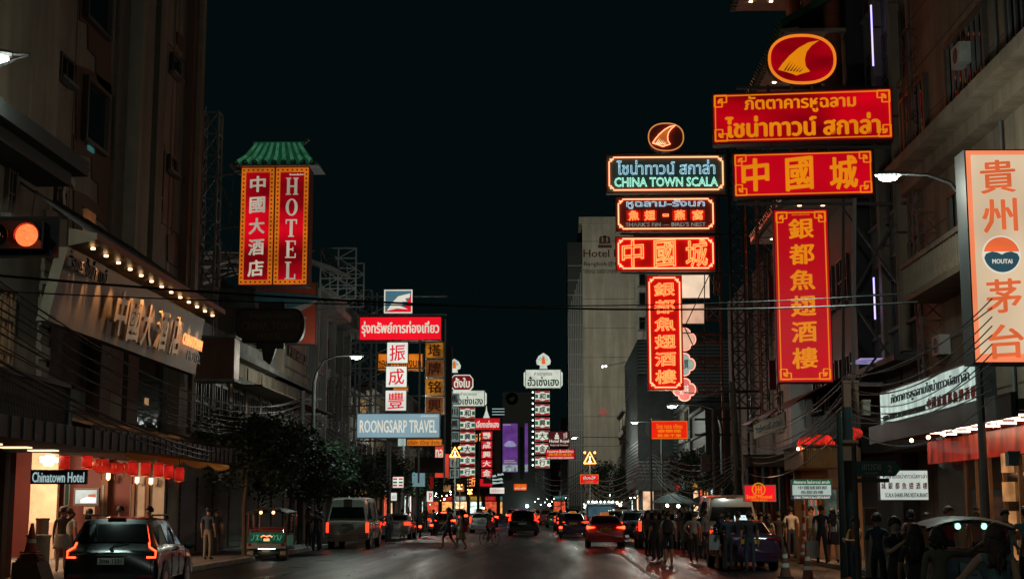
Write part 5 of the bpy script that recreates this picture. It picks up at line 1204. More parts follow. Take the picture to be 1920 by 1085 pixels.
# oval fin logos
def fin_logo(name, lab_, px, py, rx, ry, Y, neon):
    c = atY(px, py + ry, Y); o = thing(name, lab_, 'sign', c, 0); del o['_o']; a, b = rx * sc(Y), ry * sc(Y)
    n = 40; el = [(math.copysign(abs(math.cos(t)) ** .86, math.cos(t)) * a, math.copysign(abs(math.sin(t)) ** .86, math.sin(t)) * b + b) for t in [6.2832 * i / n for i in range(n)]]
    part('case', MB().prism(el, 0, .4, 'xz'), case_r, o, world=False)
    part('face', MB().prism([(x * .97, (z - b) * .97 + b) for x, z in el], -.03, -.002, 'xz'), pan_m if neon else E('red oval face', '#a80012', .9, .75, .6, (.5, 1, 1.4)), o, world=False)
    m = MB(); P = [(x * (.93 if neon else .97), -.05, (z - b) * (.93 if neon else .97) + b) for x, z in el]; m.tube(P + [P[0]], .035 if neon else .055, 6, False); part('rim', m, E('dim amber tube', (.7, .28, .08), .9) if neon else org, o, world=False)
    fin = [(-.72, -.42), (-.58, -.16), (-.38, .14), (-.10, .46), (.20, .68), (.52, .76), (.30, .56), (.14, .30), (.08, .0), (.10, -.28), (.22, -.50), (.0, -.58), (-.18, -.66), (-.32, -.58), (-.50, -.50)]
    P = [(x * a, z * b + b) for x, z in fin]
    part('fin', MB().prism(P, -.05, -.031, 'xz'), E('fin amber glow', '#c46a2a', .8, .3, 2, sample=False) if neon else yel, o, world=False)
    for k in range(6):
        x = -.55 + k * .085; z = -.46 - k * .012
        part('fin_streak', MB().prism([(x * a, z * b + b), ((x + .05) * a, z * b + b), ((x + .22 - k * .01) * a, (z + .42 - k * .05) * b + b)], -.06, -.051, 'xz'), M('streak red', (.25, .01, .01), .5) if not neon else E('pale neon streak', (1, .6, .35), 2.2), o, world=False)
    if neon:
        m = MB(); q = [(x, -.1, z) for x, z in P]; m.tube(q + [q[0]], .03, 6, False); part('neon_outline', m, neb, o, world=False)
    for sx in (-.3, .3): part('stem', MB().beam((sx * a, .2, -.4), (sx * a, .2, .12), .08), dsteel, o, world=False)
    return o
fin_logo('neon_fin_logo', 'small neon oval logo with a curved fin above the neon name sign', 1249, 256, 36, 29, Y, True)
# frame carrying the neon column
fr = thing('neon_sign_frame', 'rusty lattice frame beside and behind the neon sign column', 'sign frame', atY(1360, 740, 76), 0)
zt_ = atY(1370, 265, 76).z; z0_ = atY(1370, 742, 76).z
for px in (1352, 1372, 1398): p = atY(px, 600, 76); bar('post', (p.x, 76, z0_ - 4.5), (p.x, 76, zt_), .12, rsteel if px < 1360 else dsteel, fr)
py = 268; k = 0
while py < 740:
    z = atY(1370, py, 76).z; zn = atY(1370, py + 26, 76).z; a = atY(1352, 600, 76).x; b = atY(1398, 600, 76).x; c_ = atY(1372, 600, 76).x
    bar('crossbar', (c_, 76, z), (b, 76, z), .07, dsteel, fr); bar('brace', (c_, 76, z), (b, 76, zn), .06, dsteel, fr); bar('brace', (b, 76, z), (c_, 76, zn), .06, dsteel, fr); py += 26
for (pa, pb, px0) in ((519, 552, 1340), (575, 600, 1325), (627, 644, 1306), (673, 690, 1306), (720, 737, 1306)):
    za, zb_ = atY(1300, pa, 76).z, atY(1300, pb, 76).z; xa, xb = atY(px0, 600, 76).x, atY(1352, 600, 76).x
    bar('arm', (xa, 75.8, za), (xb, 76, za), .09, rsteel, fr); bar('arm', (xa, 75.8, zb_), (xb, 76, zb_), .09, rsteel, fr)
    n = 1; bar('arm_brace', (xa, 75.8, za), (xb, 76, zb_), .06, rsteel, fr); bar('arm_brace', (xa, 75.8, zb_), (xb, 76, za), .06, rsteel, fr); bar('arm_end', (xa, 75.8, za), (xa, 75.8, zb_), .08, rsteel, fr)
for py in (286, 365, 438, 511): z = atY(1300, py, 75.6).z; bar('rail', (atY(1165, 600, 75.6).x, 75.6, z), (atY(1398, 600, 75.6).x, 76, z), .09, dsteel, fr)
for (pa, pb) in (((1330, 515), (1285, 610)), ((1282, 610), (1345, 745)), ((1330, 515), (1352, 560)), ((1321, 515), (1321, 740)), ((1212, 624), (1400, 624)), ((1284, 735), (1352, 742))): bar('stay', atY(*pa, 75.5), atY(*pb, 75.5), .05, dsteel, fr)
# quatrefoil boxes behind the vertical neon sign
o = sign('white_light_box', 'large white light box peeping out right of the vertical neon sign', 1232, 1332, 514, 560, 77.2, E('warm white box', '#f0d2b4', 1.1, .2, 1), case_o, dep=.3)
o = sign('white_light_box', 'smaller peach light box under the large white one by the neon sign', 1276, 1322, 569, 607, 77.2, E('peach box', '#e8b596', 1.0, .25, 1.2), case_o, dep=.3)
def quatre(lab_, px, py, r_, mat):
    Y = 77.2; c = atY(px, py, Y); o = thing('lobed_sign', lab_, 'sign', c, 0, 'lobed signs right of the vertical neon sign'); r = r_ * sc(Y); P = []
    for k in range(32):
        t = 6.2832 * k / 32; q = r * (.74 + .26 * abs(math.cos(2 * t)) ** .5); P.append((c.x + q * math.cos(t), c.z + q * math.sin(t)))
    part('case', MB().prism(P, Y, Y + .3, 'xz'), case_o, o); part('face', MB().prism([((a - c.x) * .9 + c.x, (b - c.z) * .9 + c.z) for a, b in P], Y - .03, Y - .002, 'xz'), mat, o)
    m = MB(); P3 = [(a, Y - .04, b) for a, b in P]; m.tube(P3 + [P3[0]], .04, 6, False); part('neon_rim', m, E('pink neon rim', (1, .35, .25), 1.6), o); return o
quatre('upper peach lobed sign behind the vertical neon sign', 1283, 636, 21, E('peach box', '#e8b596', 1.0, .25, 1.2))
q_ = quatre('middle pale green lobed sign behind the vertical neon sign', 1282, 683, 21, E('green white box', '#9fb3a6', .9, .25, 1.2)); text('品質', 0, 0, .5, .5, inkd, q_, y=-.06, bold=.02)
q_ = quatre('lowest pink lobed sign behind the vertical neon sign', 1283, 730, 21, E('pink box', '#e07068', 1.0, .25, 1.2)); text('好味', 0, 0, .5, .5, wht, q_, y=-.06, bold=.02)
# lattice masts in the dark between the neon column and the big signs
mast('lattice_mast', 'thin dark lattice mast just right of the neon sign frame', atY(1420, 600, 72).x, 72, 5.5, atY(1420, 380, 72).z, .9, .6, 14, dsteel, .07)
mast('lattice_mast', 'rusty lattice mast left of the tall red vertical sign', atY(1440, 600, 58).x, 58, 5.5, atY(1440, 200, 58).z, .7, .6, 16, rsteel, .05)
sd = sign('side_red_panel', 'narrow dim red panel left of the tall red vertical sign', 1443, 1456, 520, 585, 56, M('dull red panel', (.35, .06, .04), .6), case_r, dep=.2)
sd = sign('side_red_panel', 'lower narrow dim red panel left of the tall red vertical sign', 1443, 1456, 675, 730, 56, M('dull red panel', (.35, .06, .04), .6), case_r, dep=.2)

# ---- big red signs
Y = 50
big = sign('big_thai_sign', 'largest red sign with two lines of amber Thai lettering', 1338, 1672, 170, 266, Y, red, case_r, yaw=-R(5.0), dep=.55)
border(big, .10, .035, yel); frets(big, .10, .42, .05, yel)
lab(big, 'ภัตตาคารหูฉลาม', .49, .26, .62, .36, yel, bold=.035, name='lettering'); lab(big, 'ไชน่าทาวน์ สกาล่า', .50, .68, .86, .44, yel, bold=.045, name='lettering')
b2 = sign('big_character_sign', 'bright red sign with three amber characters under the largest sign', 1377, 1636, 284, 368, Y, E('red sign face b', '#c40018', 1.0, .28, .4, (.5, 1, 1)), case_r, yaw=-R(5.0), dep=.55)
border(b2, .08, .03, yel); frets(b2, .08, .38, .045, yel)
for i, ch in enumerate('中國城'): lab(b2, ch, .16 + .315 * i, .5, .2, .76, yel, bold=.03, name='character')
b3_ = sign('tall_vertical_sign', 'tall red vertical sign with six amber characters', 1459, 1562, 392, 717, Y, E('red sign face c', '#c00016', 1.0, .22, .3, (1, 1, .5)), case_r, yaw=-R(4.0), dep=.55)
border(b3_, .11, .035, yel); frets(b3_, .11, .36, .045, yel)
for i, ch in enumerate('銀都魚翅酒樓'): lab(b3_, ch, .5, .115 + .149 * i, .46, .122, yel, bold=.028, name='character')
lab(b3_, 'ภัตตาคารไชน่าทาวน์', .5, .033, .32, .009, yel)
fin_logo('fin_logo', 'large red oval logo with a curved amber fin on top of the big signs', 1505, 109, 65, 49, Y, False)
fr = thing('big_sign_frame', 'dark steel frame behind the big red signs and reaching right to the building', 'sign frame', atY(1590, 740, 51), 0)
for px, pt, pb in ((1440, 160, 392), (1581, 160, 740), (1600, 370, 720), (1665, 190, 420)): p = atY(px, pt, 51); q = atY(px, pb, 51); bar('post', q, p, .1, dsteel if px != 1600 else steel, fr)
for py in (165, 276, 382): p = atY(1380, py, 51); q = atY(1690, py, 50.5); bar('rail', p, q, .1, dsteel, fr)
bar('base_rail', atY(1598, 720, 50), atY(1655, 720, 50), .13, steel, fr); bar('post', atY(1600, 720, 50), atY(1602, 372, 50), .12, steel, fr)
for (a, b) in (((1580, 390), (1690, 540)), ((1690, 390), (1595, 560)), ((1595, 560), (1690, 700)), ((1665, 640), (1590, 740)), ((1600, 553), (1700, 553)), ((1690, 380), (1690, 740)), ((1715, 190), (1715, 600))): bar('stay', atY(*a, 50.6), atY(*b, 50.6), .08, dsteel, fr)
mast('lattice_mast', 'dark lattice mast rising right of the big signs above the street lamp', atY(1722, 300, 47).x, 46.5, 8.5, atY(1722, 70, 47).z, .9, .7, 9, dsteel, .055)
mast('lattice_mast', 'dark lattice mast between the tall vertical sign and the right building', atY(1745, 600, 45).x, 45, 5.5, atY(1745, 400, 45).z, .7, .6, 8, dsteel, .05)

# ---- liquor sign, right edge
Y = 33
mo = sign('liquor_sign', 'tall peach lightbox with orange characters and a round logo at the right edge', 1827, 1960, 280, 681, Y, E('peach lightbox', '#f0855a', 1.0, .12, .5), M('sign case black', (.012, .013, .013), .55), dep=.75, yaw=.02)
w, h = mo['w'], mo['h']
part('pale_field', MB().box(-w / 2 + .14, w / 2 - .1, -.04, -.022, .22, h - .14), E('cream lightbox', '#dcc2a0', 1.0, .30, .45, (1, 1, .8)), mo, world=False)
oc = E('faded orange lettering', '#e2683a', .95, .15, 1, sample=False)
for ch, py in (('貴', 332), ('州', 405), ('茅', 555), ('台', 640)):
    cx = (1887 - 1893.5) * mo['px']; cz = atY(1887, py, Y).z - mo.location.z; text(ch, cx, cz, .82, .80, oc, mo, y=-.055, bold=.02, name='character')
cx = (1887 - 1893.5) * mo['px']; cz = atY(1887, 478, Y).z - mo.location.z
part('logo_disc', MB().lathe([(.44, -.06), (.44, -.042)], (cx, 0, cz), 32, 'y'), E('logo cream', '#dcd8c8', 1.0, sample=False), mo, world=False)
top = [(math.cos(t) * .41, math.sin(t) * .41) for t in [R(10 + i * 10) for i in range(17)]]
heart = [(-.40, .10), (-.30, .19), (-.15, .20), (0, .10), (.15, .20), (.30, .19), (.40, .10)]
part('logo_top', MB().prism([(cx + a, cz + b) for a, b in top + heart], -.07, -.061, 'xz'), oc, mo, world=False)
low = [(math.cos(t) * .41, math.sin(t) * .41) for t in [R(190 + i * 10) for i in range(17)]]
part('logo_base', MB().prism([(cx + a, cz + b) for a, b in low + [(.36, .02), (.22, .07), (.1, .05), (0, 0), (-.1, .05), (-.22, .07), (-.36, .02)]], -.07, -.061, 'xz'), E('logo blue ink', '#2a4a55', 1.0, sample=False), mo, world=False)
text('MOUTAI', cx, cz - .16, .46, .11, wht, mo, y=-.075, bold=.03)
# ---- white lightbox along the canopy (faces the street)
a = atX(1838, 676, 10.5); b = atX(1651, 738, 10.5); c = atX(1841, 744, 10.5); d = atX(1656, 803, 10.5)
L = b.y - a.y; zt_ = (a.z + b.z) / 2; zb_ = (c.z + d.z) / 2; hh = zt_ - zb_
cs = thing('canopy_sign', 'long white lightbox with Thai and red characters above the restaurant canopy', 'sign', (10.5, (a.y + b.y) / 2, zb_)); cs.rotation_euler = (0, 0, -math.pi / 2); del cs['_o']; cs['w'] = L; cs['h'] = hh
part('case', MB().box(-L / 2 - .06, L / 2 + .06, 0, .35, -.06, hh + .06), case_d, cs, world=False); part('face', MB().box(-L / 2, L / 2, -.02, -.002, 0, hh), wface2, cs, world=False)
ik = M('blue black ink', (.02, .03, .04), .6)
lab(cs, 'ภัตตาคารหูฉลามไชน่าทาวน์สกาล่า', .53, .30, .78, .38, ik, bold=.01); lab(cs, 'CHINA TOWN SCALA SHARK-FINS RESTAURANT', .28, .80, .48, .17, ik, bold=.01)
for i, ch in enumerate('中國城銀都魚翅酒樓'): lab(cs, ch, .555 + .049 * i, .73, .037, .32, inkr, bold=.03, name='character')
# ---- smaller signs at the pavement
s2 = sign('restaurant_sign', 'white lightbox with Thai, red characters and English behind the street name plate', 1650, 1742, 880, 938, 37.5, E('white lightbox b', '#c6cdc4', .9, .15, 1.5), case_d, yaw=-.03, dep=.25)
lab(s2, 'หูฉลามไชน่าทาวน์สกาล่า', .52, .22, .88, .22, ik); lab(s2, 'SCALA SHARK-FINS RESTAURANT', .54, .82, .86, .14, ik, bold=.01)
for i, ch in enumerate('城銀都魚翅酒樓'): lab(s2, ch, .08 + .14 * i, .52, .09, .22, inkr, bold=.02, name='character')
s3 = sign('green_band_sign', 'white sign with green bands hung at the restaurant door', 1485, 1560, 898, 936, 45, E('white lightbox c', '#a9b8ae', .85, .15, 1.5), case_d, yaw=-.02, dep=.25)
part('green_band', MB().box(-s3['w'] / 2, s3['w'] / 2, -.03, -.022, s3['h'] * .73, s3['h']), E('green band', '#1c5038', .8, 0, sample=False), s3, world=False)
part('teal_band', MB().box(-s3['w'] / 2, s3['w'] / 2, -.03, -.022, 0, s3['h'] * .22), E('teal band', '#1a3c44', .8, 0, sample=False), s3, world=False)
lab(s3, 'ภัตตาคาร ไชน่าทาวน์ สกาล่า', .5, .13, .9, .16, wht, bold=.01, y=-.04); lab(s3, '中國城銀都', .52, .41, .72, .17, ik, bold=.01); lab(s3, '魚翅酒樓', .5, .64, .56, .16, ik, bold=.01); lab(s3, 'CHINA TOWN SCALA RESTAURANT', .5, .89, .9, .12, wht, bold=.02, y=-.04)
s4 = sign('hostel_sign', 'bright red sign reading Scala Hostel under the old awnings', 1395, 1455, 908, 940, 49, red2, M('peach trim', (.5, .3, .22), .5), yaw=-.05, dep=.25)
lab(s4, 'Scala Hostel', .47, .70, .80, .22, yel, bold=.03); lab(s4, '同發旅社', .48, .91, .5, .12, yel, bold=.01); border(s4, 0, .04, M('peach trim', (.5, .3, .22), .5))
m = MB(); m.tube([(math.cos(t) * .21 - .04, -.04, math.sin(t) * .21 + s4['h'] * .72) for t in [6.2832 * i / 18 for i in range(19)]], .022, 6, False); part('round_logo', m, yel, s4, world=False)
m = MB(); [m.box(-.04 + dx - .018, -.04 + dx + .018, -.05, -.03, s4['h'] * .72 - .14, s4['h'] * .72 + .14) for dx in (-.09, 0, .09)]; m.box(-.13, .05, -.05, -.03, s4['h'] * .72 - .02, s4['h'] * .72 + .02); part('logo_bars', m, yel, s4, world=False)
s5 = sign('red_street_sign', 'red orange sign with amber Thai and characters low under the neon column', 1220, 1290, 788, 823, 74, E('red orange face', '#e5200e', 1.0, .15, 1), case_r, yaw=-.02, dep=.25)
lab(s5, 'ไทย ทอง เทียน', .5, .30, .7, .26, yel, bold=.02); lab(s5, '泰榮傑', .5, .56, .64, .17, yel, bold=.03); lab(s5, '批发千里', .5, .80, .64, .17, yel, bold=.03); border(s5, 0.02, .03, yel)
bar('post', (0, 0, 0), (0, 0, 1), .01, steel, s5, off=(0, 0, 0)) if False else None
# yellow cloth banner facing the street
a = atX(1413, 797, 9.6); b = atX(1471, 771, 9.6); c = atX(1471, 803, 9.6)
o = thing('cloth_banner', 'faded yellow banner with blue Thai letters above the old awning', 'banner', (9.6, (a.y + b.y) / 2, c.z)); o.rotation_euler = (0, 0, -math.pi / 2); del o['_o']; o['w'] = a.y - b.y; o['h'] = b.z - c.z
part('cloth', MB().box(-o['w'] / 2, o['w'] / 2, 0, .06, 0, o['h']), M('faded yellow cloth', (.42, .34, .18), .8, 0, .2, 2), o, world=False); lab(o, 'ไชน่าทาวน์ สกาล่า', .5, .45, .85, .5, M('blue paint', (.06, .20, .28), .7), bold=.03, y=-.01)
# hotel lobby signs
s6 = sign('hanging_hotel_sign', 'dark hanging sign reading Chinatown Hotel at the lobby', 58, 161, 880, 907, 34.6, M('black sign board', (.03, .025, .028), .5), case_d, yaw=.08, dep=.1)
lab(s6, 'Chinatown Hotel', .5, .52, .92, .74, E('cool white letter', '#a9c4c4', .85, .15, 2, sample=False), bold=.02)
# green street name plate on its pole
Y = 29
sp = thing('street_name_plate', 'green arrow-shaped street name plate on a dark pole', 'street sign', atY(1600, 893, Y)); 
a = atY(1604, 864, Y); b = atY(1690, 892, Y); tip = atY(1690, 878, Y); k = atY(1678, 878, Y)
part('plate', MB().prism([(a.x, a.z), (k.x, a.z), (tip.x, tip.z), (k.x, b.z), (a.x, b.z)], Y, Y + .06, 'xz'), M('street sign green', (.05, .17, .155), .5), sp)
cx0 = sp.location
text('เยาวราช', atY(1634, 876, Y).x - cx0.x, atY(1634, 875, Y).z - cx0.z, 34 * sc(Y), 11 * sc(Y), M('sign grey letter', (.6, .58, .52), .5), sp, y=-.01 - .0, bold=.01)
text('Yaowarat Rd.', atY(1634, 886, Y).x - cx0.x, atY(1634, 886, Y).z - cx0.z, 26 * sc(Y), 4 * sc(Y), M('sign grey letter', (.6, .58, .52), .5), sp, y=-.01)
text('2', atY(1668, 878, Y).x - cx0.x, atY(1668, 878, Y).z - cx0.z, 8 * sc(Y), 13 * sc(Y), M('sign orange letter', (.8, .45, .2), .5), sp, y=-.01, bold=.02)
m = MB(); p = atY(1604, 880, Y); m.lathe([(.05, .14), (.05, p.z + .5)], (p.x, Y + .08, 0), 8); part('pole', m, dsteel, sp)
m = MB(); q = atY(1640, 900, Y); m.box(p.x, atY(1668, 900, Y).x, Y + .02, Y + .08, q.z - .04, q.z + .04); part('under_bracket', m, dsteel, sp)
# ================================================================ VEHICLES
tyrem = M('tyre rubber', (.015, .015, .015), .85, 0, .2, 8); rimm = M('alloy rim', (.35, .36, .37), .3, .8, .1, 6)
carglass = M('car glass', (.006, .008, .009), .04, 0, 0); chrome = M('chrome', (.6, .6, .6), .12, 1, 0); plast = M('black plastic', (.018, .018, .019), .55, 0, .2, 8)
tail_on = E('tail lamp lit', (1, .028, .008), 14.0, base=(.4, .01, .01)); tail_dim = E('tail lamp running', (1, .04, .012), 2.6, base=(.4, .01, .01)); tail_off = M('tail lamp glass', (.22, .012, .012), .15, coat=.6)
tail_hook = E('tail tube lit', (1, .055, .015), 6.0, base=(.4, .01, .01))
brake = E('brake lamp lit', (1, .03, .01), 24.0, base=(.4, .01, .01)); amber = E('amber lamp', (1, .35, .05), 5.0); whitel = E('white lamp', (.85, 1, .95), 9)
plate_w = M('plate white', (.55, .55, .50), .5); plate_y = M('plate yellow', (.62, .36, .05), .5); plate_k = M('plate ink', (.02, .02, .02), .6)
def paint(key, col, rough=.22): return M('paint ' + key, col, rough, .15, .12, 2.0, coat=.9)
SPEC = {  # L, W, H, stations (y from rear, z belt, z roof, half belt, half roof); greenhouse between marked stations
 'suv': dict(L=4.45, W=1.87, H=1.64, zl=.30, wr=.35, st=[(0, .92, .94, .82, .78), (.05, .98, 1.0, .88, .84), (.10, 1.04, 1.10, .89, .80), (.42, 1.05, 1.60, .90, .66), (1.2, 1.04, 1.645, .92, .68), (2.5, 1.02, 1.60, .92, .66), (3.25, 1.0, 1.04, .91, .80), (4.1, .92, .95, .87, .74), (4.4, .72, .75, .80, .70), (4.45, .6, .62, .76, .66)], gl=(2, 3, 5, 6)),
 'sedan': dict(L=4.55, W=1.75, H=1.47, zl=.26, wr=.32, st=[(0, .86, .88, .76, .70), (.05, .96, .98, .83, .76), (.10, 1.02, 1.05, .83, .74), (.60, 1.0, 1.08, .85, .70), (1.25, .98, 1.42, .86, .58), (1.9, .97, 1.47, .87, .60), (2.6, .96, 1.42, .87, .60), (3.35, .95, .98, .86, .74), (4.2, .84, .86, .82, .7), (4.5, .65, .67, .75, .65), (4.55, .5, .52, .72, .62)], gl=(3, 4, 6, 7)),
 'hatch': dict(L=3.9, W=1.68, H=1.50, zl=.26, wr=.30, st=[(0, .80, .82, .72, .68), (.06, .92, .94, .80, .76), (.12, .98, 1.06, .82, .72), (.55, .97, 1.46, .83, .58), (1.2, .96, 1.50, .84, .60), (2.1, .95, 1.45, .84, .60), (2.9, .93, .96, .82, .72), (3.6, .82, .84, .78, .68), (3.9, .6, .62, .70, .60)], gl=(2, 3, 5, 6)),
 'van': dict(L=5.38, W=1.88, H=2.28, zl=.34, wr=.34, st=[(0, 1.16, 1.18, .86, .86), (.03, 1.18, 1.22, .91, .90), (.06, 1.20, 1.26, .92, .89), (.22, 1.22, 2.16, .92, .72), (.45, 1.22, 2.27, .93, .74), (3.9, 1.2, 2.28, .93, .74), (4.75, 1.15, 1.45, .92, .78), (5.2, 1.0, 1.05, .88, .76), (5.38, .7, .72, .84, .74)], gl=(2, 3, 5, 6)),
 'pickup': dict(L=5.1, W=1.80, H=1.70, zl=.42, wr=.37, st=[(0, 1.02, 1.04, .86, .84), (.04, 1.05, 1.07, .88, .86), (1.55, 1.05, 1.07, .88, .86), (1.62, 1.06, 1.12, .88, .80), (1.85, 1.06, 1.64, .88, .64), (3.0, 1.04, 1.70, .89, .66), (3.4, 1.03, 1.62, .89, .66), (4.0, 1.02, 1.06, .88, .78), (4.9, .92, .95, .85, .75), (5.1, .7, .72, .8, .7)], gl=(3, 4, 6, 7)),
}
def car_meshes(kind):
    S_ = SPEC[kind]; L = S_['L']; W_ = S_['W'] / 2; zl = S_['zl']; st = S_['st']; m = MB(); rows = []
    for (y, zb, zr, wb, wr) in st:
        e = .94 if y < .04 or y > L - .04 else 1.0
        half = [(W_ * .84 * e, zl), (W_ * .985 * e, zl + .10), (W_ * 1.0 * e, zl + (zb - zl) * .45), (max(wb, W_ * .96) * e if zr - zb < .2 else wb, zl + (zb - zl) * .82), (wb * .985, zb), (wr, zr - (.05 if zr - zb > .2 else .012)), (wr * .82, zr), (wr * .4, zr + .012), (0, zr + .016)]
        rows.append([(x, y - L / 2, z) for x, z in half] + [(-x, y - L / 2, z) for x, z in half[::-1][1:]])
    n = len(rows[0]); vs = [p for r in rows for p in r]; fs = []
    for i in range(len(rows) - 1):
        for k in range(n - 1): fs.append((i * n + k, i * n + k + 1, (i + 1) * n + k + 1, (i + 1) * n + k))
        fs.append((i * n + n - 1, i * n, (i + 1) * n, (i + 1) * n + n - 1))
    fs += [tuple(range(n)), tuple((len(rows) - 1) * n + k for k in range(n))[::-1]]
    m.add(vs, fs); out = {'body': m}
    a, b, c, d = S_['gl']; A, B, C_, D = st[a], st[b], st[c], st[d]
    def lerp(p, q, t): return [p[i] + (q[i] - p[i]) * t for i in range(5)]
    # rear window between belt station a and roof station b
    m = MB(); t0, t1 = (.06, .80) if kind != 'van' else (.10, .66); p = lerp(A, B, t0); q = lerp(A, B, t1); nrm = .012
    zA = p[2] + .02; zB = q[2] - .0; wA = (p[4] * .86 + p[3] * .05); wB = q[4] * .90
    ya, yb = p[0] - L / 2, q[0] - L / 2; dy, dz = (yb - ya), (zB - zA); ln_ = math.hypot(dy, dz); oy, oz = -dz / ln_ * .022, dy / ln_ * .022
    m.add([(-wA, ya + oy, zA + oz), (wA, ya + oy, zA + oz), (wB, yb + oy, zB + oz), (-wB, yb + oy, zB + oz), (-wA, ya - oy, zA - oz), (wA, ya - oy, zA - oz), (wB, yb - oy, zB - oz), (-wB, yb - oy, zB - oz)], [(0, 1, 2, 3), (7, 6, 5, 4), (0, 4, 5, 1), (1, 5, 6, 2), (2, 6, 7, 3), (3, 7, 4, 0)]); out['rear'] = m
    # windscreen
    p = lerp(C_, D, .12); q = lerp(C_, D, .92); m = MB(); m.add([(-p[4] * .9, p[0] - L / 2, p[2] + .012), (p[4] * .9, p[0] - L / 2, p[2] + .012), (q[4] * .9, q[0] - L / 2, q[2] + .014), (-q[4] * .9, q[0] - L / 2, q[2] + .014)], [(0, 1, 2, 3)]); out['front'] = m
    # side windows
    out['side'] = []
    g0, g1 = st[b][0] - .10, st[c][0] + .35; nwin = 3 if kind in ('suv', 'van') else 2
    if kind == 'pickup': g0 = st[b][0] + .05
    def at(y):
        for u, v in zip(st, st[1:]):
            if u[0] <= y <= v[0]: t = (y - u[0]) / max(1e-6, v[0] - u[0]); return lerp(u, v, t)
        return st[-1]
    for s in (-1, 1):
        for k in range(nwin):
            y0 = g0 + (g1 - g0) * k / nwin + .05; y1 = g0 + (g1 - g0) * (k + 1) / nwin - .05; q = []
            for yy, f in ((y0, .10), (y1, .10), (y1, .84), (y0, .84)):
                r = at(yy); wx = r[3] * .985 + (r[4] - r[3] * .985) * f; zz = r[1] + (r[2] - .05 - r[1]) * f; q.append((s * (wx + .012), yy - L / 2, zz))
            m = MB(); m.add(q, [(0, 1, 2, 3)]); out['side'].append(m)
    return out
CARM = {}
def place(px, Y, z=0.0):
    return (px - 1040) * Y / F * 1.0, Y, z
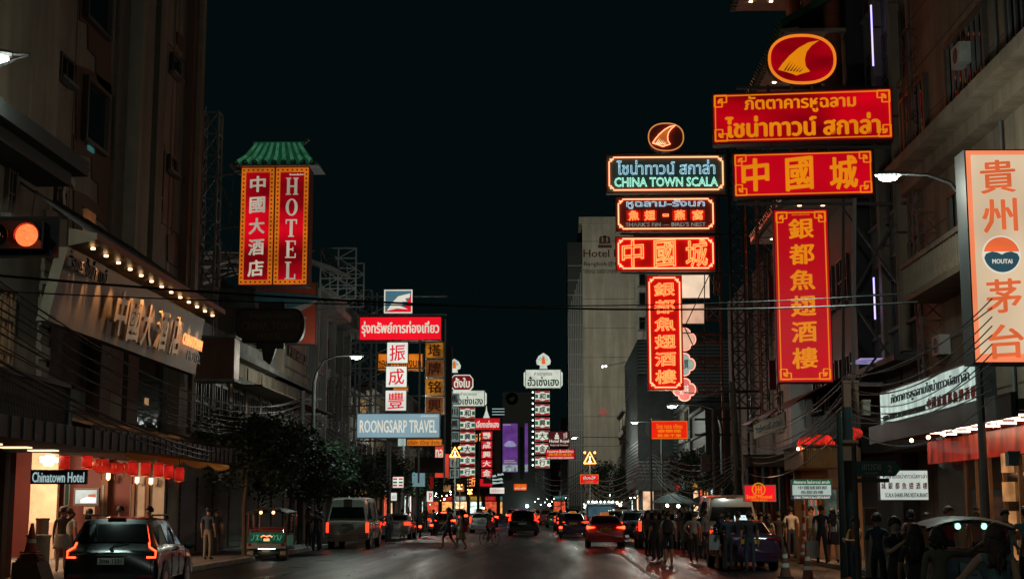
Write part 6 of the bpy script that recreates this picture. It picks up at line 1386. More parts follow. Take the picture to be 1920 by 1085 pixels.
def car(kind, label, X, Y, body, rz=0.0, lights='run', plate='white', taxi=None, name=None, cat=None, group=None, style='block', rails=False, detail=True, ptxt=None, upper=None, z=0.0, brakebar=True):
    S_ = SPEC[kind]; L, Wd, H, zl = S_['L'], S_['W'], S_['H'], S_['zl']
    if kind not in CARM: CARM[kind] = car_meshes(kind)
    G = CARM[kind]
    nm = name or {'suv': 'parked_suv', 'sedan': 'sedan_car', 'hatch': 'hatchback_car', 'van': 'passenger_van', 'pickup': 'pickup_truck'}[kind]
    o = thing(nm, label, cat or {'suv': 'suv', 'sedan': 'car', 'hatch': 'car', 'van': 'van', 'pickup': 'pickup'}[kind], (X, Y, z), 0, group); o.rotation_euler = (0, 0, rz); del o['_o']
    def P(nm, m, mt, sm=False, par=o): return part(nm, m, mt, par, sm, False)
    P('body', G['body'], body, True); P('rear_window', G['rear'], carglass); P('windscreen', G['front'], carglass)
    for m in G['side']: P('side_window', m, carglass)
    y0 = -L / 2; lm = tail_hook if style == 'hook' else {'run': tail_dim, 'brake': tail_on, 'off': tail_off}[lights]
    Wh = Wd / 2
    lb = {'suv': 1.0, 'sedan': .93, 'hatch': .95, 'van': .95, 'pickup': .86}[kind]
    for s in (-1, 1):
        m = MB()
        if style == 'hook':           # angular hockey-stick lamp
            pts = [(.60, .36, 1.50), (.69, .20, 1.24), (.74, .05, 1.06), (.87, .03, .98), (.87, .0, .86), (.70, -.03, .86)]
            q = [(s * a, y0 + b, c) for a, b, c in pts]
            m.tube(q, .02, 6)
        elif style == 'tall': m.box(s * (Wh - .11), s * (Wh + .005), y0 - .02, y0 + .2, lb - .22, lb + .22)
        elif style == 'wide': m.prism([(s * Wh * .55, lb + .01), (s * (Wh + .0), lb + .07), (s * (Wh + .0), lb - .07), (s * Wh * .66, lb - .03)], y0 - .025, y0 + .2, 'xz')
        elif style == 'pillar': m.prism([(s * (Wh - .20), lb - .0), (s * (Wh + .0), lb - .06), (s * (Wh - .01), lb + .08), (s * (Wh - .15), lb + .44), (s * (Wh - .19), lb + .42), (s * (Wh - .12), lb + .08)], y0 - .02, y0 + .20, 'xz')
        else: m.box(s * (Wh - .34), s * (Wh + .005), y0 - .02, y0 + .15, lb - .10, lb + .08)
        lt = P('taillight', m, lm)
    m = MB(); m.box(-Wh * .9, Wh * .9, y0 - .03, y0 + .1, zl + .02, zl + .24); P('bumper', m, plast if kind in ('suv', 'pickup') else body)
    m = MB(); pz = {'suv': .72, 'sedan': .78, 'hatch': .72, 'van': .98, 'pickup': .55}[kind]; m.box(-.26, .26, y0 - .05, y0 - .031, pz, pz + .13); pl = P('number_plate', m, plate_w if plate == 'white' else plate_y)
    if ptxt: text(ptxt, 0, pz + .07, .44, .085, plate_k, pl, y=y0 - .052, bold=.02, ext=.002)
    for s in (-1, 1):
        m = MB(); m.box(s * (Wh * .55), s * (Wh * .93), y0 - .045, y0 - .03, zl + .16, zl + .20); P('reflector', m, tail_off)
    if detail:
        m = MB(); zr = S_['st'][S_['gl'][1]][2]; 
        if kind != 'sedan': m.box(-.18, .18, y0 + S_['st'][S_['gl'][1]][0] - .06, y0 + S_['st'][S_['gl'][1]][0], zr + .01, zr + .04)
        else: m.box(-.14, .14, y0 + .68, y0 + .74, 1.09, 1.13)
        P('high_brake_light', m, brake if lights == 'brake' else tail_off)
        m = MB(); m.lathe([(.035, 0), (.035, .12)], (-Wh * .6, y0 - .02, zl + .03), 8, 'y'); P('exhaust', m, chrome)
        m = MB(); m.box(-.30, .30, y0 - .035, y0 - .015, pz + .17, pz + .20); P('chrome_strip', m, chrome)
        m = MB(); m.lathe([(.045, 0), (.045, .015)], (0, y0 - .0, lb + .02), 12, 'y'); P('badge', m, chrome)
        for s in (-1, 1):
            m = MB(); m.ball((s * (Wh + .12), y0 + L * .66, 1.02 if kind != 'van' else 1.3), .1, 1.1, .5, .8, 8, 5); P('mirror', m, plast, True)
            if kind != 'van': 
                for yy in (.42, .60): m = MB(); m.box(s * (Wh - .005), s * (Wh + .015), y0 + L * yy - .09, y0 + L * yy + .09, .84, .87); P('door_handle', m, chrome)
        seam = blackm; yt = y0 - .012; zb_ = zl + .26
        for s in (-1, 1):
            for f_ in ((.36, .55, .73) if kind != 'van' else (.30, .52, .76)): P('panel_gap', MB().box(s * (Wh - .004), s * (Wh + .006), y0 + L * f_ - .006, y0 + L * f_ + .006, zl + .12, S_['st'][S_['gl'][1]][1] - .12), seam)
            P('tailgate_gap', MB().box(s * (Wh * .84) - .006, s * (Wh * .84) + .006, yt, y0 + .02, zb_, lb - .14), seam)
        P('tailgate_gap', MB().box(-Wh * .84, Wh * .84, yt, y0 + .02, zb_ - .006, zb_ + .006), seam)
        if kind in ('suv', 'hatch', 'van'): zz = S_['st'][0][1] + .14; P('rear_wiper', MB().beam((0, y0 + .06, zz + .02), (.32, y0 + .09, zz + .10), .018), plast)
    if rails:
        for s in (-1, 1): m = MB(); m.tube([(s * .64, y0 + .5, H - .02), (s * .66, y0 + .7, H + .045), (s * .66, y0 + 2.3, H + .045), (s * .64, y0 + 2.6, H - .03)], .022, 6); P('roof_rail', m, plast)
    if upper: pass
    R_ = S_['wr']
    for s in (-1, 1):
        for yy in (L * .19, L * .80):
            c = (s * (Wh - .10), y0 + yy, R_)
            m = MB(); m.lathe([(R_ - .06, -.11), (R_, -.09), (R_, .09), (R_ - .06, .11)], c, 22, 'x'); t = P('wheel', m, tyrem, True)
            m = MB(); m.lathe([(R_ * .62, -.0), (R_ * .6, .02), (.05, .03)], (c[0] + s * .095, c[1], c[2]), 14, 'x'); P('rim', m, rimm, False, t)
            m = MB(); m.lathe([(R_ + .06, 0), (R_ + .06, .02)], (s * (Wh - .008) - (0 if s > 0 else .02) + 0, c[1], c[2] + .02), 22, 'x'); P('wheel_arch', m, plast)
    if taxi:
        m = MB(); m.box(-.20, .20, y0 + L * .42, y0 + L * .42 + .12, H + .01, H + .13); ts = P('taxi_sign', m, taxi); 
        text('TAXI', 0, H + .07, .32, .08, plate_k, ts, y=y0 + L * .42 - .003, bold=.02, ext=.002)
    return o
taxi_y = E('taxi sign amber', '#c06a20', 1.0); taxi_w = E('taxi sign pale', '#b8d4d8', 2.0)
P_dteal = paint('dark teal', (.011, .021, .023)); P_silver = paint('bronze silver', (.30, .28, .245)); P_white = paint('white', (.55, .55, .53)); P_purple = paint('violet', (.06, .03, .08))
P_blk = paint('black', (.018, .018, .020)); P_red = paint('taxi red', (.36, .018, .022)); P_grey = paint('grey', (.13, .135, .14)); P_maroon = paint('maroon', (.15, .03, .03)); P_green = paint('taxi green', (.03, .16, .09)); P_yel = paint('taxi yellow', (.55, .33, .04)); P_pink = paint('taxi pink', (.50, .10, .20)); P_blue = paint('blue', (.04, .07, .16))
car('suv', 'dark teal suv with angular glowing tail lamps parked at the hotel kerb', -9.05, 31.2, P_dteal, rz=R(5), lights='run', style='hook', rails=True, ptxt='3กผ 1331')
car('van', 'bronze silver high-roof van at the left kerb with one person group beside it', -9.25, 67.5, P_silver, lights='run', style='tall', ptxt='ฮฬ 8012')
car('sedan', 'white car at the left kerb just beyond the bronze van', -9.2, 86, P_white, lights='run')
car('hatch', 'violet taxi hatchback stopped at the left kerb behind the crossing couple', -7.6, 101, P_purple, lights='brake', plate='yellow', taxi=taxi_y, name='taxi', cat='taxi', style='wide')
car('hatch', 'pale silver hatchback in the left lane behind the cyclist', -5.3, 107, paint('pale silver', (.42, .42, .40)), lights='run', style='tall')
car('suv', 'dark suv with tall red pillar lamps driving in the middle lane', -2.1, 97.5, P_blk, lights='run', style='pillar', name='moving_suv')
car('sedan', 'violet taxi just left of the red taxi', 1.15, 93, P_purple, lights='run', plate='yellow', taxi=taxi_y, name='taxi', cat='taxi', style='wide')
car('sedan', 'bright red taxi with glowing brake lamps in the right lane', 2.35, 69.5, P_red, lights='brake', plate='yellow', taxi=taxi_y, name='taxi', cat='taxi', style='wide', ptxt='ทฬ 5121')
car('pickup', 'grey pickup with chrome tailgate right of the red taxi', 4.35, 79, P_grey, lights='run', plate='yellow', style='tall')
car('suv', 'black suv standing behind the pedestrians right of the pickup', 4.75, 68.5, P_blk, lights='run', style='tall', name='parked_suv')
car('sedan', 'dark grey car between the black suv and the white van', 6.6, 63, P_grey, lights='off')
car('van', 'pale high-roof van parked on the right behind the standing crowd', 6.35, 55, paint('van pale', (.33, .35, .33)), lights='run', style='block', plate='yellow')
car('sedan', 'violet taxi with pale lit roof sign parked right of the pale van', 5.75, 45.5, P_purple, lights='off', plate='yellow', taxi=taxi_w, name='taxi', cat='taxi', style='wide')
# queue of traffic further on
random.seed(21)
cols = [(P_white, 'white'), (P_grey, 'grey'), (P_blk, 'black'), (P_maroon, 'maroon'), (P_green, 'green'), (P_pink, 'pink'), (P_blue, 'dark blue'), (P_yel, 'yellow'), (P_silver, 'bronze')]
lanes = [(-8.6, 'kerbside left lane'), (-5.3, 'left lane'), (-2.0, 'middle lane'), (1.1, 'right-hand lane'), (4.2, 'far right lane'), (7.0, 'kerbside right lane')]
protos = {}
for k in ('sedan', 'suv', 'hatch', 'van', 'pickup'): pass
ordn = ['first', 'second', 'third', 'fourth', 'fifth', 'sixth', 'seventh', 'eighth']
start = [112, 124, 108, 104, 90, 76]
for li, (lx, ln_) in enumerate(lanes):
    y = start[li]
    for k in range(5):
        kind = random.choice(['sedan', 'sedan', 'hatch', 'suv', 'suv', 'pickup', 'van' if li in (0, 5) else 'sedan']); c, cn = random.choice(cols); tx = cn in ('green', 'pink', 'yellow') or random.random() < .12
        kn = {'sedan': 'sedan', 'suv': 'suv', 'hatch': 'hatchback', 'van': 'van', 'pickup': 'pickup'}[kind]
        car(kind, f'{cn} {kn} {ordn[k]} in the queue of the {ln_} beyond the nearer cars', lx + random.uniform(-.25, .25) + off(y), y, c, rz=math.atan(.0008 * max(0, y - 90)), lights=random.choice(['run', 'brake', 'off', 'run', 'off', 'run']) if li < 5 else random.choice(['off', 'run']), taxi=taxi_y if tx and kind in ('sedan', 'hatch') else None, plate='yellow' if tx else 'white', style=random.choice(['block', 'wide', 'tall']), detail=False, group='traffic queue')
        y += random.uniform(9, 22) + k * 3
# minibus with a row of white bulbs
mb_ = thing('minibus', 'pale blue minibus with a row of round white bulbs along its roof', 'minibus', (3.1, 99, 0))
m = MB(); m.box(2.1, 4.0, 97, 102, .4, 2.0); part('body', m, paint('pale blue', (.18, .26, .30)), mb_); m = MB(); m.box(2.0, 4.1, 96.9, 102, 2.0, 2.15); part('roof', m, P_white, mb_)
m = MB(); m.box(2.25, 3.85, 96.97, 96.99, 1.2, 1.9); part('rear_window', m, E('bus inner light', '#35505a', 1, .4, 2), mb_)
for i in range(7): m = MB(); m.ball((2.25 + i * .27, 96.85, 2.2), .06, n=8, m=4); part('roof_bulb', m, whitel, mb_)
for s in (2.3, 3.8):
    m = MB(); m.box(s - .1, s + .1, 96.96, 96.99, .8, 1.0); part('taillight', m, tail_on, mb_)
    for yy in (97.8, 101): m = MB(); m.lathe([(.33, -.1), (.33, .1)], (s, yy, .33), 14, 'x'); part('wheel', m, tyrem, mb_)

# ---- tuk-tuks
def tuktuk(label, X, Y, rz, roofm, left=True, Hh=1.78):
    o = thing('tuk_tuk', label, 'tuk-tuk', (X, Y, 0)); o.rotation_euler = (0, 0, rz); del o['_o']
    def P(nm, m, mt, sm=False, par=o): return part(nm, m, mt, par, sm, False)
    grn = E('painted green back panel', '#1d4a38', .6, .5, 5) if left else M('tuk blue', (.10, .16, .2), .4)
    # roof: curved canopy
    m = MB(); n = 12; vs = []; 
    for yy, k in ((-1.05, 0), (-.9, .05), (.8, .05), (1.15, -.02)):
        for i in range(n + 1):
            t = -1 + 2 * i / n; vs.append((t * .74, yy, Hh - .16 + k + .16 * (1 - t * t)))
    fs = [(r * (n + 1) + i, r * (n + 1) + i + 1, (r + 1) * (n + 1) + i + 1, (r + 1) * (n + 1) + i) for r in range(3) for i in range(n)]
    m.add(vs, fs); m2 = [(a, b, c - .05) for a, b, c in vs]; m.add(m2, [f[::-1] for f in fs]); P('roof', m, roofm, True)
    m = MB(); m.tube([(-.74, -1.06, Hh - .17), (-.4, -1.06, Hh - .08), (0, -1.06, Hh - .03), (.4, -1.06, Hh - .08), (.74, -1.06, Hh - .17)], .025, 6); P('roof_hoop', m, chrome)
    for x in (-.68, .68):
        for yy in (-1.0, -.1, .95): P('post', MB().beam((x, yy, .55), (x, yy, Hh - .15), .045), chrome)
        P('side_rail', MB().beam((x, -1.0, 1.05), (x, .3, 1.05), .035), chrome); P('side_rail', MB().beam((x, -1.0, .92), (x, .3, .92), .03), chrome); P('side_panel', MB().box(x - .02, x + .02, -.98, .3, .5, .88), grn if left else P_blue)
    P('back_panel', MB().box(-.62, .62, -1.05, -1.0, .62, .98), grn)
    P('back_rail', MB().tube([(-.6, -1.05, .98), (-.56, -1.05, 1.10), (.0, -1.05, 1.10), (.56, -1.05, 1.10), (.6, -1.05, .98)], .022, 6), chrome)
    P('bumper_bar', MB().box(-.68, .68, -1.12, -1.04, .42, .60), M('ribbed aluminium', (.32, .36, .36), .35, .7)); P('floor', MB().box(-.62, .62, -1.0, 1.0, .36, .44), plast)
    P('seat_back', MB().box(-.58, .58, -.75, -.62, .7, 1.15), M('red vinyl', (.25, .03, .03), .4)); P('seat', MB().box(-.58, .58, -.62, -.15, .62, .74), M('red vinyl', (.25, .03, .03), .4))
    P('differential', MB().lathe([(.05, -.55), (.14, -.3), (.16, 0), (.14, .3), (.05, .55)], (0, -.75, .30), 12, 'x'), M('painted green axle', (.18, .3, .28), .4, .5))
    P('front_cowl', MB().prism([(-.25, .4), (.25, .4), (.18, 1.1), (-.18, 1.1)], 1.1, 1.4, 'xz'), P_blue)
    for x in (-.58, .58):
        t = P('wheel', MB().lathe([(.18, -.09), (.25, -.07), (.25, .07), (.18, .09)], (x, -.75, .25), 18, 'x'), tyrem, True)
        mf = P('mudguard', MB().prism([(x - .14, .02 + .12), (x + .14, .14), (x + .14, .40), (x - .14, .40)], -1.02, -1.0, 'xz'), plast)
        text('4WD', x, .26, .2, .14, M('mudflap white', (.5, .5, .48), .6), mf, y=-1.022, bold=.03, ext=.002)
        P('taillight', MB().box(x - .05, x + .05, -1.14, -1.12, .5, .6), tail_off)
    P('wheel', MB().lathe([(.18, -.06), (.25, -.05), (.25, .05), (.18, .06)], (0, 1.2, .25), 18, 'x'), tyrem, True)
    for x in (-.22, .22): P('roof_lamp', MB().lathe([(.05, 0), (.05, .03)], (x, -1.09, Hh - .12), 12, 'y'), E('amber roof lamp', (1, .40, .12), 7) if left else E('green ceiling lamp', (.35, .9, .6), 2.2))
    P('number_plate', MB().box(-.14, .14, -1.14, -1.125, .30, .40), plate_w)
    if left:
        for k in range(9):
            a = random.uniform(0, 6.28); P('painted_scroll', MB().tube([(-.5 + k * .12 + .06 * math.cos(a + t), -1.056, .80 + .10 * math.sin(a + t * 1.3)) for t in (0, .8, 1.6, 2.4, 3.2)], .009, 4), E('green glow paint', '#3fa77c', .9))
        P('neon_emblem', MB().tube([(-.2, -1.06, .82), (-.1, -1.06, .87), (0, -1.06, .83), (.1, -1.06, .87), (.2, -1.06, .82)], .018, 5), E('red neon emblem', (1, .2, .08), 3)); P('neon_emblem', MB().box(-.10, .10, -1.07, -1.055, .68, .76), E('red neon emblem', (1, .2, .08), 3))
        P('under_glow_tube', MB().tube([(-.3, -1.0, .42), (.3, -1.0, .42)], .02, 6), E('pale under tube', (.6, 1, .95), 12))
    return o
tuktuk('tuk-tuk with green painted back panel and amber roof lamps at the left kerb', -10.1, 52.0, 0, M('tuk roof', (.12, .10, .09), .5))
tuktuk('dark-roofed tuk-tuk among the people at the right frame edge', 7.3, 26.5, R(-6), M('tuk dark roof', (.02, .022, .022), .45), left=False, Hh=1.64)
P_adv = M('advert board', (.34, .42, .45), .5, 0, .15, 2)
t = thing('advert_board', 'pale blue advert board with a rounded edge on the back of the right tuk-tuk', 'board', (7.15, 25.35, .5))
m = MB(); m.prism([(6.95, .35), (7.36, .35), (7.34, .6), (7.25, .78), (7.1, .88), (6.95, .92)], 25.32, 25.36, 'xz'); part('panel', m, P_adv, t)
for k in range(4): text(['ขนม', 'BEST TOUR', 'โทร 081', 'YAOWARAT'][k], -.03, .30 - k * .09, .22, .035, ik, t, y=-.04, ext=.002)

# ---- motorbikes and bicycle
def motorbike(label, X, Y, rz, rider=None, body=None, lit=True):
    o = thing('motorbike', label, 'motorbike', (X, Y, 0)); o.rotation_euler = (0, 0, rz); del o['_o']; body = body or P_maroon
    def P(nm, m, mt, sm=False): return part(nm, m, mt, o, sm, False)
    for yy in (-.62, .62): w_ = P('wheel', MB().lathe([(.20, -.05), (.28, -.04), (.28, .04), (.20, .05)], (0, yy, .28), 18, 'x'), tyrem, True)
    P('frame_body', MB().prism([(-.75, .55), (-.65, .82), (-.1, .75), (.2, .5), (.45, .95), (.55, .95), (.6, .5), (.1, .28), (-.3, .30)], -.11, .11, 'yz'), body)
    P('seat', MB().box(-.13, .13, -.72, .02, .76, .84), plast); P('taillight', MB().box(-.09, .09, -.80, -.76, .62, .74), tail_on if lit else tail_off)
    P('number_plate', MB().box(-.10, .10, -.82, -.80, .42, .56), plate_w); P('fork', MB().beam((0, .62, .28), (0, .45, 1.0), .07), chrome); P('handlebar', MB().tube([(-.34, .36, 1.02), (-.1, .46, 1.05), (.1, .46, 1.05), (.34, .36, 1.02)], .02, 6), plast)
    P('mudguard', MB().box(-.07, .07, -.86, -.55, .55, .60), plast)
    for s in (-1, 1): P('mirror', MB().ball((s * .34, .42, 1.2), .06, 1, .4, .7, 8, 4), plast)
    return o
motorbike('motorbike ridden up the middle of the road beside the violet taxi', .35, 86, 0)
motorbike('motorbike at the left kerb beyond the white car', -8.3, 90, R(4))
motorbike('second motorbike at the left kerb further from the white car', -8.0, 96, R(-4), body=P_blk)
motorbike('motorbike parked on the right beside the lit display boards', 7.9, 33, R(70), body=P_grey, lit=False)
motorbike('motorbike waiting behind the black suv on the right', 3.0, 88, 0, body=P_blk)
b = thing('bicycle', 'bicycle ridden across the road by a cyclist in dark clothes', 'bicycle', (-3.2, 71.5, 0)); b.rotation_euler = (0, 0, R(-32)); del b['_o']
for yy in (-.52, .52):
    m = MB(); m.tube([(0, yy + .33 * math.cos(t), .34 + .33 * math.sin(t)) for t in [6.2832 * i / 20 for i in range(21)]], .018, 5, False); w_ = part('wheel', m, tyrem, b, False, False)
    m = MB()
    for k in range(8): a = 6.2832 * k / 8; m.beam((0, yy, .34), (0, yy + .32 * math.cos(a), .34 + .32 * math.sin(a)), .005)
    part('spokes', m, chrome, w_, False, False, kind='stuff')
for p, q in (((0, -.52, .34), (0, -.15, .85)), ((0, -.52, .34), (0, 0, .30)), ((0, 0, .30), (0, -.17, .90)), ((0, 0, .30), (0, .40, .80)), ((0, -.14, .80), (0, .40, .84)), ((0, .52, .34), (0, .38, .98))): part('frame_tube', MB().beam(p, q, .032), P_blk, b, False, False)
part('handlebar', MB().tube([(-.28, .26, 1.02), (-.1, .38, 1.02), (.1, .38, 1.02), (.28, .26, 1.02)], .014, 6), plast, b, False, False); part('saddle', MB().box(-.07, .07, -.30, -.06, .90, .95), plast, b, False, False)
# ================================================================ PEOPLE
skinm = M('skin', (.36, .20, .13), .55, 0, .1, 4); skin2 = M('skin light', (.50, .32, .23), .55, 0, .1, 4)
hairm = M('black hair', (.012, .010, .009), .4, 0, .5, 25, .6, 70); hairb = M('brown hair', (.075, .042, .028), .45, 0, .6, 18, .8, 60)
def cl(key, col): return M('cloth ' + key, col, .85, 0, .18, 5, .25, 60)
CL = dict(black=cl('black', (.028, .028, .032)), navy=cl('navy', (.035, .05, .08)), grey=cl('grey', (.16, .16, .155)), lgrey=cl('light grey', (.34, .34, .33)), white=cl('white', (.55, .55, .52)), khaki=cl('khaki', (.20, .175, .13)), tan=cl('tan', (.27, .24, .185)), denim=cl('denim', (.08, .12, .17)), brown=cl('brown', (.16, .09, .06)),
          olive=cl('olive', (.13, .13, .09)), orange=cl('orange', (.42, .17, .05)), red=cl('red', (.32, .03, .03)), teal=cl('teal', (.14, .24, .25)), rose=cl('rose', (.38, .16, .12)), pattern=cl('patterned', (.12, .10, .08)), blue=cl('blue', (.16, .22, .28)))
nh = [0]
def hair(o, J, style, mat):
    h = Vector(J['hd']); t = Vector(J['ht']); up = (t - h).normalized(); c = h + up * .035; m = MB()
    n, k = 14, 8; rnd = random.Random(nh[0]); nh[0] += 1
    vs = []; lim = {'short': .62, 'bob': .80, 'long': .86, 'bald': .30, 'bun': .62}[style]
    for i in range(k + 1):
        a = math.pi * lim * i / k
        for j in range(n):
            b = 6.2832 * j / n; fr = 1.0
            front = max(0, -math.sin(b))
            aa = a * (1 - .38 * front)                     # forehead stays free
            r = .108 + rnd.uniform(-.004, .004)
            vs.append((c.x + r * .86 * math.sin(aa) * math.cos(b), c.y + .012 + r * 1.05 * math.sin(aa) * math.sin(b), c.z + r * 1.08 * math.cos(aa)))
    m.add(vs, [(i * n + j, i * n + (j + 1) % n, (i + 1) * n + (j + 1) % n, (i + 1) * n + j) for i in range(k) for j in range(n)])
    if style in ('long', 'bob'):
        L = .42 if style == 'long' else .16
        q = []
        nj = 25; wv = [rnd.uniform(0, 6.28) for _ in range(nj)]; en = [rnd.uniform(.72, 1.08) for _ in range(nj)]
        for i in range(10):
            f = i / 9; w_ = .098 + .022 * math.sin(f * 3) - .035 * f * f
            for j in range(nj):
                a = math.pi * (-.05 + 1.1 * j / (nj - 1)); k = 1 + (.05 + .10 * f) * math.sin(wv[j] + f * 9); q.append((c.x + w_ * k * math.cos(a) + .008 * math.sin(f * 11), c.y + .02 + (.085 + .03 * f) * k * math.sin(a), c.z - .02 - L * f * (1 + (en[j] - 1) * f)))
        m.add(q, [(i * nj + j, i * nj + j + 1, (i + 1) * nj + j + 1, (i + 1) * nj + j) for i in range(9) for j in range(nj - 1)])
    if style == 'bun': m.ball((c.x, c.y + .11, c.z + .04), .05, n=8, m=5)
    h_ = part('hair', m, mat, o, True, False); md = h_.modifiers.new('thick', 'SOLIDIFY'); md.thickness = .012; md.offset = 1
def face(o, J, skin):
    h = Vector(J['hd'])
    dk = M('eye dark', (.02, .015, .012), .3); lip = M('lips', (.28, .09, .07), .5)
    for s in (-1, 1): part('eye', MB().ball((h.x + s * .031, h.y - .083, h.z + .012), .011, 1.2, .5, .6, 8, 4), dk, o, True, False)
    part('mouth', MB().ball((h.x, h.y - .083, h.z - .048), .02, 1.1, .4, .35, 8, 4), lip, o, True, False)
def person(pose, label, X, Y, rz, top, bottom, z=0.0, hs='short', hm=None, skin=None, s=1.0, shoes='black', dress=None, hat=None, group=None, mask=False):
    me, J, reg = BODY[pose]; o = thing('person', label, 'person', (X, Y, z), 0, group); o.rotation_euler = (0, 0, rz); o.scale = (s, s, s); del o['_o']
    b = me.copy(); b.name = 'body'; b.materials.clear()
    for mt in (skin or skinm, CL[top], CL[bottom], CL[shoes]): b.materials.append(mt)
    b.polygons.foreach_set('material_index', reg)
    link('body', b, o)
    hair(o, J, hs, hm or hairm); face(o, J, skin)
    if dress:                                        # (material, z top, z hem, hem half width)
        dm, z1, z0, w = dress; m = MB(); prof = []; n = 16; vs = []
        for i in range(7):
            f = i / 6; z_ = z1 + (z0 - z1) * f; rx = .165 + (w - .165) * f ** .8; 
            for j in range(n): a = 6.2832 * j / n; k = 1 + .06 * f * math.sin(a * 5 + i); vs.append((rx * k * math.cos(a), rx * .78 * k * math.sin(a), z_))
        m.add(vs, [(i * n + j, i * n + (j + 1) % n, (i + 1) * n + (j + 1) % n, (i + 1) * n + j) for i in range(6) for j in range(n)]); sk = part('skirt', m, CL[dm], o, True, False)
        md = sk.modifiers.new('thick', 'SOLIDIFY'); md.thickness = .01
    if hat:
        h = Vector(J['ht']); m = MB(); m.lathe([(.105, h.z - .06), (.11, h.z - .01), (.09, h.z + .05), (.03, h.z + .075)], (h.x, h.y, 0), 14); part('cap', m, CL[hat], o, True, False)
        m = MB(); m.prism([(h.x - .08, h.y - .10), (h.x + .08, h.y - .10), (h.x + .05, h.y - .19), (h.x - .05, h.y - .19)], h.z - .05, h.z - .038, 'xy'); part('cap_peak', m, CL[hat], o, False, False)
    if mask:
        h = Vector(J['hd']); m = MB(); m.ball((h.x, h.y - .07, h.z - .035), .06, 1.0, .5, .75, 10, 6); part('face_mask', m, CL['teal'], o, True, False)
    return o
def at_(px, Y): return (px - 1040) * Y / F
B_ = math.pi   # back turned to the camera
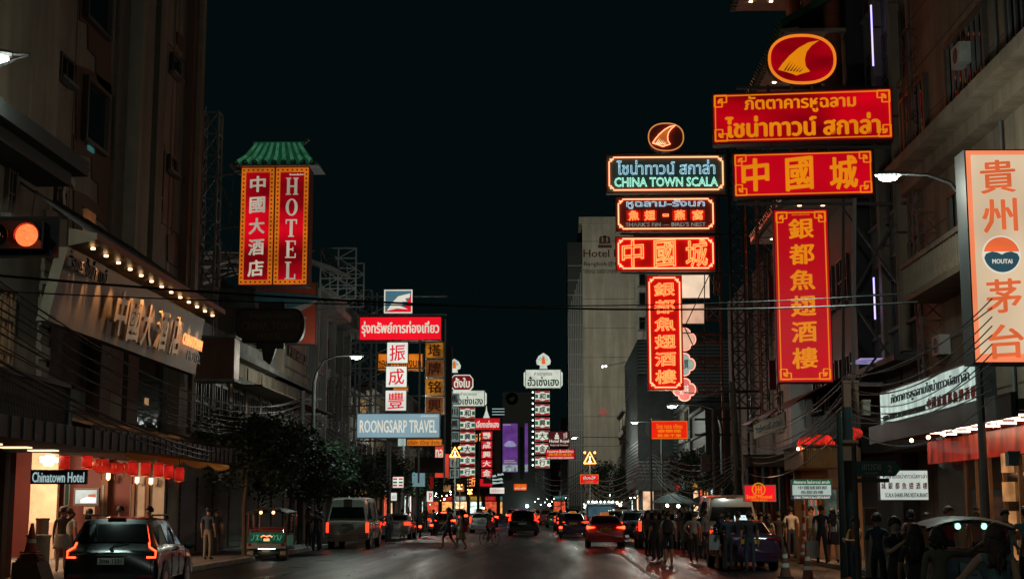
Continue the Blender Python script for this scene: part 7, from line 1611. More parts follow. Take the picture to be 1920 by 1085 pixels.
PP = [
 ('armup_f', 'woman in pale cap and dark patterned top holding one arm up, at the hotel lobby', 121, 38.6, B_ + .3, 'pattern', 'pattern', .14, dict(hs='bun', hm=hairb, skin=skin2, dress=('lgrey', 1.0, .62, .24), hat='lgrey')),
 ('stand', 'man in white shirt close behind the woman with the raised arm', 134, 39.6, B_ - .4, 'white', 'khaki', .14, dict(s=.98)),
 ('stand_f', 'dark-haired woman with only her head above the dark teal suv', 171, 41.5, 2.4, 'black', 'black', .14, dict(hs='bob', s=.97)),
 ('edge', 'man in pale blue shirt turned right behind the suv roof', 229, 40.2, 1.2, 'blue', 'navy', .14, dict(skin=skin2, hm=hairm)),
 ('shorts', 'man in dark t-shirt facing left behind the suv roof', 283, 40.5, -1.0, 'navy', 'navy', .14, dict(skin=skin2)),
 ('stand', 'man in dark shirt and khaki trousers on the left pavement with his back turned', 395, 47.5, B_ - .3, 'navy', 'khaki', .14, dict()),
 ('stand', 'person in black near the shutters right of the khaki trousered man', 410, 52, B_ + .6, 'black', 'black', .14, dict(s=.95)),
 ('edge', 'person in light jacket and dark trousers right of the tuk-tuk', 546, 62, B_ - .2, 'tan', 'black', .14, dict()),
 ('edge', 'person in brown jacket in profile left of the bronze van', 583, 62, .9, 'brown', 'black', .14, dict(hs='bob')),
 ('wide', 'dark-clothed person standing on the road right against the bronze van', 597, 61.5, B_, 'navy', 'navy', 0, dict()),
 ('edge', 'person in rose jacket between the dark-clothed person and the bronze van', 605, 63.5, -1.2, 'rose', 'grey', 0, dict(hs='bob', s=.95)),
 ('wide', 'man in grey shirt and wide white trousers behind the white car', 711, 76, B_ + .2, 'grey', 'white', 0, dict(hs='bob')),
 ('akimbo', 'man in dark top with hands low behind the white car', 731, 76.5, B_ - .1, 'grey', 'navy', 0, dict()),
 ('stand', 'man in pale grey shirt beside the left kerb motorbikes', 757, 88.5, B_, 'lgrey', 'navy', 0, dict()),
 ('walk', 'man in black t-shirt and shorts striding across the road to the left', 843, 64, -1.35, 'black', 'black', 0, dict(s=1.06, shoes='lgrey')),
 ('walk_f', 'woman in long tan dress crossing the road behind the man in black', 866, 63.8, -1.45, 'tan', 'tan', 0, dict(hs='long', dress=('tan', 1.0, .45, .30), s=1.02, shoes='khaki')),
 ('wide', 'man in black apron left of the backpacker on the right of the road', 1226, 50.5, B_ + .5, 'black', 'black', 0, dict(shoes='lgrey')),
 ('shorts', 'backpacker in white shirt, black shorts and white shoes on the right of the road', 1249, 48, B_, 'white', 'black', 0, dict(shoes='white')),
 ('stand', 'man in grey shirt standing further back behind the backpacker', 1270, 62, .3, 'grey', 'grey', 0, dict()),
 ('akimbo', 'stout man in grey shirt and black trousers with white shoes left of the pale van', 1296, 49.5, B_ - .3, 'lgrey', 'black', 0, dict(shoes='white', s=.98)),
 ('phone_f', 'woman with tote bag and bare legs in front of the pale van', 1345, 43, B_ - .3, 'black', 'black', 0, dict(hs='long', s=.97)),
 ('phone', 'man in black holding a glowing phone in front of the violet taxi', 1377, 43.5, B_ + .4, 'black', 'black', 0, dict(shoes='lgrey')),
 ('stand_f', 'woman in black with lit face under the red hostel sign', 1420, 50, .2, 'black', 'black', 0, dict(hs='bob', skin=skin2, s=.96)),
 ('stand_f', 'long-haired woman in pale patterned jacket under the hostel sign', 1433, 48, B_ - .5, 'tan', 'black', 0, dict(hs='long', s=.95)),
 ('stand', 'man in black jacket right of the patterned jacket', 1452, 48.5, B_, 'black', 'navy', 0, dict(s=.98)),
 ('stand', 'man in white shirt seen from behind at the shop front', 1475, 49, B_, 'white', 'navy', .14, dict()),
 ('walk_long', 'man in navy shirt and shorts walking away under the green banded sign', 1530, 44.5, B_, 'navy', 'navy', .14, dict(s=1.03)),
 ('walk_f', 'long-haired woman in grey top and black skirt beside the navy-shirted man', 1551, 45.5, B_ + .1, 'lgrey', 'black', .14, dict(hs='long', dress=('black', 1.0, .6, .2), s=.96)),
 ('walk_f', 'dark-haired woman at the far right of the pair walking away', 1564, 46.5, B_, 'black', 'black', .14, dict(hs='bob', s=.94)),
 ('edge', 'woman in orange cardigan and jeans waiting at the dark pole', 1592, 34.5, -1.0, 'orange', 'denim', 0, dict(hs='bob', skin=skin2, s=.95)),
 ('phone', 'man in black with face mask holding up a camera at the lower right', 1664, 23.5, .5, 'black', 'black', 0, dict(mask=True, skin=skin2, s=.98)),
 ('akimbo', 'bald man in orange t-shirt behind the masked man', 1722, 31, B_ + .5, 'orange', 'brown', 0, dict(hs='bald')),
 ('out_f', 'woman with black hair and olive shirt stretching her arm left, nearest on the right', 1742, 18.0, B_ + .1, 'olive', 'olive', 0, dict(hs='bob', s=.94)),
 ('low_f', 'long-haired woman in pale sleeveless dress at the lower right corner', 1846, 15.5, B_ - .05, 'teal', 'teal', 0, dict(hs='long', hm=hairb, skin=skin2, dress=('teal', 1.05, .3, .42), s=.97)),
 ('stand', 'man in red-lit cap behind the tuk-tuk roof on the right', 1764, 31.5, .6, 'red', 'black', .14, dict(hat='rose', skin=skin2)),
 ('stand', 'man with shaved head behind the middle of the tuk-tuk roof', 1814, 32, B_, 'rose', 'black', .14, dict(hs='bald', s=.98)),
 ('stand', 'dark-haired man at the right end of the tuk-tuk roof', 1866, 31, .4, 'red', 'navy', .14, dict(skin=skin2, s=.97)),
 ('edge', 'man in dark jacket half hidden behind the backpacker', 1240, 53, B_ + .7, 'black', 'navy', 0, dict()),
 ('stand', 'man in brown shirt just left of the man in black apron', 1212, 55, .8, 'brown', 'black', 0, dict()),
 ('stand_f', 'woman in grey dress beside the grey-shirted man further back', 1282, 58, B_, 'grey', 'grey', 0, dict(hs='long', dress=('grey', 1.0, .5, .22), s=.95)),
 ('walk_long', 'man in blue shirt walking between the stout man and the pale van', 1318, 52, 1.0, 'blue', 'navy', 0, dict()),
 ('edge', 'man in dark shirt crouched close by the woman with the tote bag', 1358, 42.5, B_ + .5, 'navy', 'black', 0, dict()),
 ('stand', 'man in dark shirt at the rear of the violet taxi with his hands down', 1398, 42.2, B_ + .1, 'black', 'navy', 0, dict(shoes='lgrey')),
 ('stand_f', 'woman in white top at the hostel entrance columns', 1410, 54, 0, 'white', 'denim', .14, dict(hs='long', s=.95)),
 ('stand', 'man in olive shirt by the menu cards of the lit shop', 1512, 49.3, .2, 'olive', 'black', .14, dict()),
 ('stand', 'man in dark clothes in front of the teal tiled wall', 1632, 30, B_ - .6, 'navy', 'black', 0, dict()),
 ('stand_f', 'woman in rose top between the masked man and the bald man', 1694, 34, B_, 'rose', 'black', .14, dict(hs='bob', s=.96)),
 ('akimbo', 'man in dark shirt standing right behind the tuk-tuk at the frame edge', 1905, 27, B_ - .4, 'teal', 'black', .14, dict()),
 ('stand_f', 'woman in black top beside the olive-shirted woman', 1700, 19.5, B_ - .2, 'black', 'black', 0, dict(hs='long', s=.95)),
 ('stand', 'pedestrian in dark clothes under the gold shop signs on the left pavement', 800, 118, B_, 'black', 'black', .14, dict()),
 ('stand_f', 'pedestrian in red under the trees beyond the left motorbikes', 768, 104, 0, 'red', 'black', .14, dict(hs='long')),
 ('wide', 'pedestrian in grey by the right kerb beyond the black suv', 1262, 80, 0, 'grey', 'navy', 0, dict()),
 ('stand', 'pedestrian in black by the right kerb near the stall lights', 1284, 76, B_, 'black', 'black', 0, dict()),
]
for pose, lab_, px, Y, rz, tp, bt, z, kw in PP: person(pose, lab_, at_(px, Y), Y, rz, tp, bt, z, **kw)
person('cycle', 'cyclist in dark clothes with a red bag riding the bicycle', -3.25, 71.3, R(-32) + B_, 'black', 'navy', .93, s=.98)
person('ride', 'rider with dark jacket on the motorbike in the middle of the road', .35, 85.75, B_, 'black', 'black', .84)
person('ride', 'rider in grey on the motorbike at the left kerb', -8.3, 89.8, B_ + R(4), 'grey', 'navy', .84)
person('ride', 'rider in teal on the second left kerb motorbike', -8.0, 95.8, B_ - R(4), 'teal', 'navy', .84)
# carried things
def bag(label, px, Y, z, w, h, d, mat, strap=True, name='handbag', cat='bag'):
    X = at_(px, Y); o = thing(name, label, cat, (X, Y, z)); m = MB(); m.prism([(X - w / 2, z), (X + w / 2, z), (X + w * .44, z + h), (X - w * .44, z + h)], Y - d / 2, Y + d / 2, 'xz'); part('pouch', m, mat, o)
    if strap: part('strap', MB().tube([(X - w * .3, Y, z + h), (X - w * .2, Y, z + h + .22), (X + w * .2, Y, z + h + .22), (X + w * .3, Y, z + h)], .01, 5), mat, o)
    return o
bag('red shoulder bag of the woman in the tan dress', 874, 63.6, .78, .22, .32, .12, CL['red'])
bag('large white tote bag hanging by the bare-legged woman', 1334, 42.8, .62, .34, .42, .1, CL['lgrey'])
bag('dark red bag carried by the cyclist', 921, 71.0, .85, .26, .34, .14, CL['red'], False)
o = thing('backpack', 'black backpack on the back of the person in the white shirt', 'backpack', (at_(1249, 47.8), 47.8, 1.0)); X = o.location.x
part('pack', MB().lathe([(.08, .98), (.17, 1.02), (.18, 1.3), (.10, 1.46)], (X, 47.82, 0), 12, 'z', 1, .7), CL['black'], o, True); part('pocket', MB().box(X - .12, X + .12, 47.66, 47.72, 1.03, 1.2), CL['black'], o)
bag('black shopping bag held low by the navy-shirted man', 1512, 44.2, .35, .42, .5, .16, CL['grey'])
p = thing('phone', 'glowing phone held by the man in black by the violet taxi', 'phone', (at_(1374, 43.9), 43.9, 1.40)); part('screen', MB().box(p.location.x - .04, p.location.x + .04, 43.86, 43.87, 1.36, 1.5), E('phone glow', '#bfd8e0', 1.4), p); part('shell', MB().box(p.location.x - .045, p.location.x + .045, 43.871, 43.885, 1.355, 1.505), plast, p)
p = thing('camera', 'dark camera held up by the masked man', 'camera', (at_(1676, 23.2), 23.2, 1.40)); part('camera_body', MB().box(p.location.x - .07, p.location.x + .07, 23.15, 23.24, 1.36, 1.46), plast, p); part('lens', MB().lathe([(.035, 0), (.04, .07)], (p.location.x, 23.08, 1.41), 12, 'y'), plast, p)
# ================================================================ STREET FURNITURE, TREES, CABLES, LOBBY THINGS
lampw = E('street lamp lens', (.80, 1, .93), 40)
def lamp_light(o, p, power):
    ld = bpy.data.lights.new('lamp_light', 'SPOT'); ld.energy = power; ld.color = (.60, 1, .90); ld.spot_size = R(140); ld.spot_blend = 1.0; ld.shadow_soft_size = .18
    lo = link('lamp_light', ld, o); lo.location = Vector(p) - Vector(o['_o'])
    ld = bpy.data.lights.new('stray_light', 'POINT'); ld.energy = power * .62; ld.color = (.92, 1, .86); ld.shadow_soft_size = .18
    lo = link('stray_light', ld, o); lo.location = Vector(p) - Vector(o['_o'])
def street_lamp(label, px, py, Y, side, power, bxx=None, group='street lamps'):
    h = atY(px, py, Y); bx = side * 9.4 * 1.0 + off(Y); bx = bxx or (8.75 if side > 0 else -10.9) + off(Y)
    o = thing('street_lamp', label, 'street lamp', (bx, Y, .14), 0, group)
    part('pole', MB().tube([(bx, Y, .14), (bx, Y, h.z - 1.2), (bx - side * .12, Y, h.z - .7)], [.11, .08, .07], 8), dsteel, o, True)
    part('arm', MB().tube([(bx - side * .12, Y, h.z - .7), (bx - side * .45, Y, h.z - .18), (bx - side * 1.0, Y, h.z + .02), (h.x + side * .3, Y, h.z + .05)], [.05, .045, .035, .03], 8), blackm, o, True)
    hd_ = part('lamp_head', MB().ball((h.x, Y, h.z + .03), .3, 1.15, .55, .34, 12, 6), steel, o, True)
    part('lens', MB().lathe([(.02, h.z - .13), (.15, h.z - .10), (.19, h.z - .06)], (h.x, Y, 0), 14, 'z', 1.2, .8), lampw, hd_, True)
    lamp_light(o, (h.x, Y, h.z - .3), power); return o
LP = 950
street_lamp('street lamp at the left frame edge in front of the old shophouse', -6, 105, 26, -1, LP * .5)
street_lamp('bright street lamp just right of the big red character sign', 1665, 330, 34.3, 1, LP * .75, 10.05)
street_lamp('street lamp reaching out beside the travel agency signs', 668, 668, 65, -1, LP * .6)
street_lamp('street lamp on the right below the vertical neon sign', 1190, 791, 115, 1, LP)
street_lamp('street lamp right of the maroon hotel name sign', 1076, 820, 145, 1, LP)
street_lamp('street lamp on the right between the neon column and the red hostel sign', 1260, 760, 76, 1, LP * .6)
street_lamp('street lamp on the left beyond the blue travel sign', 790, 800, 105, -1, LP)
for i, (x, Y, s_) in enumerate(((-8.5, 2, -1), (7.2, -6, 1))):
    bx = -10.9 if s_ < 0 else 8.75
    px = 960; o = thing('street_lamp', ['street lamp behind the viewer on the left pavement', 'street lamp behind the viewer on the right pavement'][i], 'street lamp', (bx, Y, .14), 0, 'street lamps')
    part('pole', MB().tube([(bx, Y, .14), (bx, Y, 7.6), (x, Y, 8.7)], [.11, .08, .05], 8), dsteel, o, True); hd_ = part('lamp_head', MB().ball((x, Y, 8.75), .3, 1.15, .55, .34, 12, 6), steel, o, True); part('lens', MB().lathe([(.02, 8.6), (.19, 8.67)], (x, Y, 0), 12), lampw, hd_, True)
    lamp_light(o, (x, Y, 8.4), LP * .6)

# traffic light, top left
Y = 18; c = atY(50, 440, Y); o = thing('traffic_light', 'traffic light with the red lamp lit on a horizontal arm at the left edge', 'traffic light', c)
m = MB(); a = atY(-120, 400, Y); b_ = atY(98, 470, Y); m.box(a.x, atY(78, 440, Y).x, Y, Y + .22, atY(0, 466, Y).z, atY(0, 414, Y).z); part('housing', m, blackm, o)
m = MB(); m.box(a.x, b_.x, Y + .23, Y + .25, b_.z - .05, a.z); part('backboard', m, M('backboard', (.02, .03, .03), .6), o)
for i, (px, mt) in enumerate(((50, E('red signal lens', (1, .11, .03), 2.6, .25, 30)), (-8, glg), (-66, glg))):
    q = atY(px, 441, Y); r = 22 * sc(Y); part('signal_lens', MB().lathe([(r * .5, -.045), (r * .86, -.03), (r, -.003)], (q.x, Y, q.z), 24, 'y'), mt, o, True)
    m = MB(); n = 16; vs = []
    for yy in (-.28, 0):
        for k in range(n + 1): t = -.35 + (math.pi + .7) * k / n; rr = r * 1.12; vs.append((q.x - yy * .36 + rr * math.cos(t), Y + yy, q.z + yy * .19 + rr * math.sin(t)))
    m.add(vs, [(k, k + 1, n + 2 + k, n + 1 + k) for k in range(n)]); h = part('visor', m, M('visor lit red', (.25, .02, .02), .4) if px == 50 else blackm, o, True); md = h.modifiers.new('thick', 'SOLIDIFY'); md.thickness = .006  # red glow of the lit lens put into its visor colour
m = MB(); m.tube([(a.x - .5, Y + .3, c.z), (c.x + .3, Y + .3, c.z)], .06, 8); part('arm', m, dsteel, o)
part('pole', MB().tube([(a.x - 2.7, Y + .3, .14), (a.x - 2.7, Y + .3, c.z), (a.x - .5, Y + .3, c.z)], .09, 8), dsteel, o)
ld = bpy.data.lights.new('signal_light', 'POINT'); ld.energy = 6; ld.color = (1, .12, .03); ld.shadow_soft_size = .1; lo = link('signal_light', ld, o); lo.location = (0, -.4, 0)

# poles
def pole(label, X, Y, h, r, mat, cat='utility pole', arms=0, group=None, lean=0):
    o = thing('utility_pole', label, cat, (X, Y, .14), 0, group); part('shaft', MB().tube([(X, Y, .14), (X + lean, Y, h)], [r, r * .75], 10), mat, o, True)
    for k in range(arms): bar('crossarm', (X - .9, Y, h - .4 - k * .7), (X + .9, Y, h - .4 - k * .7), .09, dsteel, o)
    return o
conc = M('pole concrete', (.26, .22, .18), .85, 0, .3, 3, .3)
pole('dark utility pole tangled with cables behind the left trees', at_(566, 68), 68, 7.3, .16, M('dark pole', (.05, .045, .04), .8), arms=3)
pole('utility pole left of the brown board by the left taxi', at_(785, 104), 104, 7.5, .15, M('dark pole', (.05, .045, .04), .8), arms=2)
pole('concrete pole lit orange left of the red hostel sign', at_(1384, 60), 60, 7.0, .17, conc, arms=2, lean=-.25)
pole('second concrete pole left of the orange-lit one', at_(1338, 66), 66, 6.2, .15, conc, arms=2)
pole('slim pole carrying the low red orange sign', at_(1219, 74), 73.9, 6.4, .07, steel)
pole('thick dark teal pole near the woman in orange', at_(1584, 36), 36, 4.3, .17, M('teal pole', (.014, .03, .03), .5), arms=0)
pole('thinner dark teal pipe beside the thick pole', at_(1569, 35.7), 35.7, 4.1, .09, M('teal pole', (.014, .03, .03), .5))
pole('slim pole carrying the small red soft drink sign', at_(1090, 112), 112, 4.0, .06, steel)
pole('tall grey pole beside the striped convenience sign', at_(733, 82), 82, 5.5, .09, steel)
pole('dark pole between the left gold sign stacks', at_(898, 140), 140, 9, .15, M('dark pole', (.05, .045, .04), .8), arms=2)
# meter boxes and odd boxes on the poles, right
for (px, py, w_, h_, Y, mt, lab_) in ((1346, 902, 14, 25, 65.8, conc, 'pale meter box on the second concrete pole'), (1322, 868, 16, 30, 65, M('box rose', (.40, .22, .18), .7), 'rose coloured box hanging by the cables right of the neon column'), (1588, 845, 30, 38, 36, wall_brown, 'grey box hanging on the pole by the red lanterns'), (1592, 745, 26, 60, 40, wall_brown, 'tall tan junction box under the tall red sign'), (1620, 765, 14, 28, 39.5, conc, 'small lit junction box by the cables'), (1893, 860, 18, 26, 31, M('teal box', (.12, .18, .18), .5), 'teal box under the canopy near the right edge')):
    a = atY(px - w_ / 2, py + h_ / 2, Y); b_ = atY(px + w_ / 2, py - h_ / 2, Y); o = thing('junction_box', lab_, 'box', a); part('housing', MB().box(a.x, b_.x, Y - .3, Y - .05, a.z, b_.z), mt, o); part('lid', MB().box(a.x - .02, b_.x + .02, Y - .32, Y - .3, b_.z - .06, b_.z + .01), mt, o)

# cables
wirem = M('cable', (.012, .012, .012), .5); wirel = M('cable worn', (.10, .08, .07), .45)
def cable(p, q, sag, r, label, mat=None, group=None):
    p, q = Vector(p), Vector(q); pts = [p + (q - p) * t + Vector((0, 0, -sag * 4 * t * (1 - t))) for t in [i / 14 for i in range(15)]]
    m = MB(); m.tube(pts, r, 5); return solo('overhead_cable', m, mat or wirem, label, 'cable', tuple(p), True, group)
random.seed(33)
tops = ['top', 'second', 'third', 'fourth', 'fifth', 'sixth', 'seventh', 'eighth', 'ninth', 'tenth', 'eleventh', 'twelfth']
g = 'cables in front of the hotel sign board'
for i in range(9):
    y0, y1 = 505 + i * 17 + random.uniform(-6, 6), 745 + i * 5
    cable(atY(-30, y0, 24), atY(566, y1, 68), .9 + random.random() * .5, .013 + .006 * (i % 3 == 0), f'{tops[i]} cable crossing in front of the bronze hotel sign board', group=g)
for i in range(3): cable(atY(-30, 660 + i * 14, 24.5), atY(566, 838 + i * 6, 68), 1.0, .035 if i == 0 else .02, f'{tops[i]} heavy cable sagging over the tin awning', group='heavy cables over the awning')
for i in range(10): cable(atY(566, 765 + i * 7, 68), atY(785, 838 + i * 3, 104), .9 + i * .12, .018, f'{tops[i]} cable sagging from the left pole towards the travel signs', M('cable grey', (.22, .23, .23), .4), group='cables beyond the left pole')
for i in range(7): cable(atY(785, 838 + i * 5, 104), atY(898, 860 + i * 4, 140), .8 + i * .1, .02, f'{tops[i]} cable between the two dark left poles in the distance', group='far left cables')
cable(atX(-20, 515, -9), atX(1720, 566, 9), .35, .022, 'long cable spanning the street in front of the neon signs')
cable(atX(-20, 545, -9.2), atX(1720, 548, 9.2), .3, .012, 'thinner long cable spanning the street high up')
g = 'cables over the right pavement'
for i in range(12):
    cable(atY(1860, 560 + i * 17, 30), atY(1590, 700 + i * 9, 40), .25 + random.random() * .5, .014, f'{tops[i]} cable from the liquor sign to the tall red sign', wirel if i % 3 else wirem, group=g)
for i in range(10):
    cable(atY(1590, 700 + i * 10, 40), atY(1384, 795 + i * 9, 60), .5 + random.random() * .7, .02, f'{tops[i]} cable sagging from the tall red sign to the concrete poles', wirel if i % 2 else wirem, group='sagging cables by the old awning')
for i in range(8):
    cable(atY(1384, 850 + i * 5, 60), atY(1225, 845 + i * 6, 74), .6 + i * .12, .02, f'{tops[i]} cable from the concrete poles to the low red orange sign', wirel if i % 2 else wirem, group='cables right of the low red orange sign')
for i in range(7):
    cable(atY(1225, 850 + i * 6, 74), atY(1095, 885 + i * 4, 112), 1.0 + i * .2, .025, f'{tops[i]} cable sagging across the slatted block front', M('cable grey', (.22, .23, .23), .4), group='cables before the slatted block')
for i in range(6):
    cable(atY(1095, 880 + i * 5, 112), atY(1000, 880 + i * 6, 160), 1.0 + i * .2, .03, f'{tops[i]} far cable under the right striped column', group='far right cables')

# trees
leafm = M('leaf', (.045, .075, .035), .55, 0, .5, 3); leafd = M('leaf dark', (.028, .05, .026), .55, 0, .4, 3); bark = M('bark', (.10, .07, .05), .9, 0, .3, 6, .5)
def tree(label, X, Y, base, h, r, n, seed, rz=1.0, leafs=.11):
    rnd = random.Random(seed); o = thing('street_tree', label, 'tree', (X, Y, base)); tz = h - r * rz
    m = MB(); m.tube([(X, Y, base), (X + rnd.uniform(-.08, .08), Y, base + (tz - base) * .5), (X + rnd.uniform(-.12, .12), Y, tz)], [.09, .07, .06], 8); part('trunk', m, bark, o, True)
    tips = []
    for k in range(7):
        a = rnd.uniform(0, 6.28); e = Vector((X + math.cos(a) * r * .7, Y + math.sin(a) * r * .7, tz + rnd.uniform(-.1, .9) * r * rz)); m = MB(); m.tube([(X, Y, tz - .3), ((X + e.x) / 2, (Y + e.y) / 2, (tz + e.z) / 2 + .1), e], [.045, .03, .012], 5); part('limb', m, bark, o, True); tips.append(e)
    cl_ = []
    for k in range(26):
        a = rnd.uniform(0, 6.28); u = rnd.uniform(-.75, 1); q = math.sqrt(max(0, 1 - u * u)) * rnd.uniform(.55, 1.08); cl_.append((Vector((X + math.cos(a) * q * r, Y + math.sin(a) * q * r, tz + u * r * rz)), rnd.uniform(.22, .46) * r))
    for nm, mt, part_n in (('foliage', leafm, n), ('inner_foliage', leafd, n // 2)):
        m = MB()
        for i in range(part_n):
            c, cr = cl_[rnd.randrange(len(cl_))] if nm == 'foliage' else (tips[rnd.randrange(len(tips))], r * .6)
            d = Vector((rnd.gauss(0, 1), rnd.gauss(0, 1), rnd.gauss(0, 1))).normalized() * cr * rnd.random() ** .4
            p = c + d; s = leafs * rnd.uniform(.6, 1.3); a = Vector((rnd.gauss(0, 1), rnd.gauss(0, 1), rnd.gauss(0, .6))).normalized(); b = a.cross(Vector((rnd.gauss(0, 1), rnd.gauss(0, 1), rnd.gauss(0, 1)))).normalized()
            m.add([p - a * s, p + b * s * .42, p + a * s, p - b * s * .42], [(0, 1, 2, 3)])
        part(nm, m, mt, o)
    return o
tree('dense dark street tree behind the tuk-tuk', -11.1, 52, .14, 5.0, 1.7, 4200, 1, .85)
tree('dark street tree between the tuk-tuk and the bronze van', -11.0, 60, .14, 4.9, 1.7, 3800, 2, .85)
tree('street tree whose crown hangs over the bronze van', -11.0, 68.5, .14, 4.5, 1.5, 3200, 3, .8)
tree('smaller street tree just beyond the bronze van', -11.0, 80, .14, 4.4, 1.5, 2600, 4, .8)
tree('street tree left of the striped convenience sign', -10.9, 91, .14, 4.9, 1.7, 2600, 5, .8)
tree('dark tree behind the pale van on the right', 9.2, 91, .14, 5.0, 1.8, 3600, 6, .95)
tree('far tree over the traffic at the foot of the right striped column', 6.2, 158, .14, 6.2, 2.6, 2600, 7, .8, .18)
tree('far street tree beyond the left taxi', -11.4, 112, .14, 5.2, 1.9, 2000, 8, .8, .14)
tree('tree crown in front of the dark poles left of the striped column', -11.8, 128, .14, 6.0, 2.1, 2000, 9, .8, .16)
# small potted plants along the left kerb building edge
for i, (px, Y) in enumerate(((268, 49.5), (1285, 60))): pass

# ---- hotel lobby: lanterns, tv, sconces, planters, cones
lan = E('red lantern silk', (.75, .02, .012), .6, .5, 3); lan_b = E('lantern glow', (1, .16, .05), 2.4); gold = M('gold trim metal', (.6, .38, .12), .35, .8)
nml = ['first', 'second', 'third', 'fourth', 'fifth', 'sixth', 'seventh']
for i, (px, py) in enumerate(((121, 868), (163, 864), (249, 877), (273, 878), (297, 880), (316, 883), (336, 889))):
    Y = 40 + i * .5; p = atY(px, py, Y); o = thing('cylinder_lantern', f'{nml[i]} red cylinder lantern from the left under the awning', 'lantern', p, 0, 'cylinder lanterns')
    part('shade', MB().lathe([(.12, p.z - .21), (.145, p.z - .17), (.145, p.z + .17), (.12, p.z + .21)], (p.x, Y, 0), 14), lan, o, True); part('glow_bulb', MB().lathe([(.05, p.z - .215), (.09, p.z - .19)], (p.x, Y, 0), 10), lan_b, o)
    part('cord', MB().beam((p.x, Y, p.z + .21), (p.x, Y, 3.8), .015), plast, o); part('tassel', MB().lathe([(.02, p.z - .45), (.012, p.z - .22)], (p.x, Y, 0), 6), CL['red'], o)
    for zz in (-.17, .17): part('hoop', MB().lathe([(.15, p.z + zz - .012), (.15, p.z + zz + .012)], (p.x, Y, 0), 14), gold, o)
for i, (px, py, r) in enumerate(((190, 873, .25), (216, 877, .21), (232, 877, .17))):
    Y = 42 + i; p = atY(px, py, Y); o = thing('round_lantern', ['largest', 'middle', 'smallest'][i] + ' round red lantern with gold ribs under the awning', 'lantern', p, 0, 'round lanterns')
    part('globe', MB().ball(p, r, 1.1, 1.1, .85, 16, 8), lan, o, True)
    for k in range(8): a = math.pi * k / 8; part('rib', MB().tube([(p.x + r * 1.12 * math.cos(a) * math.sin(t), Y + r * 1.12 * math.sin(a) * math.sin(t), p.z + r * .87 * math.cos(t)) for t in [6.2832 * j / 12 for j in range(13)]], .006, 4, False), gold, o)
    part('cap', MB().lathe([(.07, p.z + r * .8), (.05, p.z + r * .95)], (p.x, Y, 0), 10), gold, o); part('cord', MB().beam((p.x, Y, p.z + r * .9), (p.x, Y, 3.8), .015), plast, o); part('tassel', MB().lathe([(.03, p.z - r * 1.6), (.015, p.z - r * .8)], (p.x, Y, 0), 6), CL['orange'], o)
wm = E('warm lamp glass', (1, .60, .34), 4)
for i, (px, py) in enumerate(((257, 899), (283, 901), (203, 892))):
    p = atY(px, py, 49.6); o = thing('wall_lamp', ['middle', 'right', 'left'][i] + ' small warm wall lamp in the hotel lobby', 'wall lamp', p); part('glass', MB().lathe([(.07, p.z - .1), (.07, p.z + .1)], (p.x, 49.6, 0), 10), wm, o, True); part('bracket', MB().box(p.x - .03, p.x + .03, 49.6, 49.8, p.z - .15, p.z - .1), gold, o)
def area(nm, loc, e, col, sx, sy, rot=(0, 0, 0), par=None):
    ld = bpy.data.lights.new(nm, 'AREA'); ld.energy = e; ld.color = col; ld.shape = 'RECTANGLE'; ld.size = sx; ld.size_y = sy; lo = link(nm, ld, par); lo.location = Vector(loc) - (Vector(par.location) if par is not None else Vector()); lo.rotation_euler = rot; return lo
ceil = thing('ceiling_lamp', 'row of warm ceiling panels in the hotel lobby', 'ceiling lamp', (-15.5, 43, 3.8))
for k in range(4):
    part('panel', MB().box(-15.9, -15.2, 38.5 + k * 2.8, 39.3 + k * 2.8, 3.80, 3.85), E('ceiling panel warm', (1, .66, .40), 4), ceil)
area('lobby_light', (-15.6, 42, 3.75), 430, (1, .58, .32), 3.5, 9, (0, 0, 0), ceil)
area('added_wall_light', (-16.9, 45.5, 3.6), 420, (1, .62, .38), 1.2, 1.2, (R(55), 0, 0), ceil)  # added lamp with no fixture, brightens the cream wall
# tv
a = atY(137, 947, 48.6); b_ = atY(186, 914, 48.6); o = thing('television', 'black-framed television showing a hotel bed in the lobby', 'television', a)
part('frame', MB().box(a.x, b_.x, 48.6, 48.75, a.z, b_.z), plast, o); w_ = b_.x - a.x; h_ = b_.z - a.z
part('screen', MB().box(a.x + .07, b_.x - .07, 48.58, 48.598, a.z + .07, b_.z - .07), E('tv screen', '#9fb4b6', 1.0, .25, 4), o)
part('screen_picture', MB().prism([(a.x + w_ * .3, a.z + .09), (b_.x - .1, a.z + .09), (b_.x - .1, a.z + h_ * .45), (a.x + w_ * .55, a.z + h_ * .5), (a.x + w_ * .3, a.z + h_ * .35)], 48.57, 48.578, 'xz'), E('tv white bed', '#e6ece8', 1.2), o)
part('screen_picture', MB().prism([(a.x + w_ * .58, a.z + h_ * .5), (b_.x - .1, a.z + h_ * .46), (b_.x - .1, a.z + h_ * .66), (a.x + w_ * .6, a.z + h_ * .62)], 48.56, 48.568, 'xz'), E('tv red pillow', '#a8503c', .9), o)
a = atY(120, 948, 48.7); b_ = atY(133, 900, 48.7); o = thing('dark_poster', 'narrow dark framed poster left of the television', 'poster', a); part('frame', MB().box(a.x, b_.x, 48.65, 48.7, a.z, b_.z), plast, o); part('print', MB().box(a.x + .04, b_.x - .04, 48.64, 48.649, a.z + .04, b_.z - .04), glg, o)
a = atY(157, 963, 48.7); b_ = atY(178, 949, 48.7); o = thing('notice_sheet', 'pale notice sheet under the television', 'notice', a); part('sheet', MB().box(a.x, b_.x, 48.66, 48.7, a.z, b_.z), E('paper', '#b48a66', .6), o)
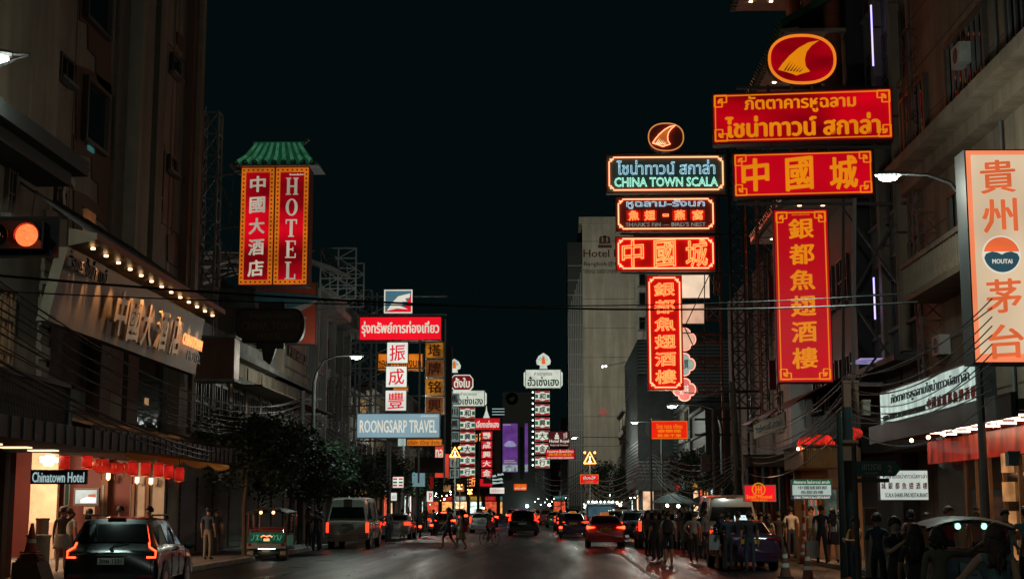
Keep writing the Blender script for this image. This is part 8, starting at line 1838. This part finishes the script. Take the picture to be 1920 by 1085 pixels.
# led cross
o = thing('led_cross', 'pixelated pale led cross above the hanging hotel sign', 'led sign', atY(92, 872, 40)); Y = 40
tealw = E('led pale', (.75, 1, .95), 2.4)
for i, (px, py, w_, h_) in enumerate(((91, 862, 32, 9), (93, 855, 16, 6), (90, 869, 16, 7), (80, 858, 8, 5))):
    a = atY(px - w_ / 2, py + h_ / 2, Y); b_ = atY(px + w_ / 2, py - h_ / 2, Y); part('led_block', MB().box(a.x, b_.x, Y - .02 * i, Y + .1, a.z, b_.z), tealw, o)
# planters and cones
creamp = M('cream planter', (.58, .46, .34), .6)
for i, (px, Y, h_, w_, l) in enumerate(((83, 37.2, 1.35, .16, 'tall cream column planter beside the left traffic cone'), (77, 36.0, .95, .28, 'broader cream panel in front of the tall column planter'))):
    X = at_(px, Y); o = thing('planter', l, 'planter', (X, Y, .14)); part('column', MB().lathe([(w_ * 1.1, .14), (w_, .2), (w_, .14 + h_), (w_ * 1.05, .16 + h_)], (X, Y, 0), 20), creamp, o, True); part('rim', MB().lathe([(w_ * 1.1, .16 + h_), (w_ * 1.1, .22 + h_)], (X, Y, 0), 20), creamp, o)
def cone(label, X, Y, z, h=.72, stripes=2, mat=None):
    o = thing('traffic_cone', label, 'traffic cone', (X, Y, z)); c = mat or M('cone orange', (.50, .07, .02), .5)
    part('base', MB().box(X - .19, X + .19, Y - .19, Y + .19, z, z + .04), plast if stripes == 2 else c, o); part('body', MB().lathe([(.15, z + .04), (.035, z + h), (.03, z + h + .01)], (X, Y, 0), 18), c, o, True)
    for k in range(stripes):
        z0, z1 = z + h * (.35 + .3 * k), z + h * (.48 + .3 * k); rr = lambda zz: .153 - (.118) * (zz - z - .04) / (h - .04); part('white_band', MB().lathe([(rr(z0), z0), (rr(z1), z1)], (X, Y, 0), 18), CL['white'], o, True)
    return o
X = at_(58, 33); o = thing('concrete_block', 'dark trapezoid block carrying the left traffic cone', 'block', (X, 33.2, .14)); part('block', MB().prism([(X - .30, .14), (X + .45, .14), (X + .28, .62), (X - .28, .62)], 32.8, 33.6, 'xz'), M('block wood', (.10, .07, .05), .7, 0, .3, 4), o)
for k in range(4): part('stacked_board', MB().box(X - .26 + .03 * k, X + .28 - .02 * k, 32.95, 33.4, .622 + k * .045, .66 + k * .045), M('board red', (.16, .05, .03), .7), o)
cone('dull red traffic cone on the dark block at the left', X, 33.2, .81, .66, 1, M('cone dull', (.26, .05, .03), .6))
cone('bright orange cone with white bands before the lit shop front', at_(1497, 45), 45, .14, .75)
cone('dark traffic cone on the road edge below the green banded sign', at_(1503, 37.5), 37.5, 0, .78, 2, M('cone dark', (.20, .05, .03), .6))
cone('traffic cone cut by the lower frame edge near the woman in orange', at_(1578, 33), 33, 0, .30, 1)
cone('faint cone behind the violet taxi', at_(1462, 39), 39, 0, .8, 2, M('cone brown', (.12, .05, .03), .6))

# ---- right: lit shop front, striped post, awnings, lanterns, shutters
sf_ = thing('lit_restaurant_entrance', 'warm lit restaurant front with reflections painted in its windows under the green banded sign', 'shop front', (11, 50, 0))
warmw = M('warm plaster', (.45, .26, .14), .7, 0, .25, 2)
Ys_ = 50.5; xa = at_(1487, Ys_); xb = at_(1580, Ys_)
part('back_wall', MB().box(xa, xb + .5, Ys_, Ys_ + .3, .14, 3.9), warmw, sf_)
for (p0, p1) in ((1503, 1527), (1533, 1563)):
    a = at_(p0, Ys_); b_ = at_(p1, Ys_); f = part('window', ring(b_ - a, 1.55, (a + b_) / 2, 1.75, .07, Ys_ - .1, Ys_ - .01), woodm, sf_); part('pane', MB().box(a + .07, b_ - .07, Ys_ - .05, Ys_ - .02, .98, 2.5), E('shop window painted reflection', '#4b5a50', .8, .6, 3, sample=False), f)  # reflection in the panes put in as a mottled glow
part('entrance_post', MB().box(xa - .1, xa + .12, Ys_ - .2, Ys_, .14, 3.9), woodm, sf_)
for k in range(5): part('menu_card', MB().box(at_(1507 + k * 4, Ys_), at_(1510 + k * 4, Ys_), Ys_ - .12, Ys_ - .11, 1.5 + (k % 2) * .4, 1.8 + (k % 2) * .4), E('menu card', '#c85a3c', .8), sf_)
m = MB(); 
ceilw = thing('shop_ceiling', 'slatted orange-lit ceiling strip over the restaurant entrance', 'ceiling', (9.5, 47.5, 3.6))
for k in range(22): a = at_(1487 + k * 3.3, 48); part('slat', MB().box(a, a + .04, 46.5, 50.4, 3.1 - .0, 3.75), M('orange slat', (.45, .22, .07), .6), ceilw)
part('ceiling_board', MB().box(at_(1485, 48), at_(1562, 48), 46.4, 50.5, 3.76, 3.82), woodm, ceilw)
for k in range(5): p = at_(1492 + k * 14, 46.8); part('bulb', MB().ball((p, 46.8, 3.70), .05, n=8, m=4), E('bulb warm', (1, .55, .25), 20), ceilw)
area('shop_light', (at_(1525, 47.5), 47.0, 3.0), 70, (1, .50, .22), 1.4, 2.5, (0, 0, 0), ceilw)
area('hostel_light', (at_(1455, 52), 52.0, 3.0), 35, (1, .52, .25), 1.2, 2.0, (0, 0, 0), ceilw)
o = thing('striped_post', 'slim red and white striped post before the shop front', 'post', (at_(1498, 46), 46, .14)); X = o.location.x
for k in range(10): part('band', MB().lathe([(.05, .14 + k * .2), (.05, .34 + k * .2)], (X, 46, 0), 10), CL['white'] if k % 2 else M('band red', (.40, .05, .03), .5), o)
hst = thing('hostel_entrance', 'hostel doorway with red and steel columns under the red hostel sign', 'shop front', (9.6, 57, 0))
x0 = at_(1400, 56); x1 = at_(1487, 56); part('back_wall', MB().box(x0, x1 + .4, 57.5, 57.8, .14, 3.9), wall_dark, hst)
for k in range(6): a = at_(1404 + k * 15, 56); part('column', MB().lathe([(.09, .14), (.09, 3.4)], (a, 57.2, 0), 12), [M('column steel', (.25, .27, .28), .3, .6), M('column red', (.25, .05, .03), .5)][k % 2], hst, True)
part('beam', MB().box(x0, x1, 56.9, 57.3, 3.4, 3.8), woodm, hst)
# old draped awnings
tarp = M('brown tarpaulin', (.17, .075, .05), .7, 0, .35, 1.2, .4, 6, streak=.3)
def awn(label, p0, p1, zin, drop, X0, X1, name='tarpaulin_awning'):
    n = 24; m = MB(); vs = []; rnd = random.Random(p0)
    y0 = atX(p0, 850, X1).y; y1 = atX(p1, 850, X1).y
    for r in range(5):
        f = r / 4
        for i in range(n + 1): t = i / n; vs.append((X0 + (X1 - X0) * f, y0 + (y1 - y0) * t, zin - drop * f ** 1.3 - .12 * f * math.sin(t * 9 + p0) ** 2 + rnd.uniform(-.02, .02)))
    m.add(vs, [(r * (n + 1) + i, r * (n + 1) + i + 1, (r + 1) * (n + 1) + i + 1, (r + 1) * (n + 1) + i) for r in range(4) for i in range(n)])
    o = solo(name, m, tarp, label, 'awning', (X1, y0, zin), True); md = o.modifiers.new('thick', 'SOLIDIFY'); md.thickness = .03; return o
awn('brown draped tarpaulin awning over the hostel entrance', 1387, 1490, 4.6, 1.5, 11.5, 9.0)
awn('higher red brown tarpaulin roof above the yellow banner', 1392, 1500, 7.2, 1.3, 12.3, 9.4)
for i, (px, py, r) in enumerate(((1512, 833, .30), (1524, 832, .26), (1536, 826, .24), (1549, 826, .22), (1556, 832, .18), (1597, 812, .20), (1607, 812, .16), (1596, 827, .16))):
    Y = 47 + (i % 3) * .8 if i < 5 else 40; p = atY(px, py, Y); o = thing('round_lantern', tops[i] + ' red festival lantern in the dark cluster above the shop front', 'lantern', p, 0, 'festival lanterns')
    part('globe', MB().ball(p, r, 1, 1, .9, 14, 7), E('deep red lantern', (.75, .025, .012), .9, .7, 3), o, True)
    for k in range(6): a = math.pi * k / 6; part('rib', MB().tube([(p.x + r * 1.02 * math.cos(a) * math.sin(t), Y + r * 1.02 * math.sin(a) * math.sin(t), p.z + r * .92 * math.cos(t)) for t in [6.2832 * j / 12 for j in range(13)]], .007, 4, False), M('rib dark', (.10, .01, .01), .5), o)
    part('tassel', MB().lathe([(.03, p.z - r * 1.9), (.015, p.z - r * .9)], (p.x, Y, 0), 6), CL['red'], o); part('cord', MB().beam((p.x, Y, p.z + r * .9), (p.x, Y, p.z + 1.5), .015), plast, o)
# tall advert standee and stall light bulbs
a = atY(1622, 1030, 33); b_ = atY(1646, 950, 33); o = thing('standee', 'tall brown and cream menu standee behind the masked man', 'standee', a); part('panel', MB().box(a.x, b_.x, 33, 33.06, .3, b_.z), M('standee cream', (.40, .33, .25), .6, 0, .4, 3), o); part('header', MB().box(a.x + .02, b_.x - .02, 32.98, 32.999, b_.z - .4, b_.z - .03), M('standee brown', (.20, .08, .04), .6), o)
part('foot', MB().box(a.x - .05, b_.x + .05, 32.9, 33.2, .14, .3), plast, o)
for i, (px, py, Y) in enumerate(((1251, 947, 84), (1272, 948, 84), (1115, 943, 170), (1157, 942, 120), (1163, 946, 121), (1030, 946, 230), (1098, 950, 150), (988, 948, 260), (906, 953, 240), (952, 951, 280))):
    p = atY(px, py, Y); o = thing('stall_bulb', tops[i] + ' bare bulb glowing among the distant stalls', 'light bulb', p, 0, 'stall bulbs'); part('globe', MB().ball(p, .09 * (Y / 90), n=10, m=5), E('stall bulb glow', (.8, 1, .92), 30) if i not in (3, 4) else E('bulb warm', (1, .55, .25), 20), o, True); part('cord', MB().beam(p + Vector((0, 0, .08)), p + Vector((0, 0, .6)), .03), plast, o)
# street stall umbrellas / carts, right kerb
for i, (px, Y) in enumerate(((1238, 74), (1300, 84))):
    X = at_(px, Y) + .6; o = thing('market_umbrella', ['dark market umbrella behind the black suv', 'dark market umbrella left of the right tree'][i], 'umbrella', (X, Y, .0)); part('canopy', MB().lathe([(1.15, 2.05), (.6, 2.4), (.02, 2.55)], (X, Y, 0), 10), M('umbrella dark', (.05, .06, .06), .7), o); part('stick', MB().beam((X, Y, 0), (X, Y, 2.5), .04), steel, o)
    c_ = thing('food_cart', ['steel food cart under the umbrella behind the black suv', 'steel food cart under the umbrella left of the right tree'][i], 'cart', (X, Y, 0)); part('counter', MB().box(X - .7, X + .7, Y - .35, Y + .35, .7, 1.0), steel, c_); part('cabinet', MB().box(X - .65, X + .65, Y - .3, Y + .3, .25, .69), M('cart teal', (.12, .2, .2), .5), c_)
    for s in (-.5, .5): part('wheel', MB().lathe([(.14, -.03), (.14, .03)], (X + s, Y - .3, .14), 12, 'y'), tyrem, c_)
# roof plant details: water tank and aerials on the left blocks
o = thing('roof_aerial', 'thin rooftop aerial on the white block', 'aerial', (-15, 84, 13.9)); part('mast_rod', MB().beam((-15, 84, 13.9), (-15, 84, 16.2), .05), steel, o)
for k in range(4): part('rod', MB().beam((-15.5, 84, 14.9 + k * .3), (-14.5, 84, 14.9 + k * .3), .03), steel, o)

o = thing('flood_lamp_arm', 'thin arm of small flood lamps below the pale hotel tower', 'flood lamp', atY(1130, 690, 150))
for i, px in enumerate((1130, 1136, 1180)):
    p = atY(px, 687 - i, 150); part('lamp', MB().ball(p, .12, n=8, m=4), E('flood lamp glass', (.85, 1, .9), 8), o); bar('arm', p, atY(1205, 672, 150), .05, steel, o)
ld = bpy.data.lights.new('flood_light', 'SPOT'); ld.energy = 21000; ld.color = (1, .93, .72); ld.spot_size = R(62); ld.spot_blend = 1; ld.shadow_soft_size = .3
lo = link('flood_light', ld, o); lo.location = (0, 0, 1.0); lo.rotation_mode = 'QUATERNION'; lo.rotation_quaternion = (Vector((6.5, 200, 24)) - Vector(o.location)).to_track_quat('-Z', 'Y')


# many far bulbs over stalls and shop fronts on both kerbs
bm_ = MB().ball((0, 0, 0), .06, n=8, m=4).mesh('bulb', E('stall bulb glow', (.8, 1, .92), 30), True); bw_ = MB().ball((0, 0, 0), .06, n=8, m=4).mesh('bulb', E('bulb warm', (1, .55, .25), 20), True)
random.seed(77)
for i in range(34):
    Y = random.uniform(125, 290); s_ = random.choice((-1, 1)); o = link('shop_bulb', bm_ if random.random() < .6 else bw_); o.location = (s_ * random.uniform(8.8, 11.2) + off(Y) + (0 if s_ < 0 else -1), Y, random.uniform(2.2, 3.4)); o['label'] = 'tiny bare bulb over a far shop front beyond the queue of cars'; o['category'] = 'light bulb'; o['group'] = 'far shop bulbs'
mh = M('manhole iron', (.03, .03, .03), .35, .6, .3, 5)
for i, (px, py) in enumerate(((862, 1046), (1010, 1018), (560, 1062))):
    p = atZ(px, py); o = struct('manhole_cover', MB().lathe([(.32, .001), (.32, .008), (.26, .012)], (p.x, p.y, 0), 20), mh)
